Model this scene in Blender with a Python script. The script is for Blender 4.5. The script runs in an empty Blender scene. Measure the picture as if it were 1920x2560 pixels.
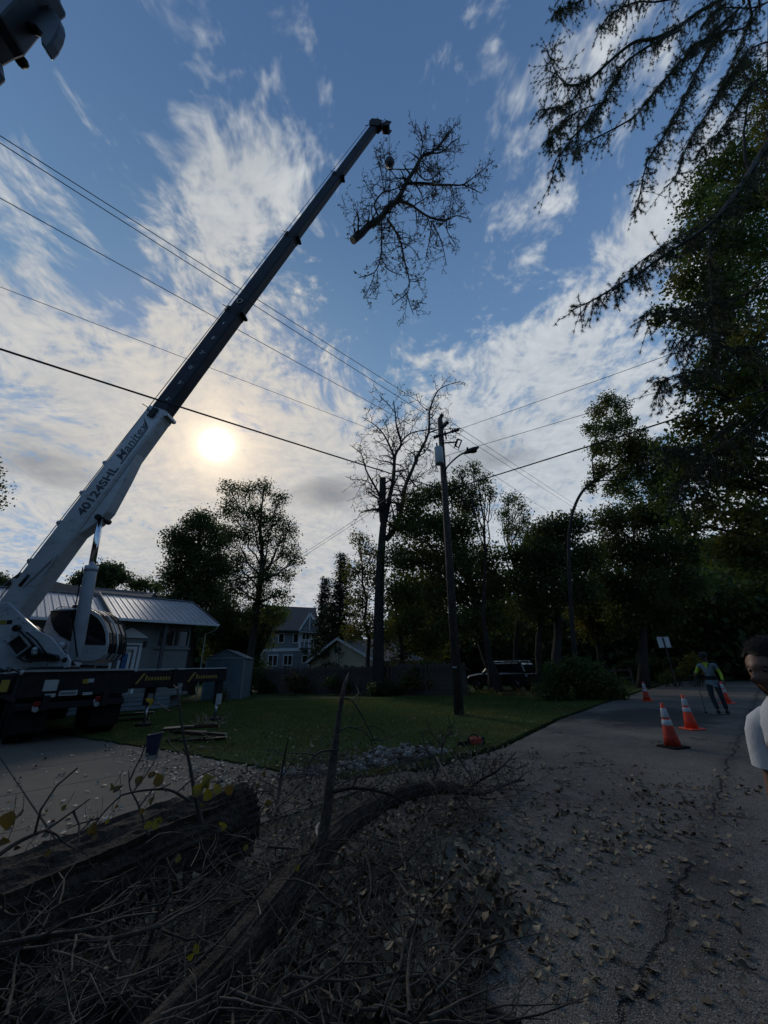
import bpy, math, random
import numpy as np
from mathutils import Vector, Matrix, Quaternion
R = math.radians
sc = bpy.context.scene
col = sc.collection
# ------------------------------------------------------------------ camera
F, TH, H, RO = 950.0, R(22.42), 1.55, R(1.5)          # focal length in photo pixels, upward tilt, eye height
CT, ST = math.cos(TH), math.sin(TH)
cam = bpy.data.cameras.new('camera'); cam_o = bpy.data.objects.new('camera', cam); col.objects.link(cam_o)
cam.sensor_fit = 'VERTICAL'; cam.sensor_height = 36.0; cam.lens = F / 2560 * 36.0
cam.clip_start = 0.05; cam.clip_end = 3000
sc.camera = cam_o

CR, SR = math.cos(RO), math.sin(RO)        # the camera is held about 1.5 degrees off level
_UP, _RT, _FW = Vector((0, -ST, CT)), Vector((1, 0, 0)), Vector((0, CT, ST))
_m = Matrix((_RT * CR - _UP * SR, _RT * SR + _UP * CR, -_FW)).transposed().to_4x4(); _m.translation = (0, 0, H)
cam_o.matrix_world = _m
def ray(px, py):
    u, v = (px - 960) / F, (1280 - py) / F
    u, v = u * CR + v * SR, -u * SR + v * CR
    return Vector((u, CT - v * ST, ST + v * CT))
def G(px, py, z=0.0):                      # where the sight line meets height z
    d = ray(px, py); t = (z - H) / d.z
    return Vector((d.x * t, d.y * t, z))
def at(px, py, Y):                         # where it meets the plane at distance Y
    d = ray(px, py); t = Y / d.y
    return Vector((d.x * t, Y, H + d.z * t))
def dep(p): return p[1] * CT + (p[2] - H) * ST
def proj(p):
    x, y, z = p[0], p[1], p[2] - H
    d = y * CT + z * ST; u, v = x / d, (-y * ST + z * CT) / d
    u, v = u * CR - v * SR, u * SR + v * CR
    return 960 + F * u, 1280 - F * v

# ------------------------------------------------------------------ world
SUN_D = ray(542, 1112).normalized()
SUN_EL = math.asin(SUN_D.z); SUN_AZ = math.atan2(SUN_D.x, SUN_D.y)
world = bpy.data.worlds.new('World'); sc.world = world; world.use_nodes = True
wn, wl = world.node_tree.nodes, world.node_tree.links
for n in list(wn): wn.remove(n)

class NB:                                  # small node-building helper
    def __init__(s, nt): s.nt = nt; s.n = nt.nodes; s.l = nt.links
    def put(s, sock, v):
        if v is None: return
        if hasattr(v, 'is_linked') or isinstance(v, bpy.types.NodeSocket): s.l.new(v, sock)
        else: sock.default_value = v
    def math(s, op, a, b=None, c=None, clamp=False):
        n = s.n.new('ShaderNodeMath'); n.operation = op; n.use_clamp = clamp
        for i, v in enumerate((a, b, c)): s.put(n.inputs[i], v)
        return n.outputs[0]
    def vm(s, op, a, b=None, scale=None):
        n = s.n.new('ShaderNodeVectorMath'); n.operation = op
        s.put(n.inputs[0], a); s.put(n.inputs[1], b)
        if scale is not None: s.put(n.inputs['Scale'], scale)
        return n.outputs['Value'] if op in ('DOT_PRODUCT', 'LENGTH', 'DISTANCE') else n.outputs[0]
    def noise(s, vec, scale=5, detail=4, rough=0.5, lac=2.0, dist=0.0, dim='3D'):
        n = s.n.new('ShaderNodeTexNoise'); n.noise_dimensions = dim
        if vec is not None: s.put(n.inputs['Vector'], vec)
        n.inputs['Scale'].default_value = scale; n.inputs['Detail'].default_value = detail
        n.inputs['Roughness'].default_value = rough; n.inputs['Lacunarity'].default_value = lac
        n.inputs['Distortion'].default_value = dist
        return n.outputs['Fac']
    def voro(s, vec, scale=5, feature='F1', out='Distance', rand=1.0):
        n = s.n.new('ShaderNodeTexVoronoi'); n.feature = feature
        s.put(n.inputs['Vector'], vec); n.inputs['Scale'].default_value = scale
        n.inputs['Randomness'].default_value = rand
        return n.outputs[out]
    def ramp(s, fac, stops, interp='LINEAR'):
        n = s.n.new('ShaderNodeValToRGB'); n.color_ramp.interpolation = interp
        e = n.color_ramp.elements
        while len(e) < len(stops): e.new(0.5)
        for i, (p, c) in enumerate(stops):
            e[i].position = p; e[i].color = (c if len(c) == 4 else (*c, 1)) if not isinstance(c, (int, float)) else (c, c, c, 1)
        s.put(n.inputs[0], fac); return n.outputs[0]
    def mix(s, fac, a, b, blend='MIX'):
        n = s.n.new('ShaderNodeMix'); n.data_type = 'RGBA'; n.blend_type = blend
        s.put(n.inputs[0], fac)
        for i, v in ((6, a), (7, b)):
            if isinstance(v, tuple) and len(v) == 3: v = (*v, 1)
            s.put(n.inputs[i], v)
        return n.outputs[2]
    def map(s, v, a, b, c=0.0, d=1.0, smooth=True):
        n = s.n.new('ShaderNodeMapRange'); n.interpolation_type = 'SMOOTHSTEP' if smooth else 'LINEAR'
        s.put(n.inputs[0], v)
        for i, x in enumerate((a, b, c, d)): n.inputs[1 + i].default_value = x
        return n.outputs[0]
    def scalev(s, vec, sx, sy, sz, loc=(0, 0, 0), rot=(0, 0, 0)):
        n = s.n.new('ShaderNodeMapping'); s.put(n.inputs[0], vec)
        n.inputs['Location'].default_value = loc; n.inputs['Rotation'].default_value = rot
        n.inputs['Scale'].default_value = (sx, sy, sz); return n.outputs[0]

W = NB(world.node_tree)
tc = wn.new('ShaderNodeTexCoord'); D = tc.outputs['Generated']
sky = wn.new('ShaderNodeTexSky'); sky.sky_type = 'NISHITA'; sky.sun_disc = False
sky.sun_elevation = SUN_EL; sky.sun_rotation = SUN_AZ
sky.air_density = 1.0; sky.dust_density = 0.6; sky.ozone_density = 2.0; sky.altitude = 100
STR = 0.10
sep = wn.new('ShaderNodeSeparateXYZ'); wl.new(D, sep.inputs[0])
zz = W.math('ADD', W.math('ABSOLUTE', sep.outputs[2]), 0.22)
P = W.vm('SCALE', D, scale=W.math('DIVIDE', 1.0, zz))       # the cloud layer as a far, nearly flat sheet
P = W.vm('MULTIPLY', P, (1, 1, 0))
# streaks run away from the viewer; large wisps, fine fleece and ripples
def ncol(vec, scale, detail):
    t = wn.new('ShaderNodeTexNoise'); W.put(t.inputs['Vector'], vec); t.inputs['Scale'].default_value = scale
    t.inputs['Detail'].default_value = detail; return t.outputs['Color']
Pw = W.vm('ADD', P, W.vm('SCALE', W.vm('SUBTRACT', ncol(P, 2.2, 2.0), (0.5, 0.5, 0.5)), scale=0.30))
n1 = W.noise(W.scalev(Pw, 3.2, 2.4, 1, rot=(0, 0, R(12))), 1.0, 3, 0.60)
n2 = W.noise(W.scalev(Pw, 12, 8.5, 1, rot=(0, 0, R(-10))), 1.0, 5, 0.68)
n3 = W.noise(W.scalev(Pw, 14, 34, 1, loc=(3, 1, 0), rot=(0, 0, R(28))), 1.0, 2, 0.5, dist=0.5)
n4 = W.noise(W.scalev(Pw, 46, 30, 1, loc=(7, 1, 0)), 1.0, 2, 0.6)
def blob(px, py, rx, ry, w, rot=0.0):
    """a soft elliptical region of the sky: direction, half-widths in radians, weight"""
    d = ray(px, py).normalized()
    a = Vector((0, 0, 1)).cross(d).normalized() * -1
    b = d.cross(a).normalized() * -1
    if b.z < 0: b = -b
    c, s = math.cos(R(rot)), math.sin(R(rot))
    A, B = (a * c + b * s) / rx, (b * c - a * s) / ry
    da = W.vm('DOT_PRODUCT', D, tuple(A)); db = W.vm('DOT_PRODUCT', D, tuple(B))
    r2 = W.math('MULTIPLY_ADD', da, da, W.math('MULTIPLY', db, db))
    return W.math('MULTIPLY', W.math('POWER', 0.3679, r2), w)
def total(bl):
    s = None
    for b in bl:
        v = blob(*b); s = v if s is None else W.math('ADD', s, v)
    return s
ca = W.vm('DOT_PRODUCT', D, tuple(SUN_D))
cover = total([
    (430, 900, .34, .24, .40, 0), (60, 780, .24, .20, .38, 0), (500, 500, .08, .14, .46, -14), (600, 640, .14, .16, .34, -10), (690, 430, .10, .10, .30, -10),
    (790, 380, .05, .08, .34, -25), (700, 860, .20, .14, .34, -20), (300, 1150, .60, .22, .6, 0), (900, 1150, .6, .18, .62, 0),
    (1500, 1120, .5, .18, .55, 0), (1280, 930, .26, .11, .42, 15), (1320, 620, .10, .09, .46, 25), (1240, 860, .08, .05, .3, 20), (1380, 480, .06, .05, .25, 30), (1500, 720, .26, .07, .44, 25),
    (1620, 560, .22, .08, .42, 28), (1650, 860, .25, .10, .40, 10), (1010, 810, .10, .06, .26, 0), (1130, 900, .12, .07, .3, 0), (740, 760, .08, .06, .16, 0),
    (1240, 190, .09, .08, .26, 40), (920, 100, .08, .05, .22, 0), (790, 160, .018, .08, .30, 30), (1110, 140, .035, .04, .26, 0), (1340, 300, .06, .10, .2, 0),
    (1500, 110, .12, .08, .42, 20), (1700, 300, .2, .2, .25, 0), (180, 290, .08, .05, .20, -30), (1000, 1500, 2.0, .20, .8, 0),
    (120, 480, .12, .03, .22, -20),
    (1060, 620, .09, .17, -.30, -8), (80, 1000, .13, .045, -.60, -10), (270, 640, .05, .09, -.26, 20),
    (1500, 940, .13, .03, -.34, 12), (930, 700, .09, .08, -.30, -30), (200, 400, .25, .07, -.30, -10), (440, 640, .02, .12, -.20, -10), (1480, 800, .3, .02, -.24, 24), (1420, 600, .2, .02, -.2, 28), (330, 760, .03, .07, -.3, 25)])
def cen(v, k): return W.math('MULTIPLY', W.math('SUBTRACT', v, 0.5), k)
dens = W.math('ADD', W.math('ADD', cen(n1, 1.7), cen(n2, 1.65)), W.math('ADD', cen(n3, 0.38), cen(n4, 0.70)))
# the veil thins out to clear sky away from the sun
dens = W.math('ADD', W.math('ADD', dens, cover), W.map(ca, -0.75, 0.25, -0.78, -0.315))
alpha = W.map(dens, -0.05, 0.62)
# how near to the sun each direction is
ang = W.math('ARCCOSINE', W.math('MINIMUM', ca, 0.99999))
def gauss(w): 
    q = W.math('DIVIDE', ang, w); return W.math('POWER', 0.3679, W.math('MULTIPLY', q, q))
thick = W.map(W.math('ADD', W.noise(W.scalev(Pw, 1.7, 2.6, 1, loc=(5, 2, 0)), 1.0, 3, 0.55), total([(150, 1190, .10, .035, .30, 0), (830, 1240, .10, .05, .30, 0), (1200, 1150, .2, .06, .10, 0), (700, 1000, .3, .2, -.2, 0)])), 0.52, 0.92)
shade = W.math('ADD', W.math('ADD', cen(n2, 1.5), cen(n3, 0.9)), W.math('ADD', cen(n4, 0.7), 0.5), clamp=True)
cl = W.mix(W.map(ang, 0.10, 0.75), (3.9, 3.65, 3.25), (3.6, 3.85, 4.1))
cl = W.mix(W.math('MULTIPLY', W.math('SUBTRACT', 1.0, shade), 0.75), cl, (2.0, 2.3, 2.75))
cl = W.mix(W.math('MULTIPLY', thick, 0.72), cl, (0.95, 1.06, 1.28))
skyc = W.vm('MULTIPLY', sky.outputs[0], (0.62, 0.73, 0.82))
grad = W.mix(W.map(sep.outputs[2], 0.25, 1.0, smooth=False), (1.35, 2.40, 3.95), (0.36, 0.80, 1.75))
skyc = W.mix(0.85, W.vm('MINIMUM', skyc, (2.2, 2.2, 2.3)), grad)
skyc = W.vm('SCALE', skyc, scale=W.map(sep.outputs[2], 0.60, 1.0, 1.0, 0.9))
c = W.mix(alpha, skyc, cl)
glow = W.vm('ADD', W.vm('SCALE', (1.7, 1.0, 0.3), scale=gauss(0.12)), W.vm('SCALE', (0.6, 0.5, 0.4), scale=gauss(0.26)))
core = W.vm('ADD', W.vm('SCALE', (60., 52., 38.), scale=gauss(0.020)), W.vm('SCALE', (3.2, 2.7, 1.8), scale=gauss(0.055)))
c = W.vm('ADD', c, W.vm('ADD', glow, core))
world.cycles.sampling_method = 'MANUAL'; world.cycles.sample_map_resolution = 512
bg = wn.new('ShaderNodeBackground'); bg.inputs['Strength'].default_value = STR; wl.new(c, bg.inputs['Color'])
wo = wn.new('ShaderNodeOutputWorld'); wl.new(bg.outputs[0], wo.inputs[0])
# ------------------------------------------------------------------ sun (veiled by thin cloud)
sl = bpy.data.lights.new('sun', 'SUN'); sl.energy = 0.5; sl.angle = R(10); sl.color = (1.0, 0.9, 0.76)
so = bpy.data.objects.new('sun', sl); col.objects.link(so)
so.rotation_euler = (-SUN_D).to_track_quat('-Z', 'Y').to_euler(); so.location = (-20, 40, 40)
# ------------------------------------------------------------------ exposure
vs = sc.view_settings; sc.display_settings.display_device = 'sRGB'
vs.view_transform = 'Standard'; vs.look = 'None'; vs.gamma = 1.0; vs.exposure = 0.75; vs.use_curve_mapping = False
sc.render.film_transparent = False
# ------------------------------------------------------------------ helpers
rnd = random.Random(7)
def base_off(p):
    o = Vector((0, 0, 0))
    while p is not None: o += p.location; p = p.parent
    return o
def tag(o, label=None, cat=None, group=None, kind=None):
    if label: o['label'] = label
    if cat: o['category'] = cat
    if group: o['group'] = group
    if kind: o['kind'] = kind
    return o
def thing(name, loc, label, cat, group=None):
    o = bpy.data.objects.new(name, None); col.objects.link(o); o.empty_display_size = 0.2
    o.location = loc; return tag(o, label, cat, group)
def frame(ax, ay=None):
    """rotation whose x axis is ax and whose z is as close to up as it can be"""
    x = Vector(ax).normalized(); up = Vector(ay) if ay is not None else Vector((0, 0, 1))
    if abs(x.dot(up)) > 0.999: up = Vector((0, 1, 0))
    z = (up - x * up.dot(x)).normalized(); y = z.cross(x)
    return Matrix((x, y, z)).transposed()
class MB:
    def __init__(s): s.v = []; s.f = []; s.mi = []; s.sm = []
    def add(s, vs, fs, mi=0, smooth=False):
        o = len(s.v); s.v += [tuple(v) for v in vs]
        for f in fs: s.f.append(tuple(i + o for i in f)); s.mi.append(mi); s.sm.append(smooth)
        return s
    def box(s, c, size, rot=None, mi=0, taper=1.0):
        hx, hy, hz = (k / 2 for k in size); vs = []
        for z in (-hz, hz):
            k = taper if z > 0 else 1.0
            for x, y in ((-hx, -hy), (hx, -hy), (hx, hy), (-hx, hy)):
                v = Vector((x * k, y * k, z)); vs.append((rot @ v if rot else v) + Vector(c))
        return s.add(vs, [(3, 2, 1, 0), (4, 5, 6, 7), (0, 1, 5, 4), (1, 2, 6, 5), (2, 3, 7, 6), (3, 0, 4, 7)], mi)
    def beam(s, a, b, w, h, up=None, mi=0):
        a, b = Vector(a), Vector(b)
        return s.box((a + b) / 2, ((b - a).length, w, h), frame(b - a, up), mi)
    def tube(s, pts, rad, n=8, mi=0, cap=True, smooth=True, flat=1.0, rough=0.0):
        pts = [Vector(p) for p in pts]; N = len(pts)
        if not hasattr(rad, '__len__'): rad = [rad] * N
        t = (pts[1] - pts[0]).normalized(); a = t.orthogonal().normalized(); vs = []
        for i in range(N):
            t = (pts[min(i + 1, N - 1)] - pts[max(i - 1, 0)])
            t = t.normalized() if t.length > 1e-9 else Vector((0, 0, 1))
            a = (a - t * a.dot(t)); a = a.normalized() if a.length > 1e-6 else t.orthogonal().normalized()
            b = t.cross(a)
            for k in range(n):
                w = 2 * math.pi * k / n; r = rad[i] * (1 + (rnd.uniform(-rough, rough) if rough else 0))
                vs.append(pts[i] + (a * math.cos(w) + b * math.sin(w) * flat) * r)
        fs = [(i * n + k, i * n + (k + 1) % n, (i + 1) * n + (k + 1) % n, (i + 1) * n + k) for i in range(N - 1) for k in range(n)]
        s.add(vs, fs, mi, smooth)
        if cap:
            o = len(s.v) - len(vs)
            s.f.append(tuple(o + k for k in range(n - 1, -1, -1))); s.mi.append(mi); s.sm.append(False)
            s.f.append(tuple(o + (N - 1) * n + k for k in range(n))); s.mi.append(mi); s.sm.append(False)
        return s
    def cyl(s, a, b, r, n=16, r2=None, mi=0): return s.tube([a, b], [r, r if r2 is None else r2], n, mi)
    def lathe(s, prof, c=(0, 0, 0), rot=None, n=20, mi=0, smooth=True):
        vs = []; c = Vector(c)
        for r, z in prof:
            for k in range(n):
                w = 2 * math.pi * k / n; v = Vector((r * math.cos(w), r * math.sin(w), z)); vs.append((rot @ v if rot else v) + c)
        N = len(prof)
        fs = [(i * n + k, i * n + (k + 1) % n, (i + 1) * n + (k + 1) % n, (i + 1) * n + k) for i in range(N - 1) for k in range(n)]
        if prof[0][0] > 1e-6: fs.append(tuple(range(n - 1, -1, -1)))
        if prof[-1][0] > 1e-6: fs.append(tuple((N - 1) * n + k for k in range(n)))
        return s.add(vs, fs, mi, smooth)
    def prism(s, poly, o, ax, ay, th, mi=0):
        """a flat outline (x, y) in the frame ax, ay at o, given thickness th along ax x ay"""
        o, ax, ay = Vector(o), Vector(ax).normalized(), Vector(ay).normalized(); nz = ax.cross(ay).normalized()
        n = len(poly); vs = [o + ax * x + ay * y for x, y in poly] + [o + ax * x + ay * y + nz * th for x, y in poly]
        area = sum(poly[i][0] * poly[(i + 1) % n][1] - poly[(i + 1) % n][0] * poly[i][1] for i in range(n))
        fs = [tuple(range(n - 1, -1, -1)), tuple(range(n, 2 * n))] + [(i, (i + 1) % n, n + (i + 1) % n, n + i) for i in range(n)]
        if area * th < 0: fs = [tuple(reversed(f)) for f in fs]
        return s.add(vs, fs, mi)
    def ball(s, c, r, n=10, m=7, mi=0, rot=None, jit=0.0):
        c = Vector(c); r = (r, r, r) if not hasattr(r, '__len__') else r; vs = []
        for i in range(1, m):
            p = math.pi * i / m
            for k in range(n):
                w = 2 * math.pi * k / n; q = 1 + (rnd.uniform(-jit, jit) if jit else 0)
                v = Vector((math.sin(p) * math.cos(w) * r[0], math.sin(p) * math.sin(w) * r[1], math.cos(p) * r[2])) * q
                vs.append((rot @ v if rot else v) + c)
        t = Vector((0, 0, r[2])); vs.append((rot @ t if rot else t) + c); vs.append((rot @ -t if rot else -t) + c)
        a, b = len(vs) - 2, len(vs) - 1
        fs = [(i * n + k, (i + 1) * n + k, (i + 1) * n + (k + 1) % n, i * n + (k + 1) % n) for i in range(m - 2) for k in range(n)]
        fs += [(a, k, (k + 1) % n) for k in range(n)] + [(b, (m - 2) * n + (k + 1) % n, (m - 2) * n + k) for k in range(n)]
        return s.add(vs, fs, mi, True)
    def quad(s, a, b, c, d, mi=0): return s.add([a, b, c, d], [(0, 1, 2, 3)], mi)
    def build(s, name, mats, parent=None, bevel=0.0, seg=1, label=None):
        me = bpy.data.meshes.new(name)
        if parent is None:
            xs = np.array(s.v); org = Vector(((xs[:, 0].min() + xs[:, 0].max()) / 2, (xs[:, 1].min() + xs[:, 1].max()) / 2, xs[:, 2].min()))
            off = org
        else: off = base_off(parent); org = Vector((0, 0, 0))
        me.from_pydata([(v[0] - off[0], v[1] - off[1], v[2] - off[2]) for v in s.v], [], s.f)
        for m in (mats if isinstance(mats, (list, tuple)) else [mats]): me.materials.append(m)
        me.polygons.foreach_set('material_index', s.mi); me.polygons.foreach_set('use_smooth', s.sm); me.update()
        o = bpy.data.objects.new(name, me); col.objects.link(o); o.location = org; o.parent = parent
        if bevel:
            b = o.modifiers.new('bevel', 'BEVEL'); b.width = bevel; b.segments = seg; b.limit_method = 'ANGLE'; b.angle_limit = R(40); b.use_clamp_overlap = True
        if label: o['label'] = label
        return o
def copy_tree(o, parent=None):
    c = o.copy(); col.objects.link(c); c.parent = parent
    for ch in list(o.children): copy_tree(ch, c)
    return c
def npmesh(name, V, Fq, mats, parent=None, mi=None, smooth=False):
    """a mesh from numpy arrays of vertices and quads (or triangles)"""
    off = base_off(parent) if parent is not None else Vector(((V[:, 0].min() + V[:, 0].max()) / 2, (V[:, 1].min() + V[:, 1].max()) / 2, V[:, 2].min()))
    me = bpy.data.meshes.new(name); k = Fq.shape[1]
    V = (V - np.array(off)).astype(np.float32)
    me.vertices.add(len(V)); me.vertices.foreach_set('co', V.ravel())
    me.loops.add(Fq.size); me.loops.foreach_set('vertex_index', Fq.ravel().astype(np.int32))
    me.polygons.add(len(Fq)); me.polygons.foreach_set('loop_start', np.arange(0, Fq.size, k, dtype=np.int32))
    for m in (mats if isinstance(mats, (list, tuple)) else [mats]): me.materials.append(m)
    if mi is not None: me.polygons.foreach_set('material_index', mi.astype(np.int32))
    if smooth: me.polygons.foreach_set('use_smooth', np.ones(len(Fq), bool))
    me.update(calc_edges=True)
    o = bpy.data.objects.new(name, me); col.objects.link(o); o.parent = parent
    if parent is None: o.location = off
    return o
def text_mesh(txt, size, o, ax, ay, mat, name, parent, depth=0.003, bold=0.0, shear=0.0, align='LEFT'):
    """lettering cut out as real shapes, lying in the plane ax, ay"""
    cu = bpy.data.curves.new('t', 'FONT'); cu.body = txt; cu.size = size; cu.extrude = depth; cu.offset = bold; cu.shear = shear
    cu.align_x = align; cu.resolution_u = 3
    ob = bpy.data.objects.new('t', cu); col.objects.link(ob)
    dg = bpy.context.evaluated_depsgraph_get(); me = bpy.data.meshes.new_from_object(ob.evaluated_get(dg))
    bpy.data.objects.remove(ob); ax, ay = Vector(ax).normalized(), Vector(ay).normalized()
    M = Matrix((ax, ay, ax.cross(ay))).transposed().to_4x4(); M.translation = Vector(o) - base_off(parent)
    me.transform(M); me.materials.clear(); me.materials.append(mat); me.name = name
    r = bpy.data.objects.new(name, me); col.objects.link(r); r.parent = parent; return r

# ------------------------------------------------------------------ materials
M = {}
def mat(name, color, rough=0.6, metal=0.0, var=0.15, scale=6.0, bump=0.0, bscale=40.0, spec=0.5, coat=0.0, fn=None, trans=0.0, sub=None, emis=None):
    m = bpy.data.materials.new(name); m.use_nodes = True; nt = m.node_tree; b = nt.nodes['Principled BSDF']
    N = NB(nt); t = nt.nodes.new('ShaderNodeTexCoord'); vec = t.outputs['Object']
    b.inputs['Roughness'].default_value = rough; b.inputs['Metallic'].default_value = metal
    b.inputs['Specular IOR Level'].default_value = spec; b.inputs['Coat Weight'].default_value = coat
    c1 = tuple(x * (1 - var) for x in color); c2 = tuple(min(1, x * (1 + var)) for x in color)
    c = N.mix(N.map(N.noise(vec, scale, 5, 0.6), 0.3, 0.7), c1, c2)
    if fn: c = fn(N, vec, c, b)
    N.put(b.inputs['Base Color'], c if isinstance(c, bpy.types.NodeSocket) else (*c, 1))
    if bump:
        bn = nt.nodes.new('ShaderNodeBump'); bn.inputs['Strength'].default_value = min(1, bump); bn.inputs['Distance'].default_value = 0.02 * max(1, bump)
        N.put(bn.inputs['Height'], N.noise(vec, bscale, 5, 0.6)); N.l.new(bn.outputs[0], b.inputs['Normal'])
    M[name] = m; return m
def leafmat(name, c1, c2, c3=None, tr=0.35):
    """leaf: diffuse with light coming through, tint varying leaf by leaf and clump by clump"""
    m = bpy.data.materials.new(name); m.use_nodes = True; nt = m.node_tree; b = nt.nodes['Principled BSDF']; N = NB(nt)
    g = nt.nodes.new('ShaderNodeNewGeometry'); t = nt.nodes.new('ShaderNodeTexCoord')
    c = N.mix(g.outputs['Random Per Island'], c1, c2)
    if c3: c = N.mix(N.map(N.noise(t.outputs['Object'], 0.5, 3), 0.48, 0.66), c, c3)
    N.put(b.inputs['Base Color'], c); b.inputs['Roughness'].default_value = 0.6; b.inputs['Specular IOR Level'].default_value = 0.25
    tl = nt.nodes.new('ShaderNodeBsdfTranslucent'); N.put(tl.inputs['Color'], N.mix(1.0, c, (1.5, 1.6, 0.7), 'MULTIPLY'))
    mx = nt.nodes.new('ShaderNodeMixShader'); mx.inputs[0].default_value = tr
    out = nt.nodes['Material Output']; N.l.new(b.outputs[0], mx.inputs[1]); N.l.new(tl.outputs[0], mx.inputs[2]); N.l.new(mx.outputs[0], out.inputs[0])
    M[name] = m; return m
def bark(N, vec, c, b):
    v = N.scalev(vec, 26, 26, 5); w = N.noise(v, 1.0, 5, 0.6, dist=1.5)
    h = N.math('ABSOLUTE', N.math('SUBTRACT', w, 0.5)); h = N.map(h, 0.0, 0.11)
    bn = N.n.new('ShaderNodeBump'); bn.inputs['Strength'].default_value = 0.9; bn.inputs['Distance'].default_value = 0.02
    N.put(bn.inputs['Height'], h); N.l.new(bn.outputs[0], b.inputs['Normal'])
    return N.mix(h, N.mix(1.0, c, (0.25, 0.23, 0.21), 'MULTIPLY'), c)
mat('bark', (0.13, 0.105, 0.085), 0.9, var=0.25, scale=3, fn=bark)
mat('bark_dark', (0.055, 0.045, 0.038), 0.9, var=0.25, scale=3, fn=bark)
mat('twig', (0.105, 0.082, 0.060), 0.85, var=0.35, scale=4)
mat('twig_dark', (0.045, 0.036, 0.03), 0.85, var=0.3, scale=3)
mat('cut_wood', (0.42, 0.30, 0.17), 0.8, var=0.2, scale=8, bump=0.4, bscale=60)
leafmat('leaf_dark', (0.034, 0.054, 0.022), (0.060, 0.086, 0.032), (0.070, 0.080, 0.030), 0.42)
leafmat('leaf_mid', (0.046, 0.072, 0.024), (0.085, 0.115, 0.036), (0.11, 0.105, 0.035), 0.42)
leafmat('leaf_olive', (0.060, 0.072, 0.022), (0.110, 0.110, 0.032), (0.14, 0.105, 0.028), 0.42)
leafmat('leaf_brown', (0.06, 0.045, 0.022), (0.10, 0.075, 0.035), None, 0.3)
leafmat('leaf_yellow', (0.15, 0.12, 0.025), (0.11, 0.12, 0.03), (0.075, 0.10, 0.03), 0.35)
leafmat('leaf_needle', (0.012, 0.026, 0.014), (0.028, 0.048, 0.022), None, 0.15)
leafmat('dry_leaf', (0.100, 0.072, 0.044), (0.30, 0.235, 0.145), (0.08, 0.055, 0.034), 0.0)
leafmat('pale_leaf', (0.19, 0.16, 0.125), (0.38, 0.33, 0.265), None, 0.0)
mat('white_paint', (0.62, 0.64, 0.66), 0.32, var=0.06, scale=2.5, coat=0.25, bump=0.02)
def grime(N, vec, c, b):
    s = N.map(N.noise(N.scalev(vec, 3, 3, 9), 1.0, 6, 0.65), 0.50, 0.74)
    return N.mix(N.math('MULTIPLY', s, 0.55), c, (0.13, 0.12, 0.10))
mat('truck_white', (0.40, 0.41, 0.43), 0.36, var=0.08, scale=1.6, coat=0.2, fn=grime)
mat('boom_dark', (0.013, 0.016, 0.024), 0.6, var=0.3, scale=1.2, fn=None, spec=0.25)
mat('black_steel', (0.011, 0.011, 0.012), 0.6, var=0.4, scale=4, bump=0.1, spec=0.22)
mat('black_paint', (0.010, 0.010, 0.012), 0.4, spec=0.35, var=0.2, scale=4)
mat('rubber', (0.010, 0.010, 0.010), 0.9, spec=0.15, var=0.3, scale=10)
mat('steel', (0.45, 0.46, 0.48), 0.35, 0.9, var=0.1, scale=5)
mat('chrome', (0.72, 0.73, 0.75), 0.14, 1.0, var=0.05)
mat('galvanised', (0.36, 0.38, 0.40), 0.5, 0.6, var=0.15, scale=20)
mat('grey_cylinder', (0.30, 0.33, 0.37), 0.4, var=0.1, scale=2)
mat('yellow_print', (0.26, 0.18, 0.02), 0.55, var=0.1)
mat('white_print', (0.34, 0.34, 0.33), 0.55, var=0.1)
mat('ink', (0.03, 0.035, 0.045), 0.5, var=0.1)
mat('cable', (0.02, 0.02, 0.022), 0.6, var=0.1)
mat('red_lens', (0.25, 0.02, 0.015), 0.25, var=0.1)
def glassy(N, vec, c, b):
    b.inputs['Roughness'].default_value = 0.06; return c
mat('dark_glass', (0.012, 0.014, 0.016), 0.06, spec=0.5, var=0.3, scale=2, fn=glassy)
# ------------------------------------------------------------------ ground, road, driveway, lawn
HD = R(43); hv = Vector((math.sin(HD), math.cos(HD), 0)); nv = Vector((math.cos(HD), -math.sin(HD), 0)); qv = -nv
def UW(u, w, z=0.0): p = nv * u + hv * w; return Vector((p.x, p.y, z))
def uw(p): return p.x * nv.x + p.y * nv.y, p.x * hv.x + p.y * hv.y
def struct(o): o['kind'] = 'structure'; return o

def soil(N, vec, c, b):
    return N.mix(N.map(N.noise(vec, 0.25, 5), 0.4, 0.6), c, (0.02, 0.03, 0.012))
mat('soil', (0.05, 0.042, 0.03), 0.95, var=0.4, scale=3, bump=0.4, bscale=20, fn=soil)
def lawn_fn(N, vec, c, b):
    c = N.mix(N.map(N.noise(vec, 0.7, 5), 0.42, 0.62), c, (0.062, 0.066, 0.016))
    c = N.mix(N.map(N.noise(vec, 2.6, 6, 0.7), 0.52, 0.68), c, (0.020, 0.034, 0.012))
    return N.mix(N.map(N.noise(vec, 60, 3, 0.7), 0.35, 0.7), N.mix(1.0, c, (0.45, 0.5, 0.45), 'MULTIPLY'), c)
mat('lawn', (0.055, 0.090, 0.028), 0.95, var=0.3, scale=1.3, bump=1.0, bscale=55, fn=lawn_fn, spec=0.1)
U0, W0 = nv.to_2d(), hv.to_2d()
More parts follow.
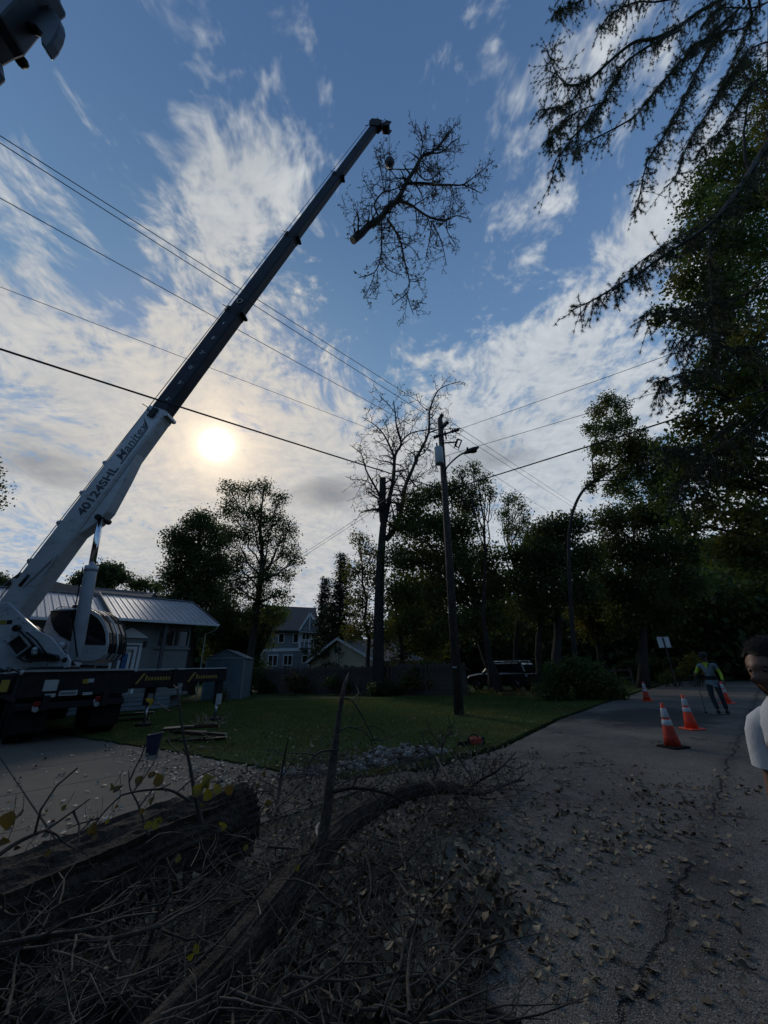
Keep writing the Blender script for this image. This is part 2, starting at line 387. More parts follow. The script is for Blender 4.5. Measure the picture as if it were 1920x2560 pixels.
def asphalt_fn(N, vec, c, b):
    g = N.n.new('ShaderNodeNewGeometry'); pos = g.outputs['Position']
    u = N.vm('DOT_PRODUCT', pos, tuple(nv)); w = N.vm('DOT_PRODUCT', pos, tuple(hv))
    c = N.mix(N.map(N.noise(pos, 0.55, 6, 0.65), 0.35, 0.68), c, (0.070, 0.063, 0.055))
    c = N.mix(N.map(N.noise(pos, 2.4, 5, 0.7), 0.50, 0.80), c, (0.155, 0.142, 0.128))
    # aggregate: each stone a cell with its own tone
    st = N.voro(pos, 95, out='Color'); s = N.vm('DOT_PRODUCT', st, (0.33, 0.33, 0.33))
    c = N.mix(N.map(s, 0.66, 0.86), c, (0.25, 0.235, 0.205)); c = N.mix(N.map(s, 0.36, 0.20), c, (0.022, 0.022, 0.024))
    # paving seam down the middle, with a ragged crack, and a few wandering cracks
    du = N.math('ABSOLUTE', N.math('ADD', N.math('ADD', u, 0.95), N.math('MULTIPLY', N.math('SUBTRACT', N.noise(pos, 1.3, 6, 0.65), 0.5), 0.42)))
    seam = N.math('MULTIPLY', N.map(du, 0.022, 0.004), N.map(N.noise(pos, 0.8, 3), 0.38, 0.5))
    tar = N.math('MULTIPLY', N.map(du, 0.16, 0.05), 0.35)
    cr = N.voro(N.vm('ADD', pos, N.vm('SCALE', N.vm('SUBTRACT', (lambda t: (N.put(t.inputs['Vector'], pos), t.inputs['Scale'].__setattr__('default_value', 2.0), t.inputs['Detail'].__setattr__('default_value', 6.0), t.outputs['Color'])[-1])(N.n.new('ShaderNodeTexNoise')), (0.5, 0.5, 0.5)), scale=1.3)), 0.34, feature='DISTANCE_TO_EDGE')
    crack = N.math('MULTIPLY', N.map(cr, 0.007, 0.002), N.map(N.noise(pos, 0.5, 2), 0.5, 0.56))
    k = N.math('MAXIMUM', seam, crack)
    # an old dark damp patch where the crew works, and a newer patch of tar
    for (cx, cy, ru, rw, am) in ((8.2, 13.2, 1.8, 3.0, 0.75), (2.1, 3.4, 0.35, 0.9, 0.5), (5.5, 14.2, 1.3, 2.6, 0.6)):
        cu, cw = uw(Vector((cx, cy, 0)))
        a = N.math('DIVIDE', N.math('SUBTRACT', u, cu), ru); q = N.math('DIVIDE', N.math('SUBTRACT', w, cw), rw)
        r2 = N.math('MULTIPLY_ADD', a, a, N.math('MULTIPLY', q, q))
        r2 = N.math('ADD', r2, N.math('MULTIPLY', N.math('SUBTRACT', N.noise(pos, 1.6, 6, 0.7), 0.5), 2.2))
        c = N.mix(N.math('MULTIPLY', N.map(r2, 1.1, 0.5), am), c, (0.020, 0.020, 0.021))
    c = N.mix(tar, c, (0.025, 0.025, 0.026))
    c = N.mix(k, c, (0.008, 0.008, 0.008))
    bn = N.n.new('ShaderNodeBump'); bn.inputs['Strength'].default_value = 0.8; bn.inputs['Distance'].default_value = 0.006
    hgt = N.math('SUBTRACT', N.math('MULTIPLY', N.math('SUBTRACT', 1.0, N.voro(pos, 95)), 1.0), N.math('MULTIPLY', k, 4.0))
    N.put(bn.inputs['Height'], hgt); N.l.new(bn.outputs[0], b.inputs['Normal'])
    return c
mat('asphalt', (0.135, 0.121, 0.102), 0.9, var=0.12, scale=1.0, fn=asphalt_fn, spec=0.3)
def conc_fn(N, vec, c, b):
    g = N.n.new('ShaderNodeNewGeometry'); pos = g.outputs['Position']
    c = N.mix(N.map(N.noise(pos, 0.8, 6, 0.65), 0.42, 0.7), c, (0.080, 0.072, 0.063))
    c = N.mix(N.map(N.noise(N.vm('ADD', pos, (4, 0, 0)), 0.5, 4, 0.6), 0.60, 0.72), c, (0.05, 0.045, 0.04))
    return N.mix(N.map(N.noise(pos, 120, 3, 0.7), 0.4, 0.62), N.mix(1.0, c, (0.82, 0.8, 0.78), 'MULTIPLY'), c)
mat('concrete', (0.106, 0.090, 0.070), 0.9, var=0.08, scale=2, bump=0.25, bscale=90, fn=conc_fn)

def sheet(name, pts, z, m, th=0.0):
    b = MB(); n = len(pts); vs = [(p[0], p[1], z) for p in pts]
    fs = [tuple(range(n))]
    if th:
        vs += [(p[0], p[1], z - th) for p in pts]; fs += [(i, i + n, (i + 1) % n + n, (i + 1) % n) for i in range(n)]
    ar = sum(pts[i][0] * pts[(i + 1) % n][1] - pts[(i + 1) % n][0] * pts[i][1] for i in range(n))
    if ar < 0: fs = [tuple(reversed(f)) for f in fs]
    b.add(vs, fs); return b.build(name, M[m])
struct(sheet('ground', [(-900, -900), (900, -900), (900, 900), (-900, 900)], -0.06, 'soil'))
b = MB(); rl, rr = -4.6, 3.6
ws = [-30, -8, 0, 6, 12, 18, 26, 40, 60, 82, 100]
lft = [UW(-4.25, -30), UW(-4.25, -8), UW(-4.25, 0), UW(-4.25, 6.0)] + [Vector((2.32, 9.02, 0)), Vector((5.13, 13.0, 0)), Vector((8.4, 17.1, 0)), Vector((13.0, 22.4, 0)), Vector((22.6, 33.4, 0)), Vector((36, 47, 0)), Vector((52, 61, 0))]
L2 = [UW(-4.25 + (0.14 * rnd.random()), -30 + 0.9 * i) for i in range(int(37 / 0.9))]
def refine(pts, step, jit):
    out = []
    for a, c in zip(pts, pts[1:]):
        n = max(1, int((c - a).length / step))
        for i in range(n):
            p = a.lerp(c, i / n); out.append(Vector((p.x + rnd.uniform(-jit, jit), p.y + rnd.uniform(-jit, jit), 0)))
    return out + [pts[-1]]
edge = refine([UW(-4.3, -30), UW(-4.3, 4.6), Vector((-0.4, 6.6, 0)), Vector((0.9, 7.55, 0)), Vector((2.32, 9.02, 0)), Vector((5.13, 13.0, 0)), Vector((8.3, 16.9, 0)), Vector((11.9, 21.1, 0)), Vector((22.6, 33.4, 0)), Vector((40, 50, 0)), Vector((58, 66, 0))], 0.22, 0.035)
right = [UW(3.7, 92), UW(3.7, -30)]
struct(sheet('road', edge + right, 0.004, 'asphalt'))
# driveway: a bed with separate cast slabs, joints recessed between them
bed = sheet('driveway', [UW(-26, -9), UW(-4.32, -9), UW(-4.32, 5.4), UW(-26, 5.6)], -0.016, 'soil'); struct(bed)
us = [-26, -20.2, -18.25, -16.3, -14.35, -12.4, -10.45, -8.5, -6.55, -4.6, -4.32]
for k in range(len(us) - 1):
    a, c = us[k] + 0.007, us[k + 1] - 0.007
    for (w0, w1) in ((-9, -3.2), (-3.2, 1.2), (1.2, 5.55)):
        if c - a < 0.4 and w0 > 1: continue
        s_ = MB(); zj = rnd.uniform(-0.002, 0.003)
        m_ = UW((a + c) / 2, (w0 + w1) / 2, -0.028 + zj)
        s_.box(m_, (c - a, w1 - w0 - 0.014, 0.06), Matrix((nv, hv, Vector((0, 0, 1)))).transposed())
        o = s_.build('concrete_slab', M['concrete'], bed, bevel=0.006)
# lawn sheet with a ragged, slightly raised edge
ledge = refine([UW(-26, 5.3), Vector((-12.5, 14.6, 0)), Vector((-7.6, 11.35, 0)), Vector((-5.5, 10.0, 0)), Vector((-3.6, 8.75, 0)), Vector((-2.3, 7.8, 0)), Vector((-1.75, 7.45, 0)), Vector((-1.2, 7.75, 0)), Vector((-0.5, 8.25, 0)), Vector((0.3, 8.85, 0)), Vector((0.95, 8.8, 0)), Vector((1.3, 8.35, 0)), Vector((2.2, 9.05, 0)), Vector((5.0, 13.05, 0)), Vector((8.2, 16.95, 0)), Vector((11.7, 21.15, 0)), Vector((22.4, 33.5, 0)), Vector((39.6, 50.2, 0)), Vector((57, 66.5, 0))], 0.16, 0.04)
struct(sheet('lawn', ledge + [Vector((30, 120, 0)), Vector((-80, 120, 0)), Vector((-80, 10, 0))], 0.035, 'lawn', 0.06))
# verge of grass in front of the stones
vg = refine([Vector((-0.9, 6.85, 0)), Vector((-0.1, 7.1, 0)), Vector((0.8, 7.75, 0)), Vector((1.35, 8.4, 0)), Vector((0.95, 8.3, 0)), Vector((0.2, 7.6, 0)), Vector((-0.8, 7.1, 0)), Vector((-0.9, 6.85, 0))], 0.12, 0.03)
struct(sheet('grass_verge', vg[:-1], 0.026, 'lawn', 0.05))

def inpoly(x, y, poly):
    n = len(poly); c = np.zeros(len(x), bool); j = n - 1
    for i in range(n):
        xi, yi, xj, yj = poly[i][0], poly[i][1], poly[j][0], poly[j][1]
        if yi != yj: c ^= ((yi > y) != (yj > y)) & (x < (xj - xi) * (y - yi) / (yj - yi) + xi)
        j = i
    return c
rng = np.random.default_rng(5)
def grass(name, poly, n, box, z, hgt, m):
    x = rng.uniform(box[0], box[1], n); y = rng.uniform(box[2], box[3], n)
    k = inpoly(x, y, poly); x, y = x[k], y[k]; n = len(x)
    a = rng.uniform(0, 6.283, n); h = hgt * rng.uniform(0.5, 1.3, n); w = rng.uniform(0.004, 0.008, n) * (0.6 + 0.04 * y)
    lean = rng.normal(0, 0.6, (n, 2)) * h[:, None]
    V = np.zeros((n, 3, 3)); V[:, 0] = np.stack([x - w * np.cos(a), y - w * np.sin(a), np.full(n, z)], 1)
    V[:, 1] = np.stack([x + w * np.cos(a), y + w * np.sin(a), np.full(n, z)], 1)
    V[:, 2] = np.stack([x + lean[:, 0], y + lean[:, 1], z + h], 1)
    o = npmesh(name, V.reshape(-1, 3), np.arange(n * 3).reshape(-1, 3), M[m]); o['kind'] = 'stuff'
    return tag(o, 'short mown grass blades of the dark green lawn', 'grass')
leafmat('grass_blade', (0.048, 0.082, 0.022), (0.085, 0.12, 0.032), (0.12, 0.11, 0.036), 0.3)
LP = [tuple(p.to_2d()) for p in ledge] + [(30, 120), (-80, 120), (-80, 10)]
grass('grass', LP, 210000, (-11, 12, 7.4, 24), 0.035, 0.045, 'grass_blade')
g2 = grass('grass', [tuple(p.to_2d()) for p in vg[:-1]], 9000, (-1.2, 1.6, 6.7, 8.6), 0.026, 0.06, 'grass_blade')
# stones in the bed at the corner of the lawn
mat('stone_a', (0.19, 0.175, 0.16), 0.85, var=0.25, scale=9, bump=0.3); mat('stone_b', (0.13, 0.11, 0.10), 0.85, var=0.25, scale=9, bump=0.3); mat('stone_c', (0.27, 0.25, 0.22), 0.8, var=0.2, scale=9, bump=0.3)
bedp = [(-2.0, 7.2), (-0.9, 7.05), (0.2, 7.65), (1.25, 8.6), (0.9, 8.85), (0.2, 8.8), (-0.6, 8.2), (-1.3, 7.7), (-1.8, 7.5)]
rb = thing('rock_bed', (-0.2, 7.9, 0), 'bed of rounded pale stones piled at the corner of the lawn', 'rock bed')
protos = []
for k in range(9):
    s_ = MB(); s_.ball((0, 0, 0), (1, rnd.uniform(0.65, 0.9), rnd.uniform(0.5, 0.7)), 9, 6, jit=0.10)
    o = s_.build('rock', M[('stone_a', 'stone_b', 'stone_c')[k % 3]], rb); o.location = (0, 0, 0); me = o.data
    me.transform(Matrix.Translation(rb.location)); protos.append(me); bpy.data.objects.remove(o)
cnt = 0; tries = 0
while cnt < 185 and tries < 5000:
    tries += 1; x, y = rnd.uniform(-2, 1.3), rnd.uniform(7, 8.9)
    if not inpoly(np.array([x]), np.array([y]), bedp)[0]: continue
    d_ = abs(x + 0.1) * 0.05; r_ = rnd.uniform(0.045, 0.095)
    o = bpy.data.objects.new('rock', rnd.choice(protos)); col.objects.link(o); o.parent = rb
    hump = 0.13 * max(0, 1 - ((x - 0.1) / 1.1) ** 2)
    o.location = (x - rb.location.x, y - rb.location.y, 0.02 + rnd.uniform(0, 1) * hump); o.scale = (r_, r_, r_)
    o.rotation_euler = (rnd.uniform(-.5, .5), rnd.uniform(-.5, .5), rnd.uniform(0, 6)); cnt += 1

# ------------------------------------------------------------------ house with the standing-seam metal roof
def along(P0, d, px):
    """how far along direction d from P0 until it is seen at photo column px"""
    lo, hi = -60.0, 60.0; f = lambda t: proj(P0 + d * t)[0] - px
    t = 0.0
    for _ in range(60):
        e = f(t); g = (f(t + 0.01) - e) / 0.01
        if abs(g) < 1e-6: break
        t -= max(-3, min(3, e / g))
    return t
def brick_fn(N, vec, c, b):
    g = N.n.new('ShaderNodeNewGeometry'); pos = g.outputs['Position']
    u = N.vm('DOT_PRODUCT', pos, tuple(hv)); u2 = N.vm('DOT_PRODUCT', pos, tuple(nv)); s = N.n.new('ShaderNodeSeparateXYZ'); N.put(s.inputs[0], pos)
    cm = N.n.new('ShaderNodeCombineXYZ'); N.put(cm.inputs[0], N.math('ADD', u, u2)); N.put(cm.inputs[1], s.outputs[2])
    t = N.n.new('ShaderNodeTexBrick'); N.put(t.inputs['Vector'], cm.outputs[0]); t.inputs['Scale'].default_value = 1.0
    t.inputs['Brick Width'].default_value = 0.22; t.inputs['Row Height'].default_value = 0.075; t.inputs['Mortar Size'].default_value = 0.008
    t.inputs['Color1'].default_value = (*[x for x in (0.185, 0.20, 0.195)], 1); t.inputs['Color2'].default_value = (0.15, 0.165, 0.165, 1); t.inputs['Mortar'].default_value = (0.11, 0.12, 0.12, 1)
    bn = N.n.new('ShaderNodeBump'); bn.inputs['Strength'].default_value = 0.6; bn.inputs['Distance'].default_value = 0.01
    N.put(bn.inputs['Height'], t.outputs['Fac']); bn.invert = True; N.l.new(bn.outputs[0], b.inputs['Normal'])
    return N.mix(0.35, t.outputs['Color'], c)
mat('painted_brick', (0.17, 0.185, 0.185), 0.8, var=0.15, scale=2, fn=brick_fn)
mat('roof_metal', (0.30, 0.32, 0.36), 0.50, 0.55, var=0.08, scale=0.8)
mat('trim_grey', (0.16, 0.175, 0.18), 0.6, var=0.08); mat('trim_dark', (0.05, 0.05, 0.055), 0.6, var=0.1); mat('trim_white', (0.52, 0.53, 0.54), 0.6, var=0.06)
mat('door_white', (0.55, 0.56, 0.56), 0.5, var=0.04); mat('blue_glass', (0.05, 0.11, 0.26), 0.08, var=0.3, scale=2, fn=glassy)
mat('shingle', (0.045, 0.043, 0.045), 0.9, var=0.35, scale=14, bump=0.5, bscale=30); mat('shingle_grey', (0.10, 0.095, 0.092), 0.9, var=0.3, scale=14, bump=0.5, bscale=30)
E1 = at(545, 1560, 22.0); hz0 = E1.z
def HP(a, b, c): return E1 + hv * a + qv * b + Vector((0, 0, c))      # a along the eave (negative is left), b inwards, c up from the eave
run = 1.0
sl_ = 0.40
for _ in range(200):
    p = proj(HP(0, run, run * sl_))
    if p[0] < 480: break
    run += 0.05
tl = along(E1, hv, 283)
house = thing('metal_roof_house', (HP(-6, 3, 0).x, HP(-6, 3, 0).y, 0), 'single-storey grey brick house with ribbed silver metal roof behind the crane', 'house')
def roof_side(a0, a1, dz, name='roof_panel', wid=0.30, back=False):
    n = max(1, int(round((a1 - a0) / wid))); st = (a1 - a0) / n
    me = None
    for k in range(n):
        x0 = a0 + k * st + 0.004; x1 = a0 + (k + 1) * st - 0.004; s_ = MB()
        sec = [(x0, 0), (x0, .038), (x0 + .018, .038), (x0 + .022, .004), (x0 + .13, .004), (x0 + .135, .010), (x0 + .15, .010), (x0 + .155, .004), (x1 - .15, .004), (x1 - .145, .010), (x1 - .13, .010), (x1 - .125, .004), (x1, .004), (x1, 0)]
        if back: lo = [HP(x, 2 * run, c + dz) for x, c in sec]
        else: lo = [HP(x, 0, c + dz) for x, c in sec]
        hi = [HP(x, run, run * sl_ + c + dz) for x, c in sec]; n_ = len(sec)
        s_.add(lo + hi, [(i, (i + 1) % n_, n_ + (i + 1) % n_, n_ + i) if not back else (i, n_ + i, n_ + (i + 1) % n_, (i + 1) % n_) for i in range(n_)] + [tuple(range(n_ - 1, -1, -1)), tuple(range(n_, 2 * n_))])
        s_.build(name, M['roof_metal'], house)
roof_side(tl, 0, 0.0)
roof_side(tl - 15.5, tl - 0.02, -0.16)
s_ = MB()                                                            # roof deck, ridge caps, rake boards
for a0, a1, dz in ((tl, 0, -.004), (tl - 15.5, tl - .02, -.164)):
    A, B_, C_, D_, E_, F_ = HP(a0, 0, dz), HP(a1, 0, dz), HP(a1, run, run * sl_ + dz), HP(a0, run, run * sl_ + dz), HP(a1, 2 * run, dz), HP(a0, 2 * run, dz)
    t = Vector((0, 0, -0.10)); s_.add([A, B_, C_, D_, A + t, B_ + t, C_ + t, D_ + t], [(0, 1, 2, 3), (7, 6, 5, 4), (0, 4, 5, 1), (1, 5, 6, 2), (3, 2, 6, 7), (0, 3, 7, 4)])
    s_.add([D_, C_, E_, F_, D_ + t, C_ + t, E_ + t, F_ + t], [(0, 1, 2, 3), (7, 6, 5, 4), (0, 4, 5, 1), (1, 5, 6, 2), (3, 2, 6, 7), (0, 3, 7, 4)])
rf = s_.build('roof', M['trim_dark'], house)
s_ = MB(); s_.beam(HP(tl, run, run * sl_ + .045), HP(.02, run, run * sl_ + .045), .26, .02); s_.beam(HP(tl - 15.5, run, run * sl_ - .115), HP(tl - .04, run, run * sl_ - .115), .26, .02)
s_.build('ridge_cap', M['roof_metal'], rf)
s_ = MB(); s_.beam(HP(tl - .03, -.02, -.03), HP(tl - .03, run, run * sl_ + .0), .05, .22); s_.beam(HP(.03, -.02, -.03), HP(.03, run, run * sl_ + .0), .05, .18); s_.build('rake_board', M['trim_dark'], rf)
s_ = MB(); s_.beam(HP(tl, -.07, -.08), HP(.05, -.07, -.08), .12, .12); s_.beam(HP(tl - 15.5, -.07, -.24), HP(tl - .05, -.07, -.24), .12, .12)
s_.build('gutter', M['trim_white'], rf, bevel=.02)
OV = 0.75                                                             # porch overhang
zf = -E1.z                                                             # ground, measured from the eave
b = MB()
def wallbox(mb, a0, a1, bb, c0, c1, th=.2, mi=0):
    mb.box(HP((a0 + a1) / 2, bb + th / 2, (c0 + c1) / 2), (a1 - a0, th, c1 - c0), Matrix((hv, qv, Vector((0, 0, 1)))).transposed(), mi)
HROT = Matrix((hv, qv, Vector((0, 0, 1)))).transposed()
wr = -1.1                                                              # right end of the wall
def onwall(px, py, bb=OV):
    """wall coordinates (a, c) of what the photo shows at px, py"""
    d = ray(px, py); O = Vector((0, 0, H)); nrm = qv; P0 = HP(0, bb, 0); t = (P0 - O).dot(nrm) / d.dot(nrm); X = O + d * t - P0
    return X.dot(hv), X.z
da0 = onwall(289, 1640)[0]; da1 = onwall(338, 1640)[0]; dtop = onwall(315, 1617)[1]
wa0, wt = onwall(398, 1572); wa1, wb = onwall(470, 1619)
dbot = dtop - 2.1
wallbox(b, tl - 15, da0, OV, zf, -.12); wallbox(b, da0, da1, OV, dtop, -.12); wallbox(b, da0, da1, OV, zf, dbot)
wallbox(b, da1, wa0, OV, zf, -.12); wallbox(b, wa0, wa1, OV, wt, -.12); wallbox(b, wa0, wa1, OV, zf, wb); wallbox(b, wa1, wr, OV, zf, -.12)
b.box(HP(wr - .1, OV + .2 + 2.9, (zf - .12) / 2), (.2, 5.8, -zf - .12), HROT)
b.add([HP(wr, OV + .2, -.12), HP(wr, 2 * run - .4, -.12), HP(wr, run, run * sl_ - .12), HP(wr - .2, OV + .2, -.12), HP(wr - .2, 2 * run - .4, -.12), HP(wr - .2, run, run * sl_ - .12)], [(0, 1, 2), (5, 4, 3), (0, 2, 5, 3), (1, 4, 5, 2), (0, 3, 4, 1)])
wallbox(b, tl - 15, wr - .2, 2 * run - .6, zf, -.12)
b.build('wall', M['painted_brick'], house)
# window with two sashes
w = MB(); fr = .07
for (a0, a1, c0, c1) in ((wa0, wa1, wt - fr, wt), (wa0, wa1, wb, wb + fr), (wa0, wa0 + fr, wb + fr, wt - fr), (wa1 - fr, wa1, wb + fr, wt - fr), ((wa0 + wa1) / 2 - .03, (wa0 + wa1) / 2 + .03, wb + fr, wt - fr)):
    wallbox(w, a0 + .004, a1 - .004, OV - .03, c0 + .003, c1 - .003, .12)
win = w.build('window', M['trim_grey'], house)
w = MB(); wallbox(w, wa0 + fr, wa1 - fr, OV + .10, wb + fr, wt - fr, .02); w.build('pane', M['dark_glass'], win)
w = MB(); wallbox(w, wa0 - .08, wa1 + .08, OV - .09, wb - .11, wb - .004, .10); w.build('sill', M['painted_brick'], win)
for sg in (0, 1):
    w = MB(); x = (wa0 - .5, wa1 + .05)[sg]
# door, its surround and pediment
d = MB(); wallbox(d, da0 + .1, da1 - .1, OV + .06, dbot, dtop - .12, .05); dr = d.build('door', M['door_white'], house, bevel=.01)
d = MB(); wallbox(d, da0 + .26, da1 - .30, OV + .045, dbot + .25, dtop - .30, .012); d.build('pane', M['blue_glass'], dr)
d = MB(); wallbox(d, da0 + .26, da1 - .30, OV + .035, dbot + 1.05, dbot + 1.08, .012); d.build('glazing_bar', M['trim_white'], dr)
d = MB(); d.cyl(HP(da1 - .2, OV + .05, dbot + 1.0), HP(da1 - .2, OV - .02, dbot + 1.0), .03, 10); d.build('handle', M['black_paint'], dr)
d = MB(); wallbox(d, da0 - .02, da0 + .1, OV - .03, dbot, dtop, .1); wallbox(d, da1 - .1, da1 + .02, OV - .03, dbot, dtop, .1); wallbox(d, da0 - .02, da1 + .02, OV - .035, dtop - .12, dtop + .003, .1)
wallbox(d, da1 + .10, da1 + .22, OV - .03, dbot, dtop + .1, .1); wallbox(d, da0 - .22, da0 - .10, OV - .03, dbot, dtop + .1, .1)
d.build('door_frame', M['trim_white'], house)
d = MB(); pz = dtop + .42
pd = [(da0 - .35, pz), (da1 + .35, pz), (da1 + .35, pz + .06), ((da0 + da1) / 2, pz + .48), (da0 - .35, pz + .06)]
d.prism([(x, y) for x, y in pd], HP(0, OV - .06, 0), hv, (0, 0, 1), .055); wallbox(d, da0 - .25, da1 + .25, OV - .045, dtop + .1, dtop + .17, .045)
pdm = d.build('pediment', M['trim_white'], house)
for sg in (-1, 1):
    d = MB(); c_ = HP((da0 + da1) / 2 + sg * .13, OV - .08, pz + .18); d.ball(c_, (.09, .03, .13), 10, 7, rot=HROT); d.build('bell', M['trim_dark'], pdm)
d = MB(); d.box(HP(onwall(361, 1610)[0], OV - .07, onwall(361, 1610)[1]), (.14, .12, .28), HROT); d.build('wall_lamp', M['black_paint'], house, bevel=.02)
# porch posts, deck, steps with boards
for px_ in (410, 300):
    a_ = onwall(px_, 1600, .25)[0]; d = MB(); d.box(HP(a_, .25, (zf - .12) / 2), (.16, .16, -zf - .14), HROT); d.build('porch_post', M['trim_dark'] if px_ != 515 else M['painted_brick'], house, bevel=.01)
zd = dbot - .02
b = MB(); wallbox(b, tl - 6, wr, -.05, zd - .12, zd, OV + .0, 0); b.build('porch_deck', M['painted_brick'], house)
mat('board_blue', (0.13, 0.155, 0.175), 0.75, var=0.2, scale=5)
k = 0; z_ = zf + .06
while z_ < zd - .22:
    b = MB(); b.box(HP((tl - 6 + wr - .8) / 2, -.08, z_ + .085), (wr - .8 - tl + 6, .03, .16), HROT); b.build('skirting_board', M['board_blue'], house, bevel=.004); z_ += .185
b = MB(); b.tube([HP(.0, -.07, -.1), HP(.0, .25, -.32), HP(-.3, OV, -.5), HP(-.3, OV - .02, zf + .2)], .035, 8); b.build('downpipe', M['trim_white'], house)
# blue-grey garden shed
S0 = G(522, 1742); S1 = G(603, 1733); S0 = at(524, 1600, 26.0); S0.z = 0
u_ = 2.35; S1 = S0 + Vector((.98, .10, 0)).normalized() * u_
sx = (S1 - S0).normalized(); sy = Vector((-sx.y, sx.x, 0))
shed = thing('garden_shed', ((S0 + S1) / 2 + sy * 1.2), 'small blue-grey sheet metal garden shed beside the brick house', 'shed')
mat('shed_blue', (0.085, 0.125, 0.145), 0.5, var=0.15, scale=1.5)
b = MB(); zt = at(606, 1645, S1.y).z; zp = at(568, 1626, S1.y).z
n_ = 16
for k in range(n_):
    x0, x1 = u_ * k / n_, u_ * (k + 1) / n_; pnl = MB()
    pnl.box(S0 + sx * (x0 + x1) / 2 + Vector((0, 0, zt / 2)) + sy * (.012 if k % 2 else 0), (x1 - x0, .02, zt - .01), Matrix((sx, sy, Vector((0, 0, 1)))).transposed())
    pnl.build('wall_panel', M['shed_blue'], shed)
SR_ = Matrix((sx, sy, Vector((0, 0, 1)))).transposed()
b = MB(); b.box(S0 + sy * 1.3 + Vector((0, 0, zt / 2)), (.02, 2.5, zt), SR_); b.box(S1 + sy * 1.3 + Vector((0, 0, zt / 2)), (.02, 2.5, zt), SR_)
b.prism([(0, 0), (u_, 0), (u_ / 2, zp - zt)], S0 + Vector((0, 0, zt + .03)), sx, (0, 0, 1), -.02); b.build('side_wall', M['shed_blue'], shed)
b = MB()
for sg in (0, 1):
    e = (S0 - sx * .08, S1 + sx * .08)[sg] + Vector((0, 0, zt)); m_ = (S0 + S1) / 2 + Vector((0, 0, zp + .06))
    b.add([e - sy * .08, m_ - sy * .08, m_ + sy * 2.6, e + sy * 2.6, e - sy * .08 - Vector((0, 0, .04)), m_ - sy * .08 - Vector((0, 0, .04)), m_ + sy * 2.6 - Vector((0, 0, .04)), e + sy * 2.6 - Vector((0, 0, .04))], [(0, 1, 2, 3), (7, 6, 5, 4), (0, 4, 5, 1), (3, 2, 6, 7), (0, 3, 7, 4), (1, 5, 6, 2)])
b.build('roof', M['shed_blue'], shed)
b = MB(); b.beam(S0 + Vector((0, 0, zt + .01)) - sy * .03, S1 + Vector((0, 0, zt + .01)) - sy * .03, .03, .05); b.beam(S0 - sy * .03, S0 - sy * .03 + Vector((0, 0, zt)), .05, .05); b.beam(S1 - sy * .03, S1 - sy * .03 + Vector((0, 0, zt)), .05, .05)
b.build('corner_trim', M['galvanised'], shed)

# ------------------------------------------------------------------ dark-roofed house behind the metal roof
b2 = thing('dark_roof_house', at(240, 1500, 34) * 1.0, 'long house with dark shingle roof seen over the metal roof', 'house'); b2.location.z = 0
def rooff(parent, pts, m, th=.12, name='roof'):
    b = MB(); v = [Vector(p) for p in pts]; n = len(v); t = Vector((0, 0, -th))
    b.add(v + [p + t for p in v], [tuple(range(n)), tuple(range(2 * n - 1, n - 1, -1))] + [(i, n + i, n + (i + 1) % n, (i + 1) % n) for i in range(n)])
    return b.build(name, M[m], parent)
Y_ = 34
rA, rB, eA, eB = at(150, 1460, Y_ + 3), at(385, 1482, Y_ + 3), at(60, 1512, Y_ - 1), at(405, 1512, Y_ - 1)
rooff(b2, [eA, eB, rB, rA], 'shingle')
rooff(b2, [rA, rB, at(405, 1512, Y_ + 7), at(60, 1512, Y_ + 7)], 'shingle')
g0, g1, g2_ = at(362, 1512, Y_ - 2), at(408, 1514, Y_ - 2), at(385, 1484, Y_ - 2)
b = MB(); b.add([g0, g1, g2_, g0 + Vector((0, .15, 0)), g1 + Vector((0, .15, 0)), g2_ + Vector((0, .15, 0))], [(0, 1, 2), (5, 4, 3), (0, 3, 4, 1), (1, 4, 5, 2), (2, 5, 3, 0)]); b.build('gable', M['trim_dark'], b2)
rooff(b2, [g1, Vector((g1.x, g1.y + 6, g1.z)), Vector((g2_.x, g2_.y + 6, g2_.z)), g2_], 'shingle'); rooff(b2, [g2_, Vector((g2_.x, g2_.y + 6, g2_.z)), Vector((g0.x, g0.y + 6, g0.z)), g0], 'shingle')
b = MB(); zz_ = eA.z - .15; b.box(((eA.x + eB.x) / 2, Y_ + 3, zz_ / 2), (eB.x - eA.x - 1, 7, zz_)); b.build('wall', M['painted_brick'], b2)
# the tan gable at far left
b3 = thing('tan_gable_house', at(40, 1500, 30), 'tan gabled house with dark rakes at the far left behind the boom', 'house'); b3.location.z = 0
mat('tan_siding', (0.24, 0.215, 0.17), 0.8, var=0.08, scale=2); mat('cream_wall', (0.40, 0.335, 0.25), 0.8, var=0.08, scale=1.5)
pk, ga, gb = at(57, 1436, 30), at(-30, 1500, 30), at(88, 1500, 30)
b = MB(); base = 0.0; b.add([ga, gb, pk, ga + Vector((0, .2, 0)), gb + Vector((0, .2, 0)), pk + Vector((0, .2, 0))], [(0, 1, 2), (5, 4, 3), (1, 4, 5, 2), (2, 5, 3, 0)])
b.box(((ga.x + gb.x) / 2, 33.1, ga.z / 2), (gb.x - ga.x, 6.2, ga.z)); b.build('wall', M['tan_siding'], b3)
dn = Vector((0, -.3, 0))
for e in (ga, gb):
    v = (e - pk); e2 = pk + v * 1.12; up = Vector((0, 0, .12)); rooff(b3, ([pk + dn + up, e2 + dn + up, e2 + Vector((0, 6.5, .12)), pk + Vector((0, 6.5, .12))] if e is gb else [e2 + dn + up, pk + dn + up, pk + Vector((0, 6.5, .12)), e2 + Vector((0, 6.5, .12))]), 'shingle', .2)
b = MB(); b.beam(at(52, 1450, 29.96), at(44, 1500, 29.96), .2, .12, Vector((0, -1, 0))); b.build('corner_post', M['trim_dark'], b3)

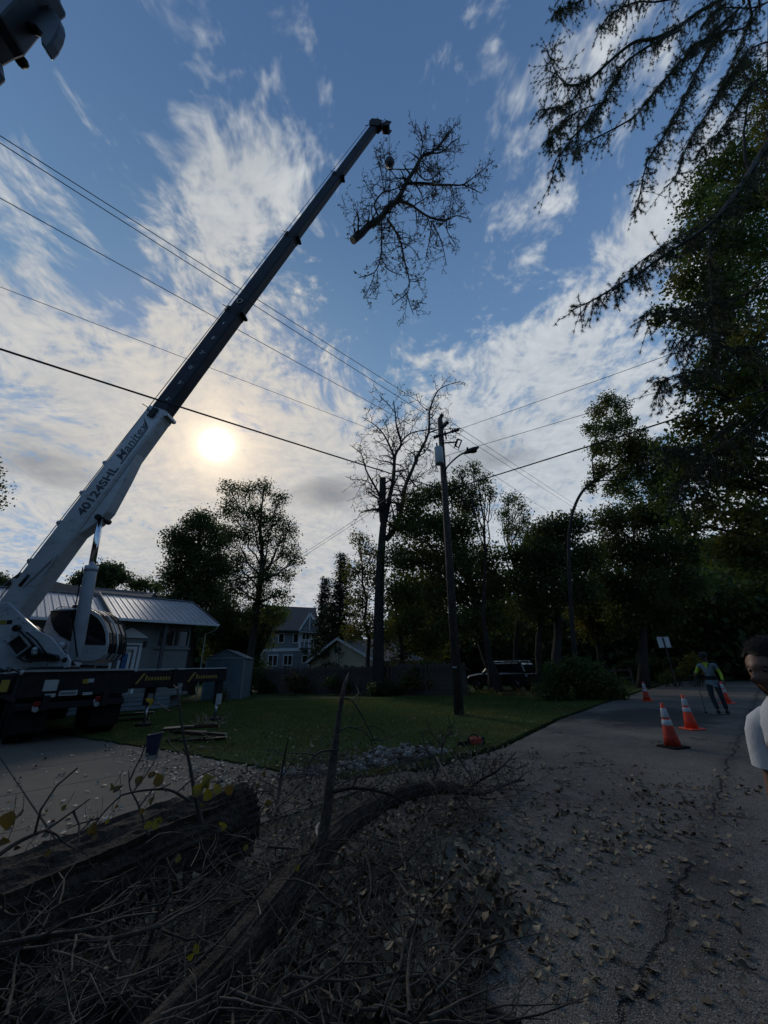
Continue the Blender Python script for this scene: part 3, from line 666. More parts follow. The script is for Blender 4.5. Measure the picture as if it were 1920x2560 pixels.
# ------------------------------------------------------------------ two-storey house
Yh = 50.0
th_ = thing('two_storey_house', at(720, 1640, Yh), 'grey two-storey house with white trim, steep gable and balcony', 'house'); th_.location.z = 0
mat('grey_siding', (0.165, 0.18, 0.20), 0.75, var=0.08, scale=1)
def A(px, py, y=Yh): return at(px, py, y)
def pbox(mb, x0, y0, x1, y1, Y, th, mi=0):
    """an upright box whose front face the photo shows between two corners"""
    a, c = at(x0, y0, Y), at(x1, y1, Y)
    mb.box(((a.x + c.x) / 2, Y + th / 2, (a.z + c.z) / 2), (abs(c.x - a.x), th, abs(a.z - c.z)), None, mi)
b = MB(); a, c = A(655, 1576), A(800, 1576)
zt2 = a.z; wl_, wr_ = a.x, c.x
wins = [(697, 1583, 711, 1608), (733, 1583, 747, 1608), (755, 1583, 775, 1604), (671, 1637, 694, 1666), (709, 1637, 731, 1664), (755, 1637, 769, 1658)]
b.box(((wl_ + wr_) / 2, Yh + 4, zt2 / 2), (wr_ - wl_, 8, zt2)); b.build('wall', M['grey_siding'], th_)
# clapboards, thin proud strips
z_ = 0.3; cb = MB()
while z_ < zt2 - .1: cb.box(((wl_ + wr_) / 2, Yh - .012, z_ + .09), (wr_ - wl_ - .2, .02, .165)); z_ += .18
o = cb.build('siding_boards', M['grey_siding'], th_); o['kind'] = 'stuff'
for (x0, y0, x1, y1) in wins:
    w = MB(); p, q = A(x0, y0), A(x1, y1); wv = .12
    w.box(((p.x + q.x) / 2, Yh - .06, (p.z + q.z) / 2), (q.x - p.x, .10, p.z - q.z)); o = w.build('window', M['trim_white'], th_, bevel=.01)
    n_ = 2 if x1 - x0 > 17 else 1; ww = (q.x - p.x - wv * (n_ + 1)) / n_
    for i in range(n_):
        w = MB(); x = p.x + wv + i * (ww + wv); w.box((x + ww / 2, Yh - .118, (p.z + q.z) / 2), (ww, .02, p.z - q.z - 2 * wv)); w.build('pane', M['dark_glass'], o)
w = MB(); pbox(w, 777, 1583, 792, 1622, Yh - .1, .08); o = w.build('door', M['trim_white'], th_); w = MB(); pbox(w, 779, 1586, 790, 1618, Yh - .12, .02); w.build('pane', M['dark_glass'], o)
w = MB(); pbox(w, 652, 1576, 656, 1676, Yh - .08, .1); pbox(w, 797, 1578, 800, 1660, Yh - .08, .1); pbox(w, 656, 1622, 797, 1626, Yh - .07, .08); pbox(w, 748, 1576, 752, 1622, Yh - .08, .08); w.build('trim', M['trim_white'], th_)
rt0, rt1 = A(672, 1514, Yh + 5), A(772, 1520, Yh + 5)
rooff(th_, [A(640, 1574, Yh - .8), A(800, 1577, Yh - .8), rt1 + Vector((1, 0, 0)), rt0], 'shingle')
rooff(th_, [rt0, rt1 + Vector((1, 0, 0)), A(800, 1577, Yh + 9), A(640, 1574, Yh + 9)], 'shingle')
gp, gl, gr_ = A(776, 1534, Yh - .6), A(748, 1578, Yh - .6), A(804, 1580, Yh - .6)
b = MB(); b.add([gl, gr_, gp, gl + Vector((0, .5, 0)), gr_ + Vector((0, .5, 0)), gp + Vector((0, .5, 0))], [(0, 1, 2), (5, 4, 3), (0, 3, 4, 1), (1, 4, 5, 2), (2, 5, 3, 0)]); b.build('gable', M['grey_siding'], th_)
b = MB()
for p_, q_ in ((gl, gp), (gr_, gp)): b.beam(p_ - Vector((0, .1, 0)), q_ - Vector((0, .1, 0)), .18, .2)
b.beam(gl - Vector((0, .12, 0)), gr_ - Vector((0, .12, 0)), .12, .25); b.beam(gp - Vector((0, .08, 0)), Vector((gp.x, gp.y - .08, gl.z)), .1, .12); b.build('rake_board', M['trim_white'], th_)
back = Vector((0, 5, 0))
rooff(th_, [gl, gp, gp + back, gl + back], 'shingle', -.1); rooff(th_, [gp, gr_, gr_ + back, gp + back], 'shingle', -.1)
bal = MB(); p, q = A(748, 1622, Yh - 1.6), A(818, 1620, Yh - 1.6); bal.box(((p.x + q.x) / 2, Yh - .82, p.z), (q.x - p.x, 1.56, .22)); bo = bal.build('balcony', M['trim_dark'], th_)
for i in range(7):
    x = p.x + (q.x - p.x) * i / 6; w = MB(); w.box((x, Yh - 1.58, p.z + .55), (.09 if i % 2 else .16, .1, .9)); w.build('baluster', M['trim_white'], bo)
w = MB(); w.box(((p.x + q.x) / 2, Yh - 1.58, p.z + 1.03), (q.x - p.x + .1, .12, .08)); w.build('rail', M['trim_white'], bo)
w = MB(); pbox(w, 770, 1624, 774, 1672, Yh - 1.6, .16); w.beam(A(774, 1645, Yh - 1.5), A(786, 1626, Yh - 1.5), .12, .12); w.build('post', M['trim_white'], bo)

# ------------------------------------------------------------------ cream ranch house with two white rakes
Pk = at(843, 1597, 38.0)
ranch = thing('cream_ranch_house', (Pk.x, Pk.y, 0), 'low ranch house with cream gable and grey shingle roof behind the fence', 'house')
def rr_pt(s, slope, px):
    t = 0
    for _ in range(400):
        t += .03; p = proj(Pk + s * t + Vector((0, 0, -slope * t)))
        if (p[0] < px) if s.dot(nv) < 0 else (p[0] > px): break
    return t
sB = .42; tr_ = rr_pt(nv, sB, 937); tlft = rr_pt(qv, sB, 766)
gR, gL = Pk + nv * tr_ + Vector((0, 0, -sB * tr_)), Pk + qv * tlft + Vector((0, 0, -sB * tlft))
tlen = along(Pk, hv, 962)
b = MB(); z0 = Vector((0, 0, 1)); 
Lb, Rb = Vector((gL.x, gL.y, 0)), Vector((gR.x, gR.y, 0)); ins = .35
def lerp(a, c, t): return a + (c - a) * t
gl2, gr2 = lerp(Pk, gL, .92), lerp(Pk, gR, .92); hb = hv * .3
poly = [Pk, gl2, Vector((gl2.x, gl2.y, 0)), Vector((gr2.x, gr2.y, 0)), gr2]
b.add([p + hb for p in poly] + [p + hb + hv * .2 for p in poly], [(0, 1, 2, 3, 4), (9, 8, 7, 6, 5)] + [(i, 5 + i, 5 + (i + 1) % 5, (i + 1) % 5) for i in range(5)])
b.quad(Vector((gr2.x, gr2.y, 0)) + hb, Vector((gr2.x, gr2.y, 0)) + hv * tlen, gr2 + hv * tlen, gr2 + hb); b.build('wall', M['cream_wall'], ranch)
rooff(ranch, [Pk, gR, gR + hv * tlen, Pk + hv * tlen], 'shingle_grey'); rooff(ranch, [gL, Pk, Pk + hv * tlen, gL + hv * tlen], 'shingle_grey')
b = MB(); n3 = -hv * .04
b.beam(Pk + n3, gR + n3, .04, .22); b.beam(Pk + n3, gL + n3, .04, .22)
P2 = Pk + hv * tlen - Vector((0, 0, .0)); b.beam(P2 - hv * .05 + Vector((0, 0, .06)), gR + hv * tlen - hv * .05 + Vector((0, 0, .06)) , .10, .16); b.build('rake_board', M['trim_white'], ranch)
b = MB(); pz_ = lerp(Pk, Vector((Pk.x, Pk.y, 0)), .0); mp = Pk + hb - hv * .03; b.beam(mp - Vector((0, 0, .4)), Vector((mp.x, mp.y, .5)), .05, .03); b.beam(lerp(gl2, Vector((gl2.x, gl2.y, 0)), .35) + hb - hv * .03, lerp(gr2, Vector((gr2.x, gr2.y, 0)), .35) + hb - hv * .03, .03, .12); b.build('batten', M['trim_dark'], ranch)
ch = at(993, 1600, Pk.y + 5); b = MB(); b.box((ch.x, ch.y, ch.z), (1.25, .8, 1.6)); o = b.build('chimney', M['stone_b'], ranch, bevel=.03)
b = MB(); b.box((ch.x + .1, ch.y, ch.z + .95), (.5, .5, .05)); b.build('chimney_cap', M['galvanised'], o)
# right-hand ranch house among the trees
r2 = thing('pale_ranch_house', at(1370, 1650, 46), 'pale ranch house with hipped brown roof half hidden by tree trunks', 'house'); r2.location.z = 0
Yr = 46.0
b = MB(); pbox(b, 1300, 1622, 1478, 1690, Yr, 6); b.build('wall', M['cream_wall'], r2)
b = MB(); pbox(b, 1262, 1652, 1300, 1690, Yr + 1, 5); b.build('wing_wall', M['tan_siding'], r2)
mat('roof_brown', (0.12, 0.10, 0.09), 0.9, var=0.25, scale=10, bump=0.4)
rooff(r2, [at(1282, 1626, Yr - 1), at(1492, 1618, Yr - 1), at(1440, 1588, Yr + 3), at(1345, 1590, Yr + 3)], 'roof_brown'); rooff(r2, [at(1252, 1652, Yr), at(1325, 1650, Yr), at(1318, 1620, Yr + 3), at(1258, 1620, Yr + 3)], 'roof_brown')
b = MB(); b.beam(at(1282, 1627, Yr - 1.05), at(1492, 1619, Yr - 1.05), .06, .2); b.beam(at(1252, 1653, Yr - .05), at(1325, 1651, Yr - .05), .06, .2); b.beam(at(1430, 1594, Yr - 1), at(1475, 1616, Yr - 1), .06, .16); b.build('fascia', M['trim_white'], r2)
for (x0, x1) in ((1312, 1332), (1410, 1425)):
    b = MB(); pbox(b, x0, 1630, x1, 1650, Yr - .06, .05); o = b.build('window', M['trim_white'], r2); b = MB(); pbox(b, x0 + 2, 1632, x1 - 2, 1648, Yr - .08, .02); b.build('pane', M['dark_glass'], o)
b = MB(); pbox(b, 1364, 1622, 1368, 1680, Yr - .5, .2); b.build('porch_post', M['trim_white'], r2)

# ------------------------------------------------------------------ board fence along the back of the lawn
mat('fence_wood', (0.055, 0.042, 0.036), 0.9, var=0.4, scale=5, bump=0.3)
f0, f1 = Vector((-9.9, 31.8, 0)), Vector((4.6, 23.8, 0)); fd = (f1 - f0).normalized(); fn_ = Vector((-fd.y, fd.x, 0))
fence = thing('board_fence', (f0 + f1) / 2, 'weathered dark board fence along the back of the lawn', 'fence')
FR = Matrix((fd, fn_, Vector((0, 0, 1)))).transposed(); L_ = (f1 - f0).length
bme = []
for k in range(5):
    s_ = MB(); h_ = 1.78 + rnd.uniform(-.04, .05); s_.prism([(-.068, .05), (.068, .05), (.068, h_ - .04), (.03, h_), (-.03, h_), (-.068, h_ - .04)], (0, 0, 0), (1, 0, 0), (0, 0, 1), .022); o = s_.build('board', M['fence_wood'], fence)
    o.data.transform(Matrix.Translation(fence.location)); bme.append(o.data); bpy.data.objects.remove(o)
n_ = int(L_ / .148)
for k in range(n_):
    o = bpy.data.objects.new('board', rnd.choice(bme)); col.objects.link(o); o.parent = fence; p = f0 + fd * (.148 * k + .07) - fence.location
    o.location = p + fn_ * rnd.uniform(-.006, .006); o.rotation_euler = (rnd.uniform(-.02, .02), rnd.uniform(-.012, .012), math.atan2(fd.y, fd.x)); o.scale.z = rnd.uniform(.97, 1.03)
for z_ in (.4, 1.45):
    b = MB(); b.box((f0 + f1) / 2 + Vector((0, 0, z_)) + fn_ * .05, (L_, .04, .09), FR); b.build('rail', M['fence_wood'], fence)
k = 0.0
while k < L_:
    b = MB(); b.box(f0 + fd * k + fn_ * .12 + Vector((0, 0, .95)), (.1, .1, 1.9), FR); b.build('post', M['fence_wood'], fence); k += 2.4
# split rail fence at the far right of the lawn
q0, q1 = at(1500, 1700, 27), at(1580, 1690, 30); q0.z = q1.z = 0
rf_ = thing('rail_fence', (q0 + q1) / 2, 'low dark rail fence beyond the round bush near the road', 'fence')
for p in (q0, (q0 + q1) / 2, q1):
    b = MB(); b.beam(p, p + Vector((0, 0, 1.2)), .12, .12); b.build('post', M['fence_wood'], rf_)
for z_ in (.55, 1.05):
    b = MB(); b.beam(q0 + Vector((0, 0, z_)), q1 + Vector((0, 0, z_)), .05, .12); b.build('rail', M['fence_wood'], rf_)
# ------------------------------------------------------------------ crane truck
UPZ = Vector((0, 0, 1))
def TP(a, u, z): return hv * a + nv * u + UPZ * z        # a across the truck (right is far), u towards the road, z up
TR = Matrix((hv, nv * -1, UPZ)).transposed()              # box axes: across, forward, up
truck = thing('crane_truck', TP(2.6, -16, 0), 'white and black telescopic boom crane truck standing on the driveway on its outriggers', 'crane truck')
def tbox(mb, a, u, z, sa, su, sz, mi=0): return mb.box(TP(a, u, z), (sa, su, sz), TR, mi)
# --- the boom
BF, BT = at(8, 1566, 12.3), at(938, 318, 11.6)
bd = (BT - BF).normalized(); bu = (UPZ - bd * bd.z).normalized(); bn_ = bd.cross(bu)   # bn_ faces the viewer
def bs(py):
    lo, hi = 0.0, (BT - BF).length
    for _ in range(50):
        m_ = (lo + hi) / 2
        if proj(BF + bd * m_)[1] > py: lo = m_
        else: hi = m_
    return lo
BL = (BT - BF).length
sec_s = [0.0, bs(1032), bs(780), bs(592), bs(440), BL]
hw = [(.80, .56), (.68, .48), (.58, .42), (.49, .36), (.41, .31)]
def BP(s, y, x): return BF + bd * s + bu * y + bn_ * x      # along, up across the side, towards the viewer
def section(mb, s0, s1, h, w, cham=.22):
    c = h * cham; prof = [(h / 2, w / 2), (-h / 2 + c, w / 2), (-h / 2, w / 2 - c * .55), (-h / 2, -w / 2 + c * .55), (-h / 2 + c, -w / 2), (h / 2, -w / 2)]
    n = len(prof); vs = [BP(s0, y, x) for y, x in prof] + [BP(s1, y, x) for y, x in prof]
    mb.add(vs, [(i, n + i, n + (i + 1) % n, (i + 1) % n) for i in range(n)] + [tuple(range(n)), tuple(range(2 * n - 1, n - 1, -1))])
boom_parts = []
for k in range(5):
    h, w = hw[k]; b = MB(); s0 = sec_s[k] - (0 if k == 0 else .5); s1 = sec_s[k + 1]
    section(b, s0, s1, h, w, .10)
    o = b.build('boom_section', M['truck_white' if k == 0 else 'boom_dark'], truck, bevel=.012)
    o['label'] = 'white base section of the boom' if k == 0 else ['', 'second boom section with pale letters', 'third boom section', 'fourth boom section', 'thin tip section of the boom'][k]
    boom_parts.append(o)
    if k < 4:
        b = MB(); section(b, s1 - .34, s1 + .01, h + .025, w + .025, .10); b.beam(BP(s1 - .12, -h / 2 - .07, -w / 2), BP(s1 - .12, -h / 2 - .07, w / 2), .14, .12)
        b.build('collar', M['truck_white' if k == 0 else 'black_steel'], o, bevel=.01)
        b = MB(); b.tube([BP(s1 - .1, h / 2 + .02, w / 2 + .02), BP(s1 - .05, h / 2 + .30 - .04 * k, w / 2 + .02)], .016, 6); b.tube([BP(s1 - .1, h / 2 + .02, w / 2), BP(s1 - .22, h / 2 - .12, w / 2 + .06), BP(s1 - .22, h / 2 - .2, w / 2 + .06)], .022, 6); b.build('rope_guide', M['black_steel'], o)
h, w = hw[0]
# front wear-pad box on the side near the collar
b = MB(); b.box(BP(sec_s[1] - .25, .02, w / 2 + .06), (.42, .05, .26), Matrix((bd, bn_, bu)).transposed()); b.build('wear_pad_cover', M['black_steel'], boom_parts[0], bevel=.01)
# row of small lifting eyes along the top of the base section
for py in (1470, 1420, 1325, 1250, 1175):
    s_ = bs(py); b = MB(); b.prism([(-.13, 0), (.13, 0), (.04, .17), (-.04, .17)], BP(s_, h / 2, w / 2 - .06), bd, bu, .03); b.tube([BP(s_, h / 2 + .10, w / 2 - .08), BP(s_, h / 2 + .10, w / 2 + .0)], .035, 8); b.build('lifting_eye', M['truck_white'], boom_parts[0])
# reinforced belly where the lift cylinder pushes
sb0, sb1, sb2 = bs(1350), bs(1285), bs(1190)
prof = [(sb0 - .2, -h / 2 + .05), (sb0 + .3, -h / 2 - .05), (sb1 - .1, -h / 2 - .34), (sb1 + .35, -h / 2 - .42), (sb2, -h / 2 - .22), (sb2 + 1.2, -h / 2 + .03)]
b = MB(); b.prism([(x, y) for x, y in prof], BP(0, 0, w * .36), bd, bu, -w * .72); belly = b.build('lift_bracket', M['truck_white'], boom_parts[0], bevel=.02)
b = MB(); b.tube([BP(sb1 + .05, -h / 2 - .30, -w * .5), BP(sb1 + .05, -h / 2 - .30, w * .5)], .10, 14); b.build('pin', M['black_steel'], belly)
# reinforcing rib and slot near the foot
b = MB(); sp = bs(1420); b.beam(BP(sp - .7, -.02, w / 2 + .03), BP(sp + .55, -.33, w / 2 + .03), .05, .06, bu); b.beam(BP(sp + .5, -.35, w / 2 + .03), BP(sp - .2, -.38, w / 2 + .03), .05, .05, bu); b.build('rib', M['truck_white'], boom_parts[0], bevel=.01)
b = MB(); b.tube([BP(bs(1455) - .25, .12, w / 2 + .01), BP(bs(1455) + .15, .10, w / 2 + .01)], .055, 8); b.build('slot_plate', M['black_paint'], boom_parts[0])
b = MB(); b.ball(BP(bs(1525), -.05, w / 2), (.05, .05, .05)); b.build('grommet', M['black_paint'], boom_parts[0])
# lettering
def btext(t, py, y, size, sec, m, name='lettering', **k): 
    hh, ww = hw[sec]; s_ = bs(py); return text_mesh(t, size, BP(s_, y, ww / 2 + .004), bd, bu, M[m], name, boom_parts[sec], **k)
btext('40124SHL', 1292, -.22, .47, 0, 'ink', bold=.014)
o = btext('Manitex', 1160, -.12, .50, 0, 'ink', bold=.003, shear=.25)
s0, s1 = bs(1166), bs(1078); b = MB()
b.prism([(0, -.20), (s1 - s0, -.20), (s1 - s0 + .35, .28), (s1 - s0 + .22, .05), (s1 - s0 - .08, -.15), (0, -.15)], BP(s0, .0, w / 2 + .002), bd, bu, .006); b.build('lettering', M['ink'], boom_parts[0])
b = MB(); s_ = bs(1040); b.box(BP(s_ + .02, -.18, w / 2 + .003), (.22, .006, .16), Matrix((bd, bn_, bu)).transposed()); b.build('label_plate', M['white_print'], boom_parts[0])
b = MB(); b.box(BP(s_ - .03, -.18, w / 2 + .007), (.05, .006, .08), Matrix((bd, bn_, bu)).transposed()); b.box(BP(s_ + .06, -.16, w / 2 + .007), (.05, .006, .09), Matrix((bd, bn_, bu)).transposed()); b.build('label_mark', M['ink'], boom_parts[0])
for ch_, py in (('F', 1002), ('E', 962), ('D', 925), ('C', 888), ('B', 852), ('A', 816)):
    s_ = bs(py); text_mesh(ch_, .22, BP(s_, -.10, hw[1][1] / 2 + .003), bu, -bd, M['white_print'], 'lettering', boom_parts[1], bold=.004)
    b = MB(); b.box(BP(s_ - .06, -.17, hw[1][1] / 2 + .004), (.018, .004, .06), Matrix((bd, bn_, bu)).transposed()); b.build('tick_mark', M['white_print'], boom_parts[1])
# round white ring marking at the second collar
b = MB(); s_ = bs(765); c_ = BP(s_, .0, hw[2][1] / 2 + .03); b.tube([c_ + (bd * math.cos(t) + bu * math.sin(t)) * .12 for t in [i * math.pi / 8 for i in range(17)]], .022, 6); b.build('ring_mark', M['white_print'], boom_parts[2])
# head of the boom: cheek plates, sheaves, side sheave, whips
b = MB(); hh, ww = hw[4]
for sg in (-1, 1): b.prism([(BL - .25, -.30), (BL + .32, -.34), (BL + .42, -.05), (BL + .38, .36), (BL + .1, .40), (BL - .25, .24)], BP(0, 0, sg * (ww / 2 + .02)), bd, bu, .03)
head = b.build('boom_head', M['black_steel'], truck, bevel=.01)
for (y, r) in ((.24, .17), (-.22, .17)):
    b = MB(); b.tube([BP(BL + .12, y, -.12), BP(BL + .12, y, .12)], r, 18); b.build('sheave', M['black_paint'], head)
sh = BP(BL + .05, -.62, .02); b = MB(); b.tube([sh - bn_ * .16, sh + bn_ * .16], .24, 20); b.prism([(-.25, .1), (.3, .1), (.22, -.3), (-.2, -.3)], sh + bn_ * .18, bd, bu, .03); b.prism([(-.25, .1), (.3, .1), (.22, -.3), (-.2, -.3)], sh - bn_ * .2, bd, bu, .03); b.beam(sh, BP(BL, -.2, 0), .12, .12)
b.build('side_sheave', M['black_steel'], head, bevel=.01)
b = MB(); b.tube([BP(BL + .3, .1, .1), BP(BL + .75, .16, .1)], .022, 6); b.tube([BP(BL + .3, -.3, .1), BP(BL + .72, -.32, .1)], .018, 6); b.tube([BP(BL - .3, .25, .18), BP(BL - .38, .44, .18)], .018, 6); b.build('whip', M['black_steel'], head)
# hoist rope along the back of the boom and down to the block
ropeS = BP(-.5, h / 2 + .35, .05); tipx = sh + bn_ * .0 + Vector((.22, 0, -.05))
b = MB(); b.tube([ropeS, BP(sec_s[1], hw[0][0] / 2 + .25, .05), BP(BL + .1, .45, .05)], .014, 6); b.build('hoist_rope', M['cable'], truck)
# --- lift cylinder
c0, c1, c2 = at(186, 1652, 12.15), at(229, 1422, 12.1), BP(sb1 + .05, -h / 2 - .30, .12)
c1 = c0 + (c2 - c0) * ((c1 - c0).length / (c2 - c0).length)
b = MB(); b.tube([c0, c0 + (c1 - c0) * .97, c1], [.175, .175, .17], 24); cyl = b.build('lift_cylinder', M['grey_cylinder'], truck, bevel=.01)
b = MB(); b.tube([c1 - (c1 - c0).normalized() * .1, c1 + (c1 - c0).normalized() * .08], .19, 24); b.build('gland', M['grey_cylinder'], cyl)
b = MB(); b.tube([c1, c2], .095, 20); b.build('rod', M['chrome'], cyl)
b = MB(); b.tube([c0 + Vector((.18, -.16, .1)), c0 + (c1 - c0) * .4 + Vector((-.12, -.20, 0)), c1 + Vector((-.16, -.16, 0))], .018, 8); b.build('hose', M['rubber'], cyl)
# --- turret: near and far cheek plates with a dark body between
tur = [(-160, 1530), (20, 1505), (66, 1550), (92, 1573), (160, 1634), (173, 1649), (166, 1667), (120, 1672), (88, 1674), (10, 1677), (-160, 1684)]
def plate(name, pts, Y, th, m, parent, bevel=.0, label=None):
    """an outline the photo shows, standing in the plane Y with its real thickness"""
    b = MB(); vs = [at(x, y, Y) for x, y in pts]; O = vs[0]
    b.prism([((v - O).x, (v - O).z) for v in vs], O, (1, 0, 0), (0, 0, 1), -th); return b.build(name, M[m], parent, bevel=bevel, label=label)
tb = plate('turret', tur, 11.9, .09, 'truck_white', truck, .015)
far = [(x, y) for x, y in tur]
plate('turret_far_plate', [(-160, 1545), (66, 1552), (92, 1573), (160, 1634), (172, 1649), (166, 1665), (-160, 1678)], 12.75, .09, 'truck_white', tb, .01)
plate('turret_core', [(-160, 1560), (50, 1560), (120, 1625), (150, 1664), (-160, 1674)], 12.05, .65, 'black_steel', tb)
# raised arm cover running down to the cylinder foot
plate('arm_cover', [(60, 1578), (92, 1575), (128, 1592), (170, 1644), (160, 1652), (128, 1645), (100, 1626), (78, 1602)], 11.86, .05, 'truck_white', tb, .02)
plate('foot_plate', [(158, 1640), (167, 1634), (176, 1652), (172, 1668), (158, 1670)], 11.8, .06, 'truck_white', tb, .01)
b = MB(); p = at(161, 1650, 11.78); b.tube([p, p + Vector((0, .1, 0))], .07, 12); b.build('pin', M['black_steel'], tb)
# winch cooler box with frame, motor and hoses
plate('cooler', [(18, 1609), (51, 1586), (74, 1616), (41, 1641)], 11.72, .16, 'black_steel', tb, .01)
for q0_, q1_ in (((17, 1609), (51, 1585)), ((51, 1585), (75, 1616)), ((75, 1616), (40, 1642)), ((40, 1642), (17, 1609))):
    b = MB(); b.beam(at(*q0_, 11.68), at(*q1_, 11.68), .05, .05, Vector((0, -1, 0))); b.build('cooler_frame', M['galvanised'], tb)
plate('motor_cover', [(60, 1630), (90, 1618), (105, 1630), (140, 1637), (144, 1646), (130, 1650), (95, 1645), (62, 1648)], 11.74, .12, 'black_paint', tb, .02)
b = MB(); b.tube([at(86, 1625, 11.68), at(86, 1638, 11.68)], .07, 12); b.ball(at(87, 1624, 11.66), (.07, .07, .08)); b.build('valve', M['galvanised'], tb)
b = MB(); p = at(46, 1571, 11.8); b.tube([p, p + Vector((0, -.12, 0))], .10, 16); b.build('lamp', M['black_paint'], tb, bevel=.01)
for hs in ([(50, 1578), (70, 1598), (88, 1618)], [(66, 1580), (90, 1600), (120, 1640)], [(75, 1646), (95, 1652), (120, 1650)], [(45, 1643), (60, 1652), (80, 1655)]):
    b = MB(); b.tube([at(x, y, 11.7 - .03 * i) for i, (x, y) in enumerate(hs)], .022, 7); b.build('hose', M['rubber'], tb)
b = MB(); b.tube([at(157, 1606, 12.0), at(154, 1622, 12.0)], .11, 16); b.build('filter', M['galvanised'], tb, bevel=.01)
# yellow print on the turret and scratches of bare primer
plate('sticker', [(-40, 1551), (16, 1550), (15, 1561), (-40, 1562)], 11.893, .004, 'yellow_print', tb)
plate('sticker_end', [(18, 1550), (31, 1550), (29, 1560), (16, 1561)], 11.893, .005, 'black_paint', tb)
b = MB(); p0 = at(-60, 1660, 12.3); b.tube([p0, p0 + Vector((0, .5, 0))], .45, 24); b.build('winch_drum', M['black_steel'], tb)
b = MB(); b.tube([at(-10, 1545, 12.3), at(-10, 1545, 12.8)], .33, 20); b.build('winch_drum', M['black_steel'], tb)
def smooth2b(p): return p
def smooth2(p):
    o = []
    for (x0, y0), (x1, y1) in zip(p, p[1:]): o += [(x0, y0), ((x0 + x1) / 2, (y0 + y1) / 2)]
    return o + [p[-1]]
# --- operator's cab, its rounded side outline extruded across the cab
cabo = [(108, 1602), (103, 1585), (112, 1560), (120, 1538), (131, 1524), (160, 1520), (195, 1520), (222, 1524), (243, 1536), (258, 1556), (267, 1582), (268, 1610), (263, 1634), (250, 1649), (232, 1655), (200, 1656), (170, 1652), (140, 1640)]
Yc, dc = 13.0, .95
cab = plate('cab', cabo, Yc, dc, 'truck_white', truck, .03)
win_o = [(127, 1532), (140, 1528), (195, 1526), (222, 1531), (243, 1545), (256, 1564), (263, 1585), (264, 1608), (262, 1612), (205, 1611), (176, 1604), (150, 1590), (135, 1574), (127, 1552)]
wo_ = plate('side_window', win_o, Yc - .02, .03, 'dark_glass', cab)
plate('window_bar', [(207, 1576), (258, 1578), (258, 1580), (207, 1578)], Yc - .035, .015, 'black_paint', wo_)
plate('window_bar', [(126, 1527), (196, 1524), (196, 1527), (126, 1531)], Yc - .04, .03, 'black_paint', wo_)
def offs(pts, k):
    c = Vector((sum(p[0] for p in pts) / len(pts), sum(p[1] for p in pts) / len(pts)))
    return [tuple(c + (Vector(p) - c) * k) for p in pts]
arc = [(195, 1520), (222, 1524), (243, 1536), (258, 1556), (267, 1582), (268, 1610), (263, 1634), (250, 1649)]
for i, (fy, m_) in enumerate(((.02, 'truck_white'), (.28, 'black_paint'), (.52, 'steel'), (.76, 'black_paint'), (1.0, 'black_paint'))):
    b = MB(); b.tube([at(x, y, Yc) + Vector((0, dc * fy, 0)) + Vector((.02, 0, .01)) for x, y in arc], .022, 8); b.build('guard_bar', M[m_], cab)
b = MB(); P_ = [at(x, y, Yc) + Vector((.016, 0, .012)) for x, y in smooth2(arc[:7])]; Q_ = [p + Vector((0, dc - .04, 0)) for p in P_]; P_ = [p + Vector((0, .04, 0)) for p in P_]
for i in range(len(P_) - 1): b.quad(P_[i], P_[i + 1], Q_[i + 1], Q_[i])
b.build('windscreen', M['dark_glass'], cab)
b = MB(); p = at(192, 1519, Yc + .3); b.box(p + Vector((0, 0, .03)), (.22, .16, .10)); b.build('beacon', M['black_paint'], cab, bevel=.01)
b = MB(); b.tube([at(140, 1522, Yc + .1), at(150, 1517, Yc + .1), at(215, 1519, Yc + .1), at(225, 1526, Yc + .1)], .014, 6); b.build('roof_rail', M['black_paint'], cab)
b = MB(); b.tube([at(165, 1556, Yc + .4), at(172, 1596, Yc + .4)], .012, 6); b.build('wiper', M['steel'], cab)
# --- deck, chassis, rear frame
zt_ = 1.70
b = MB(); tbox(b, 2.55, -16.6, zt_ - .04, 2.62, 4.9, .08); deck = b.build('deck', M['black_steel'], truck, bevel=.01)
b = MB(); b.box(TP(2.55, -14.12, zt_ + .02), (2.66, .05, .05), TR); b.build('deck_edge', M['steel'], deck)
b = MB(); tbox(b, 2.55, -14.25, 1.36, 2.5, .16, .58); rear = b.build('rear_frame', M['black_steel'], truck, bevel=.015)
b = MB(); tbox(b, 2.55, -14.22, .86, 2.40, .14, .16); b.build('bumper', M['black_paint'], truck, bevel=.02)
b = MB()
for sg in (1.9, 3.2): tbox(b, sg, -17.6, .95, .14, 7.4, .34)
for u_ in (-15, -16.5, -18.5): tbox(b, 2.55, u_, .95, 1.5, .2, .2)
b.build('chassis', M['black_steel'], truck)
b = MB(); tbox(b, 2.55, -18, 1.3, 2.4, 7.0, .7); b.build('body_box', M['black_paint'], truck, bevel=.02)
b = MB(); b.lathe([(.7, 1.66), (.7, 1.74), (.62, 1.8), (.62, 1.84)], (TP(2.1, -15.6, 0).x, TP(2.1, -15.6, 0).y, 0), n=32); b.build('slew_ring', M['black_steel'], truck)
b = MB(); tbox(b, 2.55, -22.3, 1.7, 2.4, 2.2, 2.0); b.build('driver_cab', M['truck_white'], truck, bevel=.1)
def rp(px, py, u=-14.15):                               # a point of the rear face that the photo shows
    d = ray(px, py); O = Vector((0, 0, H)); t = (u - O.dot(nv)) / d.dot(nv); return O + d * t
def rplate(name, x0, y0, x1, y1, m, parent, th=.02, u=-14.155):
    a, c = rp(x0, y0, u), rp(x1, y1, u); mid = (a + c) / 2; b = MB(); wa, wz = abs((c - a).dot(hv)), abs(a.z - c.z)
    b.box(mid, (wa, th, wz), TR); return b.build(name, M[m], parent, bevel=.004)
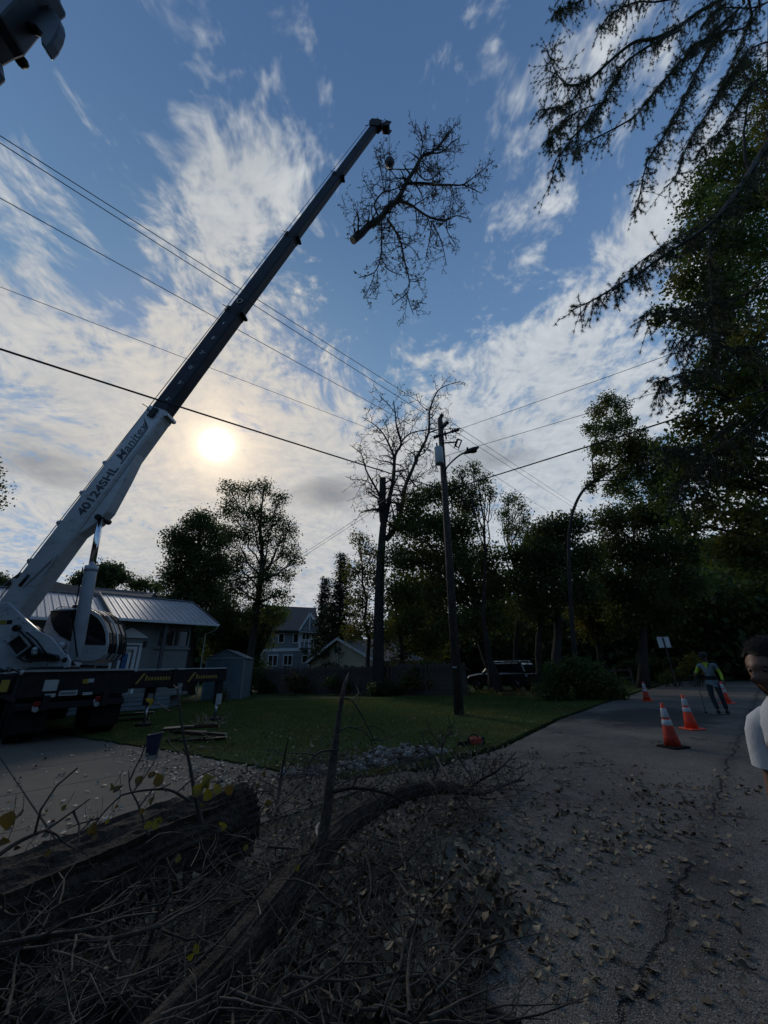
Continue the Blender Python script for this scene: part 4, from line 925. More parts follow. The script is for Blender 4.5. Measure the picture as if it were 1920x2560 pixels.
for bx in (('placard', 113, 1700, 141, 1727, 'white_print'), ('sticker', 112, 1735, 137, 1743, 'white_print'), ('sticker', 207, 1731, 230, 1737, 'white_print'), ('sticker', 208, 1698, 220, 1709, 'yellow_print'), ('sticker', 221, 1697, 234, 1706, 'white_print'), ('sticker', 5, 1700, 17, 1730, 'yellow_print')):
    rplate(*bx, rear)
lp = rplate('number_plate', 149, 1727, 192, 1738, 'white_print', rear)
pa, pb = rp(152, 1729, -14.14), rp(189, 1737, -14.14)
for i in range(7):
    b = MB(); b.box(pa.lerp(pb, (i + .5) / 7) * 1.0 + Vector((0, 0, 0)), (.028, .006, .06), TR); p = pa.lerp(pb, (i + .5) / 7); 
    for v in range(len(b.v)): b.v[v] = (b.v[v][0], b.v[v][1], b.v[v][2] - p.z + (pa.z + pb.z) / 2)
    b.build('plate_character', M['ink'], lp)
for (x0, y0, x1, y1) in ((148, 1728, 183, 1693), (235, 1722, 265, 1690), (60, 1728, 100, 1695)):
    b = MB(); b.beam(rp(x0, y0, -14.13), rp(x1, y1, -14.13), .03, .03); b.build('brace', M['black_steel'], rear)
for px_, py_ in ((88, 1774), (241, 1760)):
    b = MB(); p = rp(px_, py_, -14.1); b.tube([p, p + nv * .05], .065, 14); b.build('reversing_lamp', M['white_print'], rear)
    b = MB(); p = rp(px_ + 8, py_ - 14, -14.1); b.box(p, (.22, .05, .12), TR); b.build('tail_lamp', M['red_lens'], rear, bevel=.01)
    b = MB(); p = rp(px_ - 4, py_ - 12, -14.1); b.tube([p, p + Vector((0, 0, -.16))], .02, 8); b.build('bracket', M['galvanised'], rear)
b = MB(); p = rp(52, 1688, -14.1); b.tube([p, p + UPZ * .12], .035, 10); b.build('valve_cap', M['white_print'], rear)
# mud flaps and wheels
for a_ in (1.72, 3.38):
    b = MB(); tbox(b, a_, -14.32, .62, .72, .02, .74); b.build('mud_flap', M['rubber'], truck, bevel=.005)
def wheel(a_, u_, r=.52, w=.27):
    c = TP(a_, u_, r); b = MB(); X = Matrix((UPZ, nv * -1, hv)).transposed()
    b.lathe([(.26, -w / 2), (r - .08, -w / 2), (r - .015, -w / 2 + .05), (r, -w / 2 + .09), (r, w / 2 - .09), (r - .015, w / 2 - .05), (r - .08, w / 2), (.26, w / 2)], c, X, 28)
    t = b.build('tyre', M['rubber'], truck)
    b = MB(); b.lathe([(.02, -.06), (.2, -.08), (.265, -w / 2 - .005), (.28, -w / 2 - .01), (.28, w / 2 + .01), (.265, w / 2), (.2, .08), (.02, .06)], c, X, 20); b.build('rim', M['black_steel'], t)
    for k in range(28):
        q = 2 * math.pi * k / 28; dr_ = UPZ * math.cos(q) + nv * math.sin(q)
        g_ = MB(); g_.box(c + dr_ * (r + .004), (w * .8, .045, .02), Matrix((hv, dr_.cross(hv).normalized(), dr_)).transposed()); t_ = g_
        if k == 0: tread = MB()
        tread.add(g_.v, g_.f)
    o = tread.build('tread', M['rubber'], t); o['kind'] = 'stuff'
for u_ in (-15.0, -16.35): [wheel(a_, u_) for a_ in (1.5, 1.84, 3.28, 3.62)]
wheel(1.6, -21.3); wheel(3.5, -21.3)
# --- outriggers: the long beam to the right, its jack, bracket and far one to the left
ue = -15.55
def beam_out(a0, a1, u_, z_, hh, name='outrigger_beam'):
    b = MB(); b.box(TP((a0 + a1) / 2, u_, z_), (a1 - a0, .30, hh), TR); return b.build(name, M['black_steel'], truck, bevel=.02)
ob = beam_out(3.75, 5.35, -14.75, 1.42, .50); ob2 = beam_out(5.30, 7.0, -14.75, 1.48, .40)
b = MB(); b.box(TP(5.35, -14.75, 1.72), (3.2, .34, .025), TR); b.build('top_flange', M['steel'], ob)
b = MB(); b.box(TP(5.2, -14.75, 1.42), (.12, .38, .60), TR); b.build('collar', M['black_steel'], ob, bevel=.01)
for a_, par in ((4.05, ob), (5.62, ob2)):
    b = MB(); O = TP(a_, -14.59, 1.3); b.prism([(0, 0), (.07, 0), (.26, .34), (.19, .34)], O, hv, UPZ, -.006) if False else b.prism([(0, 0), (.07, 0), (.26, .30), (.19, .30)], O, hv, UPZ, .006); b.build('yellow_stripe', M['yellow_print'], par)
    for i in range(9):
        b = MB(); b.box(TP(a_ + .30 + i * .085, -14.587, 1.44 + (.02 if i == 0 else 0)), (.055, .006, .10 if i else .15), TR); b.build('print', M['yellow_print'], par)
jb = TP(6.82, -14.75, 0)
b = MB(); b.box(jb + UPZ * 1.12, (.22, .22, 1.15), TR); jk = b.build('jack', M['black_steel'], truck, bevel=.015)
b = MB(); b.tube([jb + UPZ * .1, jb + UPZ * .62], .055, 14); b.build('jack_rod', M['steel'], jk)
b = MB(); b.box(jb + UPZ * .70 + nv * .125, (.20, .01, .34), TR); b.build('placard', M['white_print'], jk)
b = MB(); b.lathe([(.27, .03), (.27, .08), (.12, .12), (.08, .14)], (jb.x, jb.y, .02), n=20); b.build('jack_foot', M['black_steel'], jk)
ib = TP(4.75, -15.3, 0)
b = MB(); b.box(ib + UPZ * 1.0, (.26, .24, .7), TR); jk = b.build('jack', M['black_steel'], truck, bevel=.015)
b = MB(); b.tube([ib + UPZ * .1, ib + UPZ * .66], .05, 12); b.build('jack_rod', M['steel'], jk); b = MB(); b.box(ib + UPZ * .86 + nv * .125, (.17, .01, .26), TR); b.build('placard', M['white_print'], jk)
b = MB(); b.lathe([(.25, .03), (.25, .08), (.1, .12)], (ib.x, ib.y, .02), n=20); b.build('jack_foot', M['black_steel'], jk)
lo_ = MB(); lo_.box(TP(-.2, -14.75, 1.42), (2.9, .3, .5), TR); lo_.build('outrigger_beam', M['black_steel'], truck, bevel=.02)
jl = TP(-1.5, -14.75, 0); b = MB(); b.box(jl + UPZ * .9, (.24, .24, 1.5), TR); b.build('jack', M['black_steel'], truck, bevel=.02)
for (pts) in ([(62, 1790), (75, 1815), (60, 1840)], [(100, 1768), (60, 1785), (30, 1800)], [(180, 1745), (150, 1775), (110, 1790)]):
    b = MB(); b.tube([rp(x, y, -14.4) for x, y in pts], .02, 7); b.build('hose', M['rubber'], truck)

# ------------------------------------------------------------------ load block, slings and the severed limb
Tp = BP(BL + .05, -.62, .0) + Vector((.24, 0, -.1))
blk = at(973, 408, 1.0); t_ = Tp.y; blk = at(974, 405, Tp.y)
hb_ = thing('hook_block', blk, 'dark hook block hanging on the hoist rope below the boom tip', 'hook block')
b = MB(); b.tube([Tp, blk + Vector((0, 0, .42))], .012, 6); b.tube([Tp + Vector((-.1, 0, 0)), blk + Vector((-.08, 0, .42))], .010, 6); b.build('rope', M['cable'], hb_)
b = MB(); b.lathe([(.02, .46), (.07, .40), (.10, .25), (.22, .10), (.27, -.08), (.20, -.28), (.09, -.36), (.05, -.42)], blk, n=14); b.build('weight', M['black_paint'], hb_)
b = MB(); b.tube([blk + Vector((math.sin(t) * .13, 0, -.58 - math.cos(t) * -.14)) for t in [i * .45 for i in range(-1, 11)]], [.04] * 9 + [.03, .02, .012], 8); b.build('hook', M['black_steel'], hb_)

# small hardware: bolts, grab rails, ladder rungs, extra hoses
hw_ = random.Random(12)
for (x, y) in ((20, 1532), (48, 1545), (60, 1556), (30, 1590), (12, 1602), (100, 1662), (118, 1660), (60, 1668), (20, 1668), (148, 1640), (135, 1628), (110, 1608)):
    b = MB(); p = at(x, y, 11.89); b.tube([p, p + Vector((0, -.025, 0))], .022, 8, smooth=False); b.build('bolt', M['galvanised'], tb)
b = MB(); b.tube(smooth2b([TP(3.75, -14.4, 1.72), TP(3.75, -14.4, 2.25), TP(3.75, -15.4, 2.25), TP(3.75, -15.4, 1.72)]), .018, 7); b.build('grab_rail', M['black_paint'], truck)
for k in range(6):
    x0 = hw_.uniform(-20, 120); b = MB(); b.tube([at(x0, 1672 + hw_.uniform(-3, 4), 11.8), at(x0 + 20, 1680, 11.7), at(x0 + hw_.uniform(30, 60), 1672 + hw_.uniform(-4, 4), 11.8)], .02, 7); b.build('hose', M['rubber'], tb)
for (x, y, w_, h_) in ((100, 1655, 14, 6), (200, 1662, 18, 7), (240, 1664, 14, 6), (20, 1655, 8, 8)):
    p, q = at(x, y, 11.95), at(x + w_, y + h_, 11.95); b = MB(); b.box(((p.x + q.x) / 2, 12.1, (p.z + q.z) / 2), (q.x - p.x, .3, p.z - q.z)); b.build('valve_box', M['black_steel'], tb, bevel=.01)
# ------------------------------------------------------------------ trees
rng = np.random.default_rng(11); tr = random.Random(21)
def smooth(pts, m=3):
    out = []
    for i in range(len(pts) - 1):
        p0, p1, p2, p3 = pts[max(i - 1, 0)], pts[i], pts[i + 1], pts[min(i + 2, len(pts) - 1)]
        for j in range(m):
            t = j / m; out.append(.5 * ((2 * p1) + (p2 - p0) * t + (2 * p0 - 5 * p1 + 4 * p2 - p3) * t * t + (3 * p1 - p0 - 3 * p2 + p3) * t ** 3))
    return out + [pts[-1]]
def leaf_arr(C, size, elong=1.5, droop=0.0):
    """one small bent leaf (a rhombus) per centre, turned at random"""
    n = len(C); a = rng.normal(size=(n, 3)); a[:, 2] -= droop; a /= np.linalg.norm(a, axis=1)[:, None]
    b = np.cross(a, rng.normal(size=(n, 3))); b /= np.linalg.norm(b, axis=1)[:, None]
    s = (size * rng.uniform(0.6, 1.3, n))[:, None]; w = s / elong
    nn = np.cross(a, b) * s * 0.18
    V = np.stack([C - a * s * .5, C + b * w * .5 + nn, C + a * s * .5, C - b * w * .5 + nn], 1)
    return V.reshape(-1, 3)
def crown(name, C, size, m, parent, elong=1.5, droop=0.0, kind=None):
    V = leaf_arr(C, size, elong, droop); o = npmesh(name, V, np.arange(len(V)).reshape(-1, 4), M[m], parent)
    if kind: o['kind'] = kind
    return o
def clump_pts(c, r, ncl, per, cr, squash=0.8, shell=0.45):
    d = rng.normal(size=(ncl, 3)); d /= np.linalg.norm(d, axis=1)[:, None]
    cc = np.array(c) + d * (r * rng.uniform(0, 1, ncl) ** shell)[:, None] * np.array([1, 1, squash])
    return (cc[:, None, :] + rng.normal(size=(ncl, per, 3)) * cr * np.array([1, 1, .85])).reshape(-1, 3), cc
def wob(a, b, n, amt, sag=0.0):
    a, b = Vector(a), Vector(b); L = (b - a).length; out = []
    off = Vector((0, 0, 0))
    for i in range(n + 1):
        t = i / n; off = off * .6 + Vector((tr.uniform(-1, 1), tr.uniform(-1, 1), tr.uniform(-1, 1))) * amt * L
        out.append(a.lerp(b, t) + off * (t * (1 - t) * 4) + Vector((0, 0, sag * L * t * (1 - t))))
    return out
def tap(n, r0, r1): return [r0 + (r1 - r0) * i / (n - 1) for i in range(n)]
def tree(name, label, base, lobes, tr_px, leaf='leaf_mid', size=.17, dens=1.0, bark_='bark_dark', group=None, cat='tree', airy=1.0, trunk_to=None, sub=5, fork=0.3, forks=None, cr=.32, squash=.85):
    """lobes: (px, py, radius px, distance) of each mass of leaves; limbs run from the trunk to each"""
    base = Vector(base); t = thing(name, base, label, cat, group)
    L = [(at(x, y, Y), 0, rp / F) for x, y, rp, Y in lobes]; L = [(c, 0, k * dep(c)) for c, _, k in L]
    top = trunk_to if trunk_to is not None else max((c for c, _, _ in L), key=lambda c: c.z)
    r0 = tr_px / F * max(3.0, dep(base)); pts = wob(base - Vector((0, 0, .1)), top, 9, .025); b = MB()
    rr_ = [r0 * 1.25] + [r0 * (1 - .86 * (i / 9) ** .8) for i in range(1, 10)]
    b.tube(pts, rr_, 10, rough=.05); b.build('trunk', M[bark_], t)
    for c, _, r in L:
        zt = max(.12, min(.85, fork + (c.z / max(top.z, .1)) * .5 - .1 + tr.uniform(-.08, .08))); k = zt * 9; i = int(k); p = pts[i].lerp(pts[min(i + 1, 9)], k - i)
        if (c - p).length < .3: continue
        b = MB(); q = wob(p, c, 6, .06, .10); rs = max(.03, rr_[i] * .48); b.tube(q, tap(7, rs, .03), 6, cap=False)
        for _ in range(sub):
            e = c + Vector((tr.gauss(0, 1), tr.gauss(0, 1), tr.gauss(.15, .9))).normalized() * r * tr.uniform(.6, 1.05); s = q[tr.randint(3, 6)]
            sp = wob(s, e, 4, .08, .05); b.tube(sp, tap(5, .035, .010), 4, cap=False)
            for _ in range(3):
                e2 = sp[tr.randint(1, 4)] + Vector((tr.gauss(0, 1), tr.gauss(0, 1), tr.gauss(0, 1))).normalized() * r * .45; b.tube([sp[3], sp[3].lerp(e2, .5) + Vector((0, 0, .05)), e2], [.014, .01, .006], 3, cap=False)
        b.build('limb', M[bark_], t)
    P = []
    for c, _, r in L:
        ncl = max(6, int(52 * (r / 1.0) ** 2 * dens)); p, _c = clump_pts(c, r, ncl, 22, cr * min(1, r / 1.2 + .3) * airy, squash); P.append(p)
    C = np.concatenate(P); crown('crown', C, size, leaf, t); return t
def lb(Y, *a): return [(x, y, r, Y + tr.uniform(-1, 1) * r / 55) for x, y, r in a]
# left group, behind the houses
tree('evergreen_tree', 'dense dark tree with rounded top right of the sun, left half of the pair', at(475, 1700, 33) * 1.0 + Vector((0, 0, -at(475, 1700, 33).z)),
     lb(33, (448, 1350, 38), (500, 1310, 40), (540, 1345, 40), (470, 1390, 50), (530, 1410, 50), (440, 1440, 42), (500, 1470, 55), (440, 1500, 35), (540, 1500, 50), (480, 1545, 50), (545, 1560, 50)), 16, 'leaf_dark', .20, 1.25)
tree('maple_tree', 'tall airy maple beside the dense dark tree, sky showing through', at(618, 1700, 31) * 1.0 + Vector((0, 0, -at(618, 1700, 31).z)),
     lb(31, (575, 1222, 24), (618, 1228, 26), (660, 1222, 26), (700, 1252, 24), (575, 1275, 34), (630, 1285, 40), (682, 1300, 36), (722, 1325, 28), (590, 1340, 40), (655, 1350, 40), (715, 1375, 34), (740, 1405, 20), (600, 1410, 38), (668, 1420, 36), (715, 1440, 22), (590, 1470, 40), (650, 1490, 32), (700, 1490, 26), (570, 1530, 38), (625, 1545, 42), (685, 1540, 30), (655, 1450, 30), (555, 1430, 30)),
     13, 'leaf_dark', .17, .72, sub=6, airy=.85)
tree('leafy_tree', 'low broad dark tree between the brick house and the two-storey house', at(600, 1720, 36) * 1.0 + Vector((0, 0, -at(600, 1720, 36).z)),
     lb(36, (560, 1570, 42), (610, 1560, 45), (660, 1545, 35), (600, 1610, 45), (640, 1600, 40), (555, 1630, 40), (600, 1660, 40), (635, 1670, 30), (690, 1535, 28)), 12, 'leaf_mid', .2, 1.1)
tree('round_tree', 'small round tree above the dark shingle roof left of the lift cylinder', Vector((at(240, 1600, 50).x, 50, 0)), lb(50, (212, 1446, 18), (245, 1432, 24), (278, 1428, 24), (305, 1445, 18), (190, 1455, 12), (260, 1460, 24)), 8, 'leaf_dark', .3, 1.0, cr=.4)
tree('round_tree', 'small tree low over the right end of the dark shingle roof', Vector((at(365, 1600, 52).x, 52, 0)), lb(52, (340, 1462, 16), (365, 1462, 16), (392, 1470, 14)), 6, 'leaf_mid', .28, 1.0, cr=.4)
tree('conifer_tree', 'small conifer at the left edge behind the tan gable', Vector((at(-5, 1600, 40).x, 40, 0)), lb(40, (0, 1452, 18), (-14, 1475, 30), (12, 1478, 18)), 6, 'leaf_dark', .22, 1.4)
tree('leafy_tree', 'tree with a few leaves reaching in at the left edge beside the crane', Vector((at(-220, 1600, 15).x, 15, 0)), lb(15, (-22, 1168, 22), (-16, 1262, 20), (-60, 1220, 60), (-110, 1150, 60)), 14, 'leaf_dark', .12, 1.6, cr=.2)
# dark spruce between the two-storey house and the cut tree
def spruce(label, px, Y, ytop, ybot, wpx, leaf='leaf_needle'):
    b0 = Vector((at(px, ybot, Y).x, Y, 0)); tp = at(px, ytop, Y); t = thing('spruce_tree', b0, label, 'tree'); b = MB(); b.tube([b0, tp], [.3, .03], 8); b.build('trunk', M['bark_dark'], t)
    P = []; b = MB(); k = 1.2
    while k < tp.z - .3:
        f = (tp.z - k) / tp.z; rw = wpx / F * dep(tp) * (f ** .8)
        for j in range(7):
            a = tr.uniform(0, 6.28); L_ = rw * tr.uniform(.55, 1.1); d = Vector((math.cos(a), math.sin(a), 0)); s = Vector((b0.x, b0.y, k)); e = s + d * L_ + Vector((0, 0, -.12 * L_ + .1)); m_ = s.lerp(e, .5) + Vector((0, 0, .12 * L_))
            b.tube([s, m_, e], [.05, .03, .01], 4, cap=False); n = int(45 * L_ + 10); tt = rng.uniform(.15, 1, n)[:, None]
            A_ = np.array(s) * (1 - tt) ** 2 + 2 * np.array(m_) * tt * (1 - tt) + np.array(e) * tt ** 2; P.append(A_ + rng.normal(size=(n, 3)) * np.array([.28, .28, .13]))
        k += .42
    b.build('limb', M['bark_dark'], t); crown('crown', np.concatenate(P), .26, leaf, t, 2.6, .4)
spruce('dark layered spruce left of the tree being cut', 850, 40, 1378, 1690, 78)
spruce('shorter spruce just right of the two-storey house', 805, 44, 1440, 1690, 50)
# the masses of trees behind and right of the utility pole
gr = 'green trees behind the lawn'
tree('leafy_tree', 'large rounded green tree standing directly behind the utility pole', Vector((at(1236, 1700, 27).x, 27, 0)),
     lb(26, (1035, 1262, 36), (1080, 1238, 34), (1130, 1228, 36), (1168, 1262, 36), (1020, 1320, 48), (1085, 1310, 55), (1150, 1325, 52), (1000, 1395, 45), (1065, 1395, 60), (1140, 1400, 60), (1205, 1400, 50), (1010, 1475, 48), (1085, 1480, 60), (1160, 1480, 60), (1235, 1465, 50), (1020, 1550, 42), (1090, 1560, 50), (1165, 1560, 45), (1235, 1545, 40)),
     17, 'leaf_mid', .19, 1.05, trunk_to=at(1150, 1330, 26), group=gr)
tree('slender_tree', 'thin half-bare tree top just right of the street lamp', Vector((at(1230, 1700, 25).x, 25, 0)),
     lb(24, (1150, 1180, 20), (1185, 1172, 22), (1208, 1205, 24), (1172, 1220, 22), (1225, 1235, 20), (1135, 1210, 14)), 8, 'leaf_mid', .15, .75, trunk_to=at(1195, 1195, 24), sub=8, airy=.8)
tree('slender_tree', 'airy young tree with sparse leaves between the two green masses', Vector((at(1290, 1700, 29).x, 29, 0)),
     lb(29, (1272, 1245, 20), (1298, 1262, 22), (1262, 1285, 24), (1310, 1300, 24), (1280, 1325, 30), (1325, 1340, 25)), 7, 'leaf_mid', .16, .65, sub=8, airy=.85)
tree('leafy_tree', 'twin-trunked dark tree in front of the pale ranch house', Vector((at(1378, 1690, 25).x, 25, 0)),
     lb(25, (1385, 1325, 42), (1335, 1385, 45), (1430, 1320, 42), (1395, 1400, 60), (1320, 1450, 45), (1455, 1395, 50), (1400, 1470, 55), (1335, 1520, 45), (1450, 1480, 50)), 15, 'leaf_dark', .19, 1.15, group=gr)
tw = tree('leafy_tree', 'second upright trunk close left of the twin-trunked tree', Vector((at(1348, 1690, 26).x, 26, 0)), lb(26, (1350, 1340, 40), (1300, 1390, 40), (1360, 1420, 45)), 10, 'leaf_dark', .19, 1.1, group=gr)
# curved trunk with a bright leafy top
def smooth0(p):
    return smooth(p, 3)
cb = thing('curved_tree', Vector((at(1445, 1690, 21).x, 21, 0)), 'tree with a trunk bowed to the right and a leafy top against the sky', 'tree')
cpx = [(1440, 1700, 9), (1430, 1560, 8), (1424, 1440, 7), (1422, 1350, 6), (1432, 1280, 5.5), (1455, 1230, 5), (1485, 1203, 4.5), (1520, 1180, 4), (1560, 1150, 2.5), (1600, 1100, 1.5)]
cp = [at(x, y, 21) for x, y, r in cpx]; cp[0].z = 0; b = MB(); b.tube(smooth0(cp), tap(28, 6.0 / F * 21, 1.5 / F * 21), 8); b.build('trunk', M['bark_dark'], cb)
for pl in ([(1485, 1203), (1480, 1150), (1490, 1080), (1500, 1010)], [(1520, 1180), (1530, 1110), (1545, 1040)], [(1485, 1203), (1540, 1200), (1600, 1190)]):
    b = MB(); b.tube([at(x, y, 21 + tr.uniform(-.4, .4)) for x, y in pl], tap(4, .05, .012), 5); b.build('limb', M['bark_dark'], cb)
P = []
for x, y, r in ((1522, 998, 20), (1492, 1030, 20), (1548, 1020, 18), (1482, 1075, 20), (1520, 1070, 28), (1562, 1060, 22), (1500, 1120, 26), (1545, 1125, 34), (1590, 1100, 26), (1625, 1120, 30), (1500, 1175, 22), (1550, 1190, 28), (1600, 1180, 30), (1480, 1212, 14), (1570, 1235, 22), (1630, 1220, 30), (1655, 1150, 25), (1650, 1190, 30), (1690, 1180, 30), (1600, 1140, 25), (1660, 1250, 30), (1530, 1220, 20), (1575, 1160, 25)):
    c = at(x, y, 21 + tr.uniform(-1, 1)); rr_ = r * 1.08 / F * dep(c); P.append(clump_pts(c, rr_, max(8, int(75 * rr_ ** 2 + 10)), 20, .19, 1.0)[0])
crown('crown', np.concatenate(P), .15, 'leaf_mid', cb)
tree('leafy_tree', 'broad dark green tree behind the sign with two spreading trunks', Vector((at(1600, 1690, 27).x, 27, 0)),
     lb(27, (1525, 1300, 42), (1590, 1290, 48), (1655, 1300, 50), (1545, 1375, 55), (1625, 1380, 65), (1700, 1370, 55), (1520, 1455, 50), (1600, 1460, 60), (1690, 1455, 60), (1560, 1530, 50), (1650, 1530, 50)), 13, 'leaf_dark', .2, 1.15, group=gr)
tree('leafy_tree', 'olive tree with slanting trunk left of the sign', Vector((at(1515, 1690, 30).x, 30, 0)), lb(30, (1480, 1400, 40), (1500, 1480, 45), (1455, 1520, 40), (1540, 1540, 45), (1480, 1570, 40)), 11, 'leaf_olive', .2, .85, trunk_to=at(1440, 1430, 30), group=gr)
tree('leafy_tree', 'black-green tree over the far end of the road', Vector((at(1850, 1690, 44).x, 44, 0)),
     lb(44, (1770, 1400, 60), (1850, 1390, 70), (1930, 1420, 70), (1740, 1480, 60), (1820, 1480, 70), (1910, 1500, 70), (1760, 1560, 55), (1850, 1570, 60), (1930, 1580, 60), (1800, 1615, 35), (1880, 1615, 35)), 10, 'leaf_dark', .34, 1.0, cr=.5, group=gr)
tree('leafy_tree', 'olive-leaved tree close above the sign by the road', Vector((at(1712, 1690, 35).x, 35, 0)), lb(35, (1690, 1500, 40), (1740, 1520, 45), (1700, 1570, 40), (1760, 1590, 40), (1670, 1600, 30), (1720, 1620, 35)), 9, 'leaf_olive', .24, .9, group=gr)
# olive understorey round the cut tree
tree('leafy_tree', 'yellowing small tree around the lower trunk of the cut tree', Vector((at(925, 1700, 28).x, 28, 0)), lb(28, (900, 1345, 22), (925, 1390, 30), (890, 1430, 34), (940, 1450, 34), (905, 1500, 36), (925, 1560, 38), (885, 1580, 30), (960, 1600, 34)), 7, 'leaf_olive', .17, .75, sub=6)
tree('leafy_tree', 'grey-green small tree leaning over the cream ranch house', Vector((at(1020, 1710, 27).x, 27, 0)), lb(27, (985, 1500, 34), (1000, 1570, 34), (1050, 1600, 38), (1090, 1620, 38), (1000, 1640, 28)), 8, 'leaf_olive', .17, .8, sub=6)

def bush(label, Y, blobs, leaf, size=.12, dens=1.6, cat='bush', group=None, name='bush'):
    L = [(at(x, y, Y + tr.uniform(-.3, .3)), r) for x, y, r in blobs]; bx = sum(c.x for c, r in L) / len(L)
    t = thing(name, (bx, Y, 0), label, cat, group); P = []; b = MB()
    for c, r in L:
        rr_ = r / F * dep(c); P.append(clump_pts(c, rr_, max(10, int(60 * rr_ ** 2 * dens)), 22, .15, .85, .35)[0])
        for _ in range(5):
            e = c + Vector((tr.gauss(0, 1), tr.gauss(0, 1), tr.gauss(.3, 1))).normalized() * rr_ * .9; b.tube(wob((bx + (c.x - bx) * .6 + tr.uniform(-.2, .2), Y, 0), e, 4, .06), tap(5, .025, .006), 4, cap=False)
    b.build('stem', M['twig_dark'], t); C = np.concatenate(P); C = C[C[:, 2] > .02]; crown('foliage', C, size, leaf, t); return t
bush('large round rhododendron bush at the far right corner of the lawn', 19.3, ((1375, 1722, 34), (1420, 1700, 42), (1475, 1695, 45), (1520, 1712, 36), (1550, 1740, 18), (1400, 1745, 28), (1460, 1745, 30), (1510, 1748, 26), (1385, 1680, 25), (1440, 1665, 28)), 'leaf_mid', .14, 1.6)
bush('dense dark shrub beside the shed below the two-storey house', 31, ((655, 1715, 22), (690, 1722, 18), (640, 1690, 20)), 'leaf_dark', .15)
bush('low brown-leaved shrub in front of the left part of the fence', 29.5, ((730, 1705, 22), (760, 1712, 20), (790, 1716, 16)), 'leaf_brown', .14)
bush('straggly dark shrub in front of the middle of the fence', 28, ((830, 1705, 20), (865, 1712, 22), (900, 1716, 18)), 'leaf_dark', .14, 1.2)
bush('tall yellow-green shrub left of the utility pole', 25.5, ((1035, 1690, 30), (1070, 1672, 26), (1020, 1712, 24), (1062, 1708, 26)), 'leaf_olive', .15, 1.2)
bush('dark shrub at the foot of the cut tree', 25.6, ((965, 1715, 20), (940, 1722, 16), (990, 1722, 16)), 'leaf_dark', .14)
bush('ragged shrub right of the utility pole before the parked car', 24, ((1165, 1735, 14), (1195, 1738, 13), (1225, 1740, 13)), 'leaf_olive', .13)
bush('ragged dry shrub along the lawn edge below the parked car', 22.5, ((1270, 1740, 14), (1305, 1742, 15), (1340, 1738, 16)), 'leaf_brown', .13)
bush('bright yellow-green shrub behind the worker', 27, ((1730, 1652, 14), (1748, 1662, 12), (1715, 1668, 11)), 'leaf_yellow', .15, 1.5)
bush('grey-green shrub by the road edge below the sign', 28, ((1680, 1690, 16), (1705, 1688, 13), (1660, 1694, 10)), 'leaf_mid', .13)
bush('dark shrub beyond the rail fence', 32, ((1600, 1670, 24), (1640, 1665, 24), (1570, 1672, 20), (1680, 1660, 20)), 'leaf_dark', .17)
bush('low dark bank of shrubs at the far end of the road', 55, ((1790, 1640, 22), (1840, 1635, 24), (1900, 1630, 28), (1750, 1645, 18)), 'leaf_dark', .34)
bush('spiky plant at the corner of the shed', 24.0, ((560, 1738, 8), (548, 1742, 6)), 'leaf_brown', .10)
# ------------------------------------------------------------------ far woods in view, and an added screen of trees behind the viewer
def woods(name, label, a0, a1, r0, r1, n, hmin, hmax, size):
    a = rng.uniform(a0, a1, n); r = rng.uniform(r0, r1, n); h = hmin + (hmax - hmin) * (.5 + .5 * np.sin(a * 23 + np.sin(a * 51) * 1.3)) * rng.uniform(.75, 1, n)
    x, y = np.sin(a) * r, np.cos(a) * r; z = h * rng.uniform(0, 1, n) ** .8; cc = np.stack([x, y, z], 1)
    C = (cc[:, None, :] + rng.normal(size=(n, 10, 3)) * np.array([1.1, 1.1, .8])).reshape(-1, 3); C[:, 2] = np.maximum(C[:, 2], .1)
    V = leaf_arr(C, size); o = npmesh(name, V, np.arange(len(V)).reshape(-1, 4), M['leaf_dark']); o['kind'] = 'stuff'; return tag(o, label, 'woods')
woods('far_woods', 'dark woods closing the view beyond the houses and the road', R(-62), R(78), 70, 88, 6500, 6, 11, 1.3)
woods('far_woods', 'unseen woods added behind the viewer to hold back sky light', R(95), R(285), 22, 34, 4200, 9, 17, 1.1)  # never in view; added to block sky light coming from behind
woods('tree_belt', 'belt of dark trees behind the ranch houses and the sign', R(2), R(62), 42, 60, 6000, 6, 12.5, .6)
